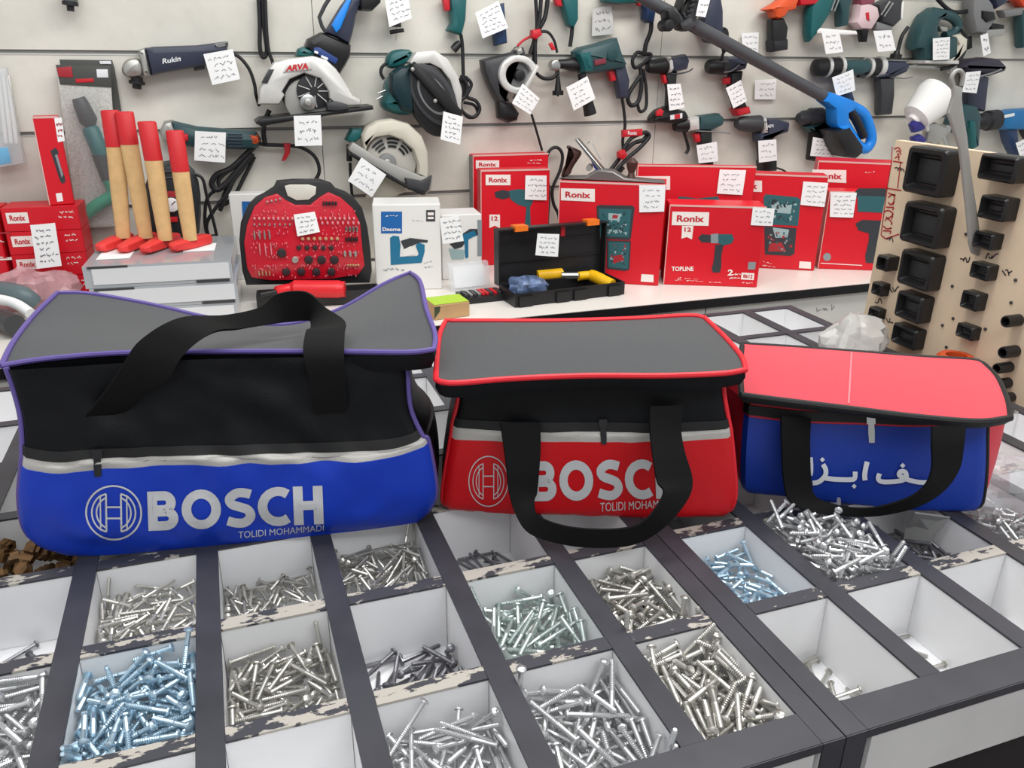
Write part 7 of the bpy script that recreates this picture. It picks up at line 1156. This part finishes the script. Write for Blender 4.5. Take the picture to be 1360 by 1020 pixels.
t.cy('chuck', DGREY, (978, 164), (1008, 165), [(0, 5), (.2, 8), (1, 10)]); t.pr('collar', SILVR, "1007,158 1013,156 1015,176 1009,177", .06, .012); t.pr('motor_housing', NAVY, "1013,157 1028,157 1044,162 1042,175 1024,181 1003,188 1002,177 1014,176", .06, .016); t.pr('handle', BLACK, "1006,182 1024,181 1026,212 1008,214", .04, .012); t.pr('battery', BLACK, "1008,213 1027,212 1027,226 1009,227", .05, .008); t.text('AEPX', "1019,166 1028,165 1028,169 1019,170", WTXT, -.032); t.tb('wire', BLACK, "1010,226 1024,222 1040,226 1050,234", 1, -.02)
ptag("1007,187 1031,185 1032,213 1008,216", W_ - .085, 'on the navy drill with the white collar', 3)
t = T('cordless_drill', 'teal drill half hidden behind the blue pole saw grip', 'drill', 1085, 160, W_ - .04)
t.cy('chuck', DGREY, (1060, 157), (1090, 155), [(0, 5), (.2, 8), (.5, 8), (.52, 10), (1, 10)]); t.pr('motor_housing', DTEAL, "1088,147 1106,144 1112,152 1110,168 1070,175 1066,168 1088,163", .06, .016); t.pr('handle', BLACK, "1077,174 1096,172 1090,200 1084,215 1072,212", .04, .012)
ptag("1080,182 1097,185 1109,209 1076,207", W_ - .085, 'behind the blue pole saw battery')
t = T('cordless_drill', 'teal and black drill with a silver ring collar, right of the pole', 'drill', 1120, 90, W_ - .04)
t.cy('chuck', BLACK, (1079, 90), (1116, 89), [(0, 4), (.1, 9), (.4, 10), (1, 10)]); t.cy('ring', SILVR, (1095, 89), (1099, 89), [(0, 10.6), (1, 10.6)]); t.cy('ring', SILVR, (1112, 89), (1116, 89), [(0, 10.8), (1, 10.8)]); t.pr('motor_housing', DTEAL, "1116,80 1148,79 1153,84 1151,95 1138,100 1117,97", .06, .018); t.pr('handle', DKB, "1108,97 1128,97 1128,120 1132,134 1116,136 1112,116", .04, .012); t.pr('bracket', DGREY, "1140,96 1150,97 1146,104 1139,103", .02, .004)
ptag("1105,103 1133,92 1136,120 1111,128", W_ - .085, 'on the teal and black drill right of the pole')
t = T('cordless_drill', 'dark grey drill with two white rings and a long grip, centre right', 'drill', 1175, 110, W_ - .04)
t.cy('chuck', BLACK, (1150, 89), (1170, 89), [(0, 9), (1, 9)]); t.cy('ring', SILVR, (1150, 89), (1154, 89), [(0, 10), (1, 10)]); t.cy('ring', SILVR, (1164, 89), (1170, 89), [(0, 10.5), (1, 10.5)]); t.pr('motor_housing', NAVY, "1168,80 1198,81 1202,87 1198,96 1182,103 1160,103 1170,96", .06, .016); t.pr('grip', DGREY, "1163,103 1184,102 1184,126 1181,152 1164,153 1165,126", .045, .016); t.tb('wire', GREY, "1182,102 1200,104 1212,102", .7, -.02)
# pole saw
t = T('pole_saw', 'long grey pole with a bright blue grip and black battery, slung across the wall', 'saw', 1000, 80, W_ - .12)
t.cy('pole', mat('pole_grey', '54565A', .4, .3), (845, -8), (1104, 134), [(0, 7), (.3, 8.5), (1, 7.5)]); t.pr('front_casing', BLUEP, "1090,134 1097,122 1113,128 1132,137 1127,146 1120,150 1121,166 1116,178 1104,165 1103,144", .06, .007)
t.tb('loop_grip', BLUEP, "1118,136 1134,143 1147,152 1154,168 1157,186 1150,197 1140,194 1132,182 1122,166 1118,156", 6, 0, 10); t.tb('grip_pad', BLACK, "1128,146 1136,158 1143,172 1147,182", 4.6, -.012, 10)
t.pr('battery', BLACK, "1097,173 1119,168 1136,192 1135,202 1127,209 1112,207 1104,192", .09, .014); t.pr('rail', BLUEP, "1108,168 1120,164 1140,190 1136,197", .05, .01, -.01)
t.pr('clamp', BLACK, "880,14 888,10 898,20 900,32 888,36 882,26", .06, .012, -.02); t.disc('clamp_knob', BLACK, (884, 34), 6.5, .05, -.03); t.pr('collar', DGREY, "896,32 912,22 920,34 908,42 900,40", .06, .012, -.01)
t.pr('arm', BLACK, "896,14 905,-10 920,-10 906,6 903,18 905,28", .05, .01); t.pr('vented_arm', DGREY, "905,28 918,-10 932,-10 921,24 914,34", .05, .008)
for k in range(5): t.pr('vent', BLADE, [(908 + k * 3.1, 24 - k * 7.2), (915 + k * 3.1, 24.5 - k * 7.2), (916 + k * 3.1, 21.5 - k * 7.2), (909 + k * 3.1, 21 - k * 7.2)], .006, .001, -.026)
t = T('heat_gun', 'grey tool body with a black strap hanging behind the top of the pole', 'tool', 945, 30, W_ - .04)
t.pr('body', NAVY, "928,30 940,-10 952,-10 956,14 956,46 946,58 936,56", .06, .018); t.pr('strap', BLACK, "956,40 966,39 967,66 960,72 958,60", .012, .003, -.02); t.tb('hook', BLACK, "955,40 962,38 966,44 965,60 960,72 958,80", 1.6, -.02)
ptag("930,-8 946,-10 937,23 924,21", W_ - .16, 'at the top of the grey pole', 3)
# top right row
t = T('cordless_drill', 'orange cordless drill with a black grip, top edge right of centre', 'drill', 1032, 30, W_ - .04)
t.pr('motor_housing', ORGB, "1012,13 1026,5 1040,-6 1058,-6 1053,7 1052,13 1041,16 1038,22 1030,26 1024,24 1022,16", .055, .014); t.pr('grip', BLACK, "1021,26 1038,24 1043,36 1040,65 1022,68 1021,46", .045, .014); t.pr('battery', BLADE, "1021,54 1041,52 1041,66 1022,69", .055, .01)
t = T('drill', 'dark teal tool with a red top, hanging at the top edge', 'drill', 1080, 25, W_ - .04)
t.pr('red_top', SWR, "1054,-8 1084,-8 1082,6 1058,8", .05, .01); t.pr('housing', TEAL, "1082,-8 1104,-8 1099,16 1088,33 1080,45 1071,56 1069,44 1072,10", .055, .016); t.pr('second_grip', DTEAL, "1104,-8 1130,-8 1124,10 1122,34 1112,36 1112,16", .05, .014); t.tb('rod', STEEL, "1104,14 1112,-8", 1, -.032, 6, 2); t.tb('rod', STEEL, "1108,15 1117,-8", 1, -.032, 6, 2); t.pr('rail', WHITEP, "1079,40 1085,37 1134,41 1136,46 1120,47 1082,45", .03, .006, -.01)
ptag("1091,42 1114,40 1120,69 1097,72", W_ - .09, 'on the dark teal tool with the red top', 3)
t = T('jigsaw', 'pale pink and white power tool with a black tip, top edge', 'jigsaw', 1145, 20, W_ - .04)
t.pr('housing', PINKW, "1136,6 1148,4 1160,9 1163,22 1152,40 1137,39 1130,30 1134,22", .055, .016); t.pr('inset', SWR, "1149,17 1153,16 1154,28 1150,26", .01, .002, -.026); t.pr('tip', BLACK, "1140,38 1151,38 1148,56 1143,56", .03, .006); t.pr('top', mat('mauve_plastic', '8C4A58', .45), "1136,-8 1157,-8 1156,5 1137,8", .05, .01)
t = T('power_tool', 'grey and black power tool at the top edge, right of the pale pink one', 'tool', 1178, 18, W_ - .04)
t.pr('housing', DGREY, "1160,6 1186,-8 1194,0 1192,26 1182,36 1166,30", .05, .014); t.pr('handle', WHITEP, "1186,-4 1196,2 1194,26 1188,28", .045, .01); t.tb('rod', STEEL, "1170,20 1182,2", 1, -.03, 6, 2); t.tb('rod', STEEL, "1174,22 1186,4", 1, -.03, 6, 2); t.pr('foot', GREY, "1160,28 1182,34 1180,42 1160,40", .03, .006)
ptag("1160,41 1184,40 1190,67 1166,69", W_ - .09, 'blank looking, right of the pale pink tool', 2)
t = T('jigsaw', 'teal jigsaw with a closed handle and cream side, top right', 'jigsaw', 1240, 50, W_ - .045)
t.pr('housing', DTEAL, "1208,66 1210,52 1216,34 1223,19 1236,10 1251,14 1252,22 1240,30 1238,40 1240,48 1252,50 1264,47 1264,80 1219,81 1217,66", .07, .02); t.tb('handle', DTEAL, "1238,16 1252,19 1266,24 1272,34 1266,44 1254,48", 5, 0, 10); t.pr('side_cover', CREAM, "1262,48 1270,45 1279,51 1278,66 1267,79 1257,86 1252,82 1264,72 1268,60", .05, .012, -.01); t.pr('lock', CAST, "1245,35 1256,36 1256,42 1248,42", .02, .004, -.02); t.pr('plate', SILVR, "1217,80 1262,80 1262,85 1217,84", .08, .004)
t.tb('cord', CORD, "1206,36 1198,48 1194,62 1191,72", 2); t.cy('plug', BLACK, (1192, 66), (1189, 78), [(0, 2), (.5, 4), (.5, 6), (1, 6)]); t.tb('cord', CORD, "1276,40 1284,52 1280,70 1268,86 1250,92", 1.8, -.02); t.pr('clip', BLACK, "1283,52 1289,48 1289,64 1283,66", .02, .004)
ptag("1239,51 1262,49 1261,79 1239,80", W_ - .095, 'on the teal jigsaw', 5)
t = T('jigsaw', 'silver grey jigsaw body with black knobs at the far top right', 'jigsaw', 1300, 25, W_ - .045)
t.pr('housing', GREY, "1284,-8 1302,-8 1312,6 1316,26 1302,46 1289,44 1284,20", .06, .018); t.pr('knob', BLACK, "1300,14 1316,16 1318,26 1306,30 1300,24", .04, .01, -.02); t.pr('lever', BLACK, "1312,30 1330,33 1330,40 1318,46 1312,40", .03, .006); t.pr('shoe', CAST, "1298,40 1330,38 1326,48 1300,50", .04, .004); t.tb('cord', CORD, "1240,-8 1250,4 1266,16 1290,14", 2.2); t.pr('motor', NAVY, "1312,-8 1330,-8 1332,4 1318,12", .05, .012)
ptag("1302,47 1312,44 1316,70 1306,75", W_ - .09, 'folded edge-on at the far top right', 2)
t = T('drill', 'orange and grey tool cut by the top right corner', 'drill', 1350, 10, W_ - .04); t.pr('housing', mat('orange_red', 'E05030', .42), "1340,-8 1372,-8 1372,10 1352,10", .05, .012); t.pr('nose', GREY, "1326,14 1352,10 1356,20 1330,24", .04, .01); t.pr('handle', DTEAL, "1350,14 1372,14 1372,62 1352,64", .045, .014)
# navy drill at the right
t = T('drill', 'black and navy drill with a long dark grip above the spray gun cup', 'drill', 1300, 90, W_ - .045)
t.pr('motor_housing', mat('plum_black', '35323F', .42), "1268,88 1280,79 1301,76 1320,78 1329,87 1327,95 1308,101 1282,96 1270,94", .07, .02); t.pr('handle', NAVY, "1280,96 1308,102 1303,148 1278,142", .05, .014); t.tb('peg', STEEL, "1205,88 1240,89 1262,91", 2.6, .0, 8, 2); t.disc('chuck_cap', CAST, (1263, 92), 5, .03); t.tb('trim', GREY, "1300,102 1318,97 1330,92", 1, -.036)
ptag("1283,96 1303,94 1297,124 1278,122", W_ - .10, 'on the black and navy drill at the right', 4)
# spray gun with white cup
t = T('spray_gun', 'chrome spray gun with a white plastic cup and violet knobs above the board', 'spray gun', 1235, 150, W_ - .135)
t.cy('cup', WHITEP, (1211, 161), (1250, 121), [(0, 6), (.08, 7), (.14, 15), (.75, 21), (.92, 20), (1, 14)], 0, 22); t.pr('knob', mat('violet_plastic', '31307E', .4), "1208,166 1214,160 1222,162 1226,170 1220,174 1212,176", .03, .008, -.01); t.pr('lower_knob', MATS['violet_plastic'], "1210,182 1220,178 1228,184 1224,190 1212,190", .03, .008, -.01)
t.pr('body', CAST, "1222,166 1240,162 1256,170 1252,182 1240,192 1226,188 1228,176", .035, .012); t.tb('handle', CAST, "1246,172 1250,186 1256,200 1258,214", 5, 0, 10); t.pr('bracket', SILVR, "1226,160 1232,160 1232,174 1228,174", .02, .004, -.02); t.tb('trigger', CAST, "1236,176 1238,190 1232,202", 1.6, -.01)
t = T('hose_nozzle', 'teal hand tool with a silver tip hanging behind the long grey strip', 'tool', 1275, 165, W_ - .08)
t.pr('housing', DTEAL, "1256,166 1262,150 1276,138 1292,140 1298,152 1295,194 1288,198 1282,170 1270,178 1258,174", .05, .016); t.disc('tip', CAST, (1253, 172), 5, .04); t.pr('lever', TEAL, "1284,160 1292,160 1294,194 1288,198", .03, .008, -.02)
t = T('drill', 'bright blue drill with a black chuck at the right edge', 'drill', 1345, 165, W_ - .05)
t.cy('chuck', BLADE, (1296, 162), (1323, 159), [(0, 5), (.2, 8), (.5, 8), (.55, 10), (1, 10)]); t.pr('motor_housing', BRB, "1320,150 1340,145 1372,143 1380,160 1360,172 1328,172 1321,164", .07, .02); t.pr('handle', DKB, "1330,170 1346,170 1348,186 1354,206 1342,207 1334,190", .045, .014); t.pr('label', WTXT, "1334,153 1347,150 1347,154 1334,157", .004, .001, -.036); t.pr('grip_back', BLACK, "1352,162 1376,160 1376,190 1362,186", .045, .012)
ptag("1349,190 1362,184 1370,206 1356,212", W_ - .10, 'at the right edge on the bright blue drill', 3)
# left edge packs and cards
t = T('grinder_tip', 'dark grinder spindle just showing at the top left', 'grinder', 95, 0, W_ - .04); t.cy('body', GREY, (92, -14), (93, 2), [(0, 14), (.7, 12), (1, 9)]); t.cy('spindle', BLADE, (93, 2), (94, 15), [(0, 11), (.4, 11), (.45, 5), (1, 5)])
t = T('blister_pack', 'clear pack of white rods with a light blue foot at the left edge', 'pack', 12, 160, W_ - .03)
t.pr('film', mat('pack_film', 'DDE2E4', .15, alpha=.45, spec=.7), "-14,92 9,90 34,216 -8,224", .03, .004)
for k in range(3): t.tb('rod', WHITEP, [(-2 + k * 6, 100, 0), (8 + k * 7, 190, 0)], 3, 0, 8, 2)
t.pr('blue_foot', mat('light_blue_print', '6FB4DC', .4), "-4,196 12,194 17,216 -2,220", .02, .004, -.006)
DCARD = mat('dark_card', '4A4C48', .5); WCARD = mat('mesh_white_card', 'C9C8C2', .45, var=.25, vscale=220)
t = T('blister_card', 'hanging card with a dark header behind the green-handled card', 'pack', 115, 100, W_ - .012); t.pr('card', DCARD, "79,79 149,80 152,90 161,146 170,290 110,292", .004, .001); t.pr('label', WTXT, "132,81 147,81 148,85 133,85", .002, .0005, -.004)
t = T('blister_card', 'hanging card with a red and black header and a teal glue gun', 'pack', 110, 190, W_ - .03)
t.pr('card', WCARD, "74,86 146,88 160,300 104,303", .004, .001); t.pr('header', DCARD, "74,86 146,88 149,116 80,112", .002, .0005, -.0035); t.pr('header_red', PICR, "75,90 95,88 97,103 78,102", .002, .0005, -.005); t.pr('red_line', SWR, "100,105 124,104 125,109 101,110", .002, .0005, -.005); t.pr('label', WTXT, "128,92 143,92 144,103 129,103", .002, .0005, -.005)
t.cy('nozzle', DGREY, (104, 130), (121, 168), [(0, 9), (.2, 11), (.8, 13), (1, 7)], -.025); t.cy('barrel', TEAL, (119, 168), (135, 206), [(0, 9), (.1, 12), (1, 12)], -.025); t.cy('grip_joint', DGREY, (133, 204), (144, 238), [(0, 12), (1, 10)], -.025)
t.tb('handle', mat('green_plastic', '2A8A70', .35), "143,236 150,252 146,262 130,272 114,284", 9, -.025, 12); t.pr('blister', mat('blister_film', 'D8DCDC', .12, alpha=.1, spec=.7), "90,118 128,116 158,270 150,296 108,300 104,200", .05, .012, -.03)
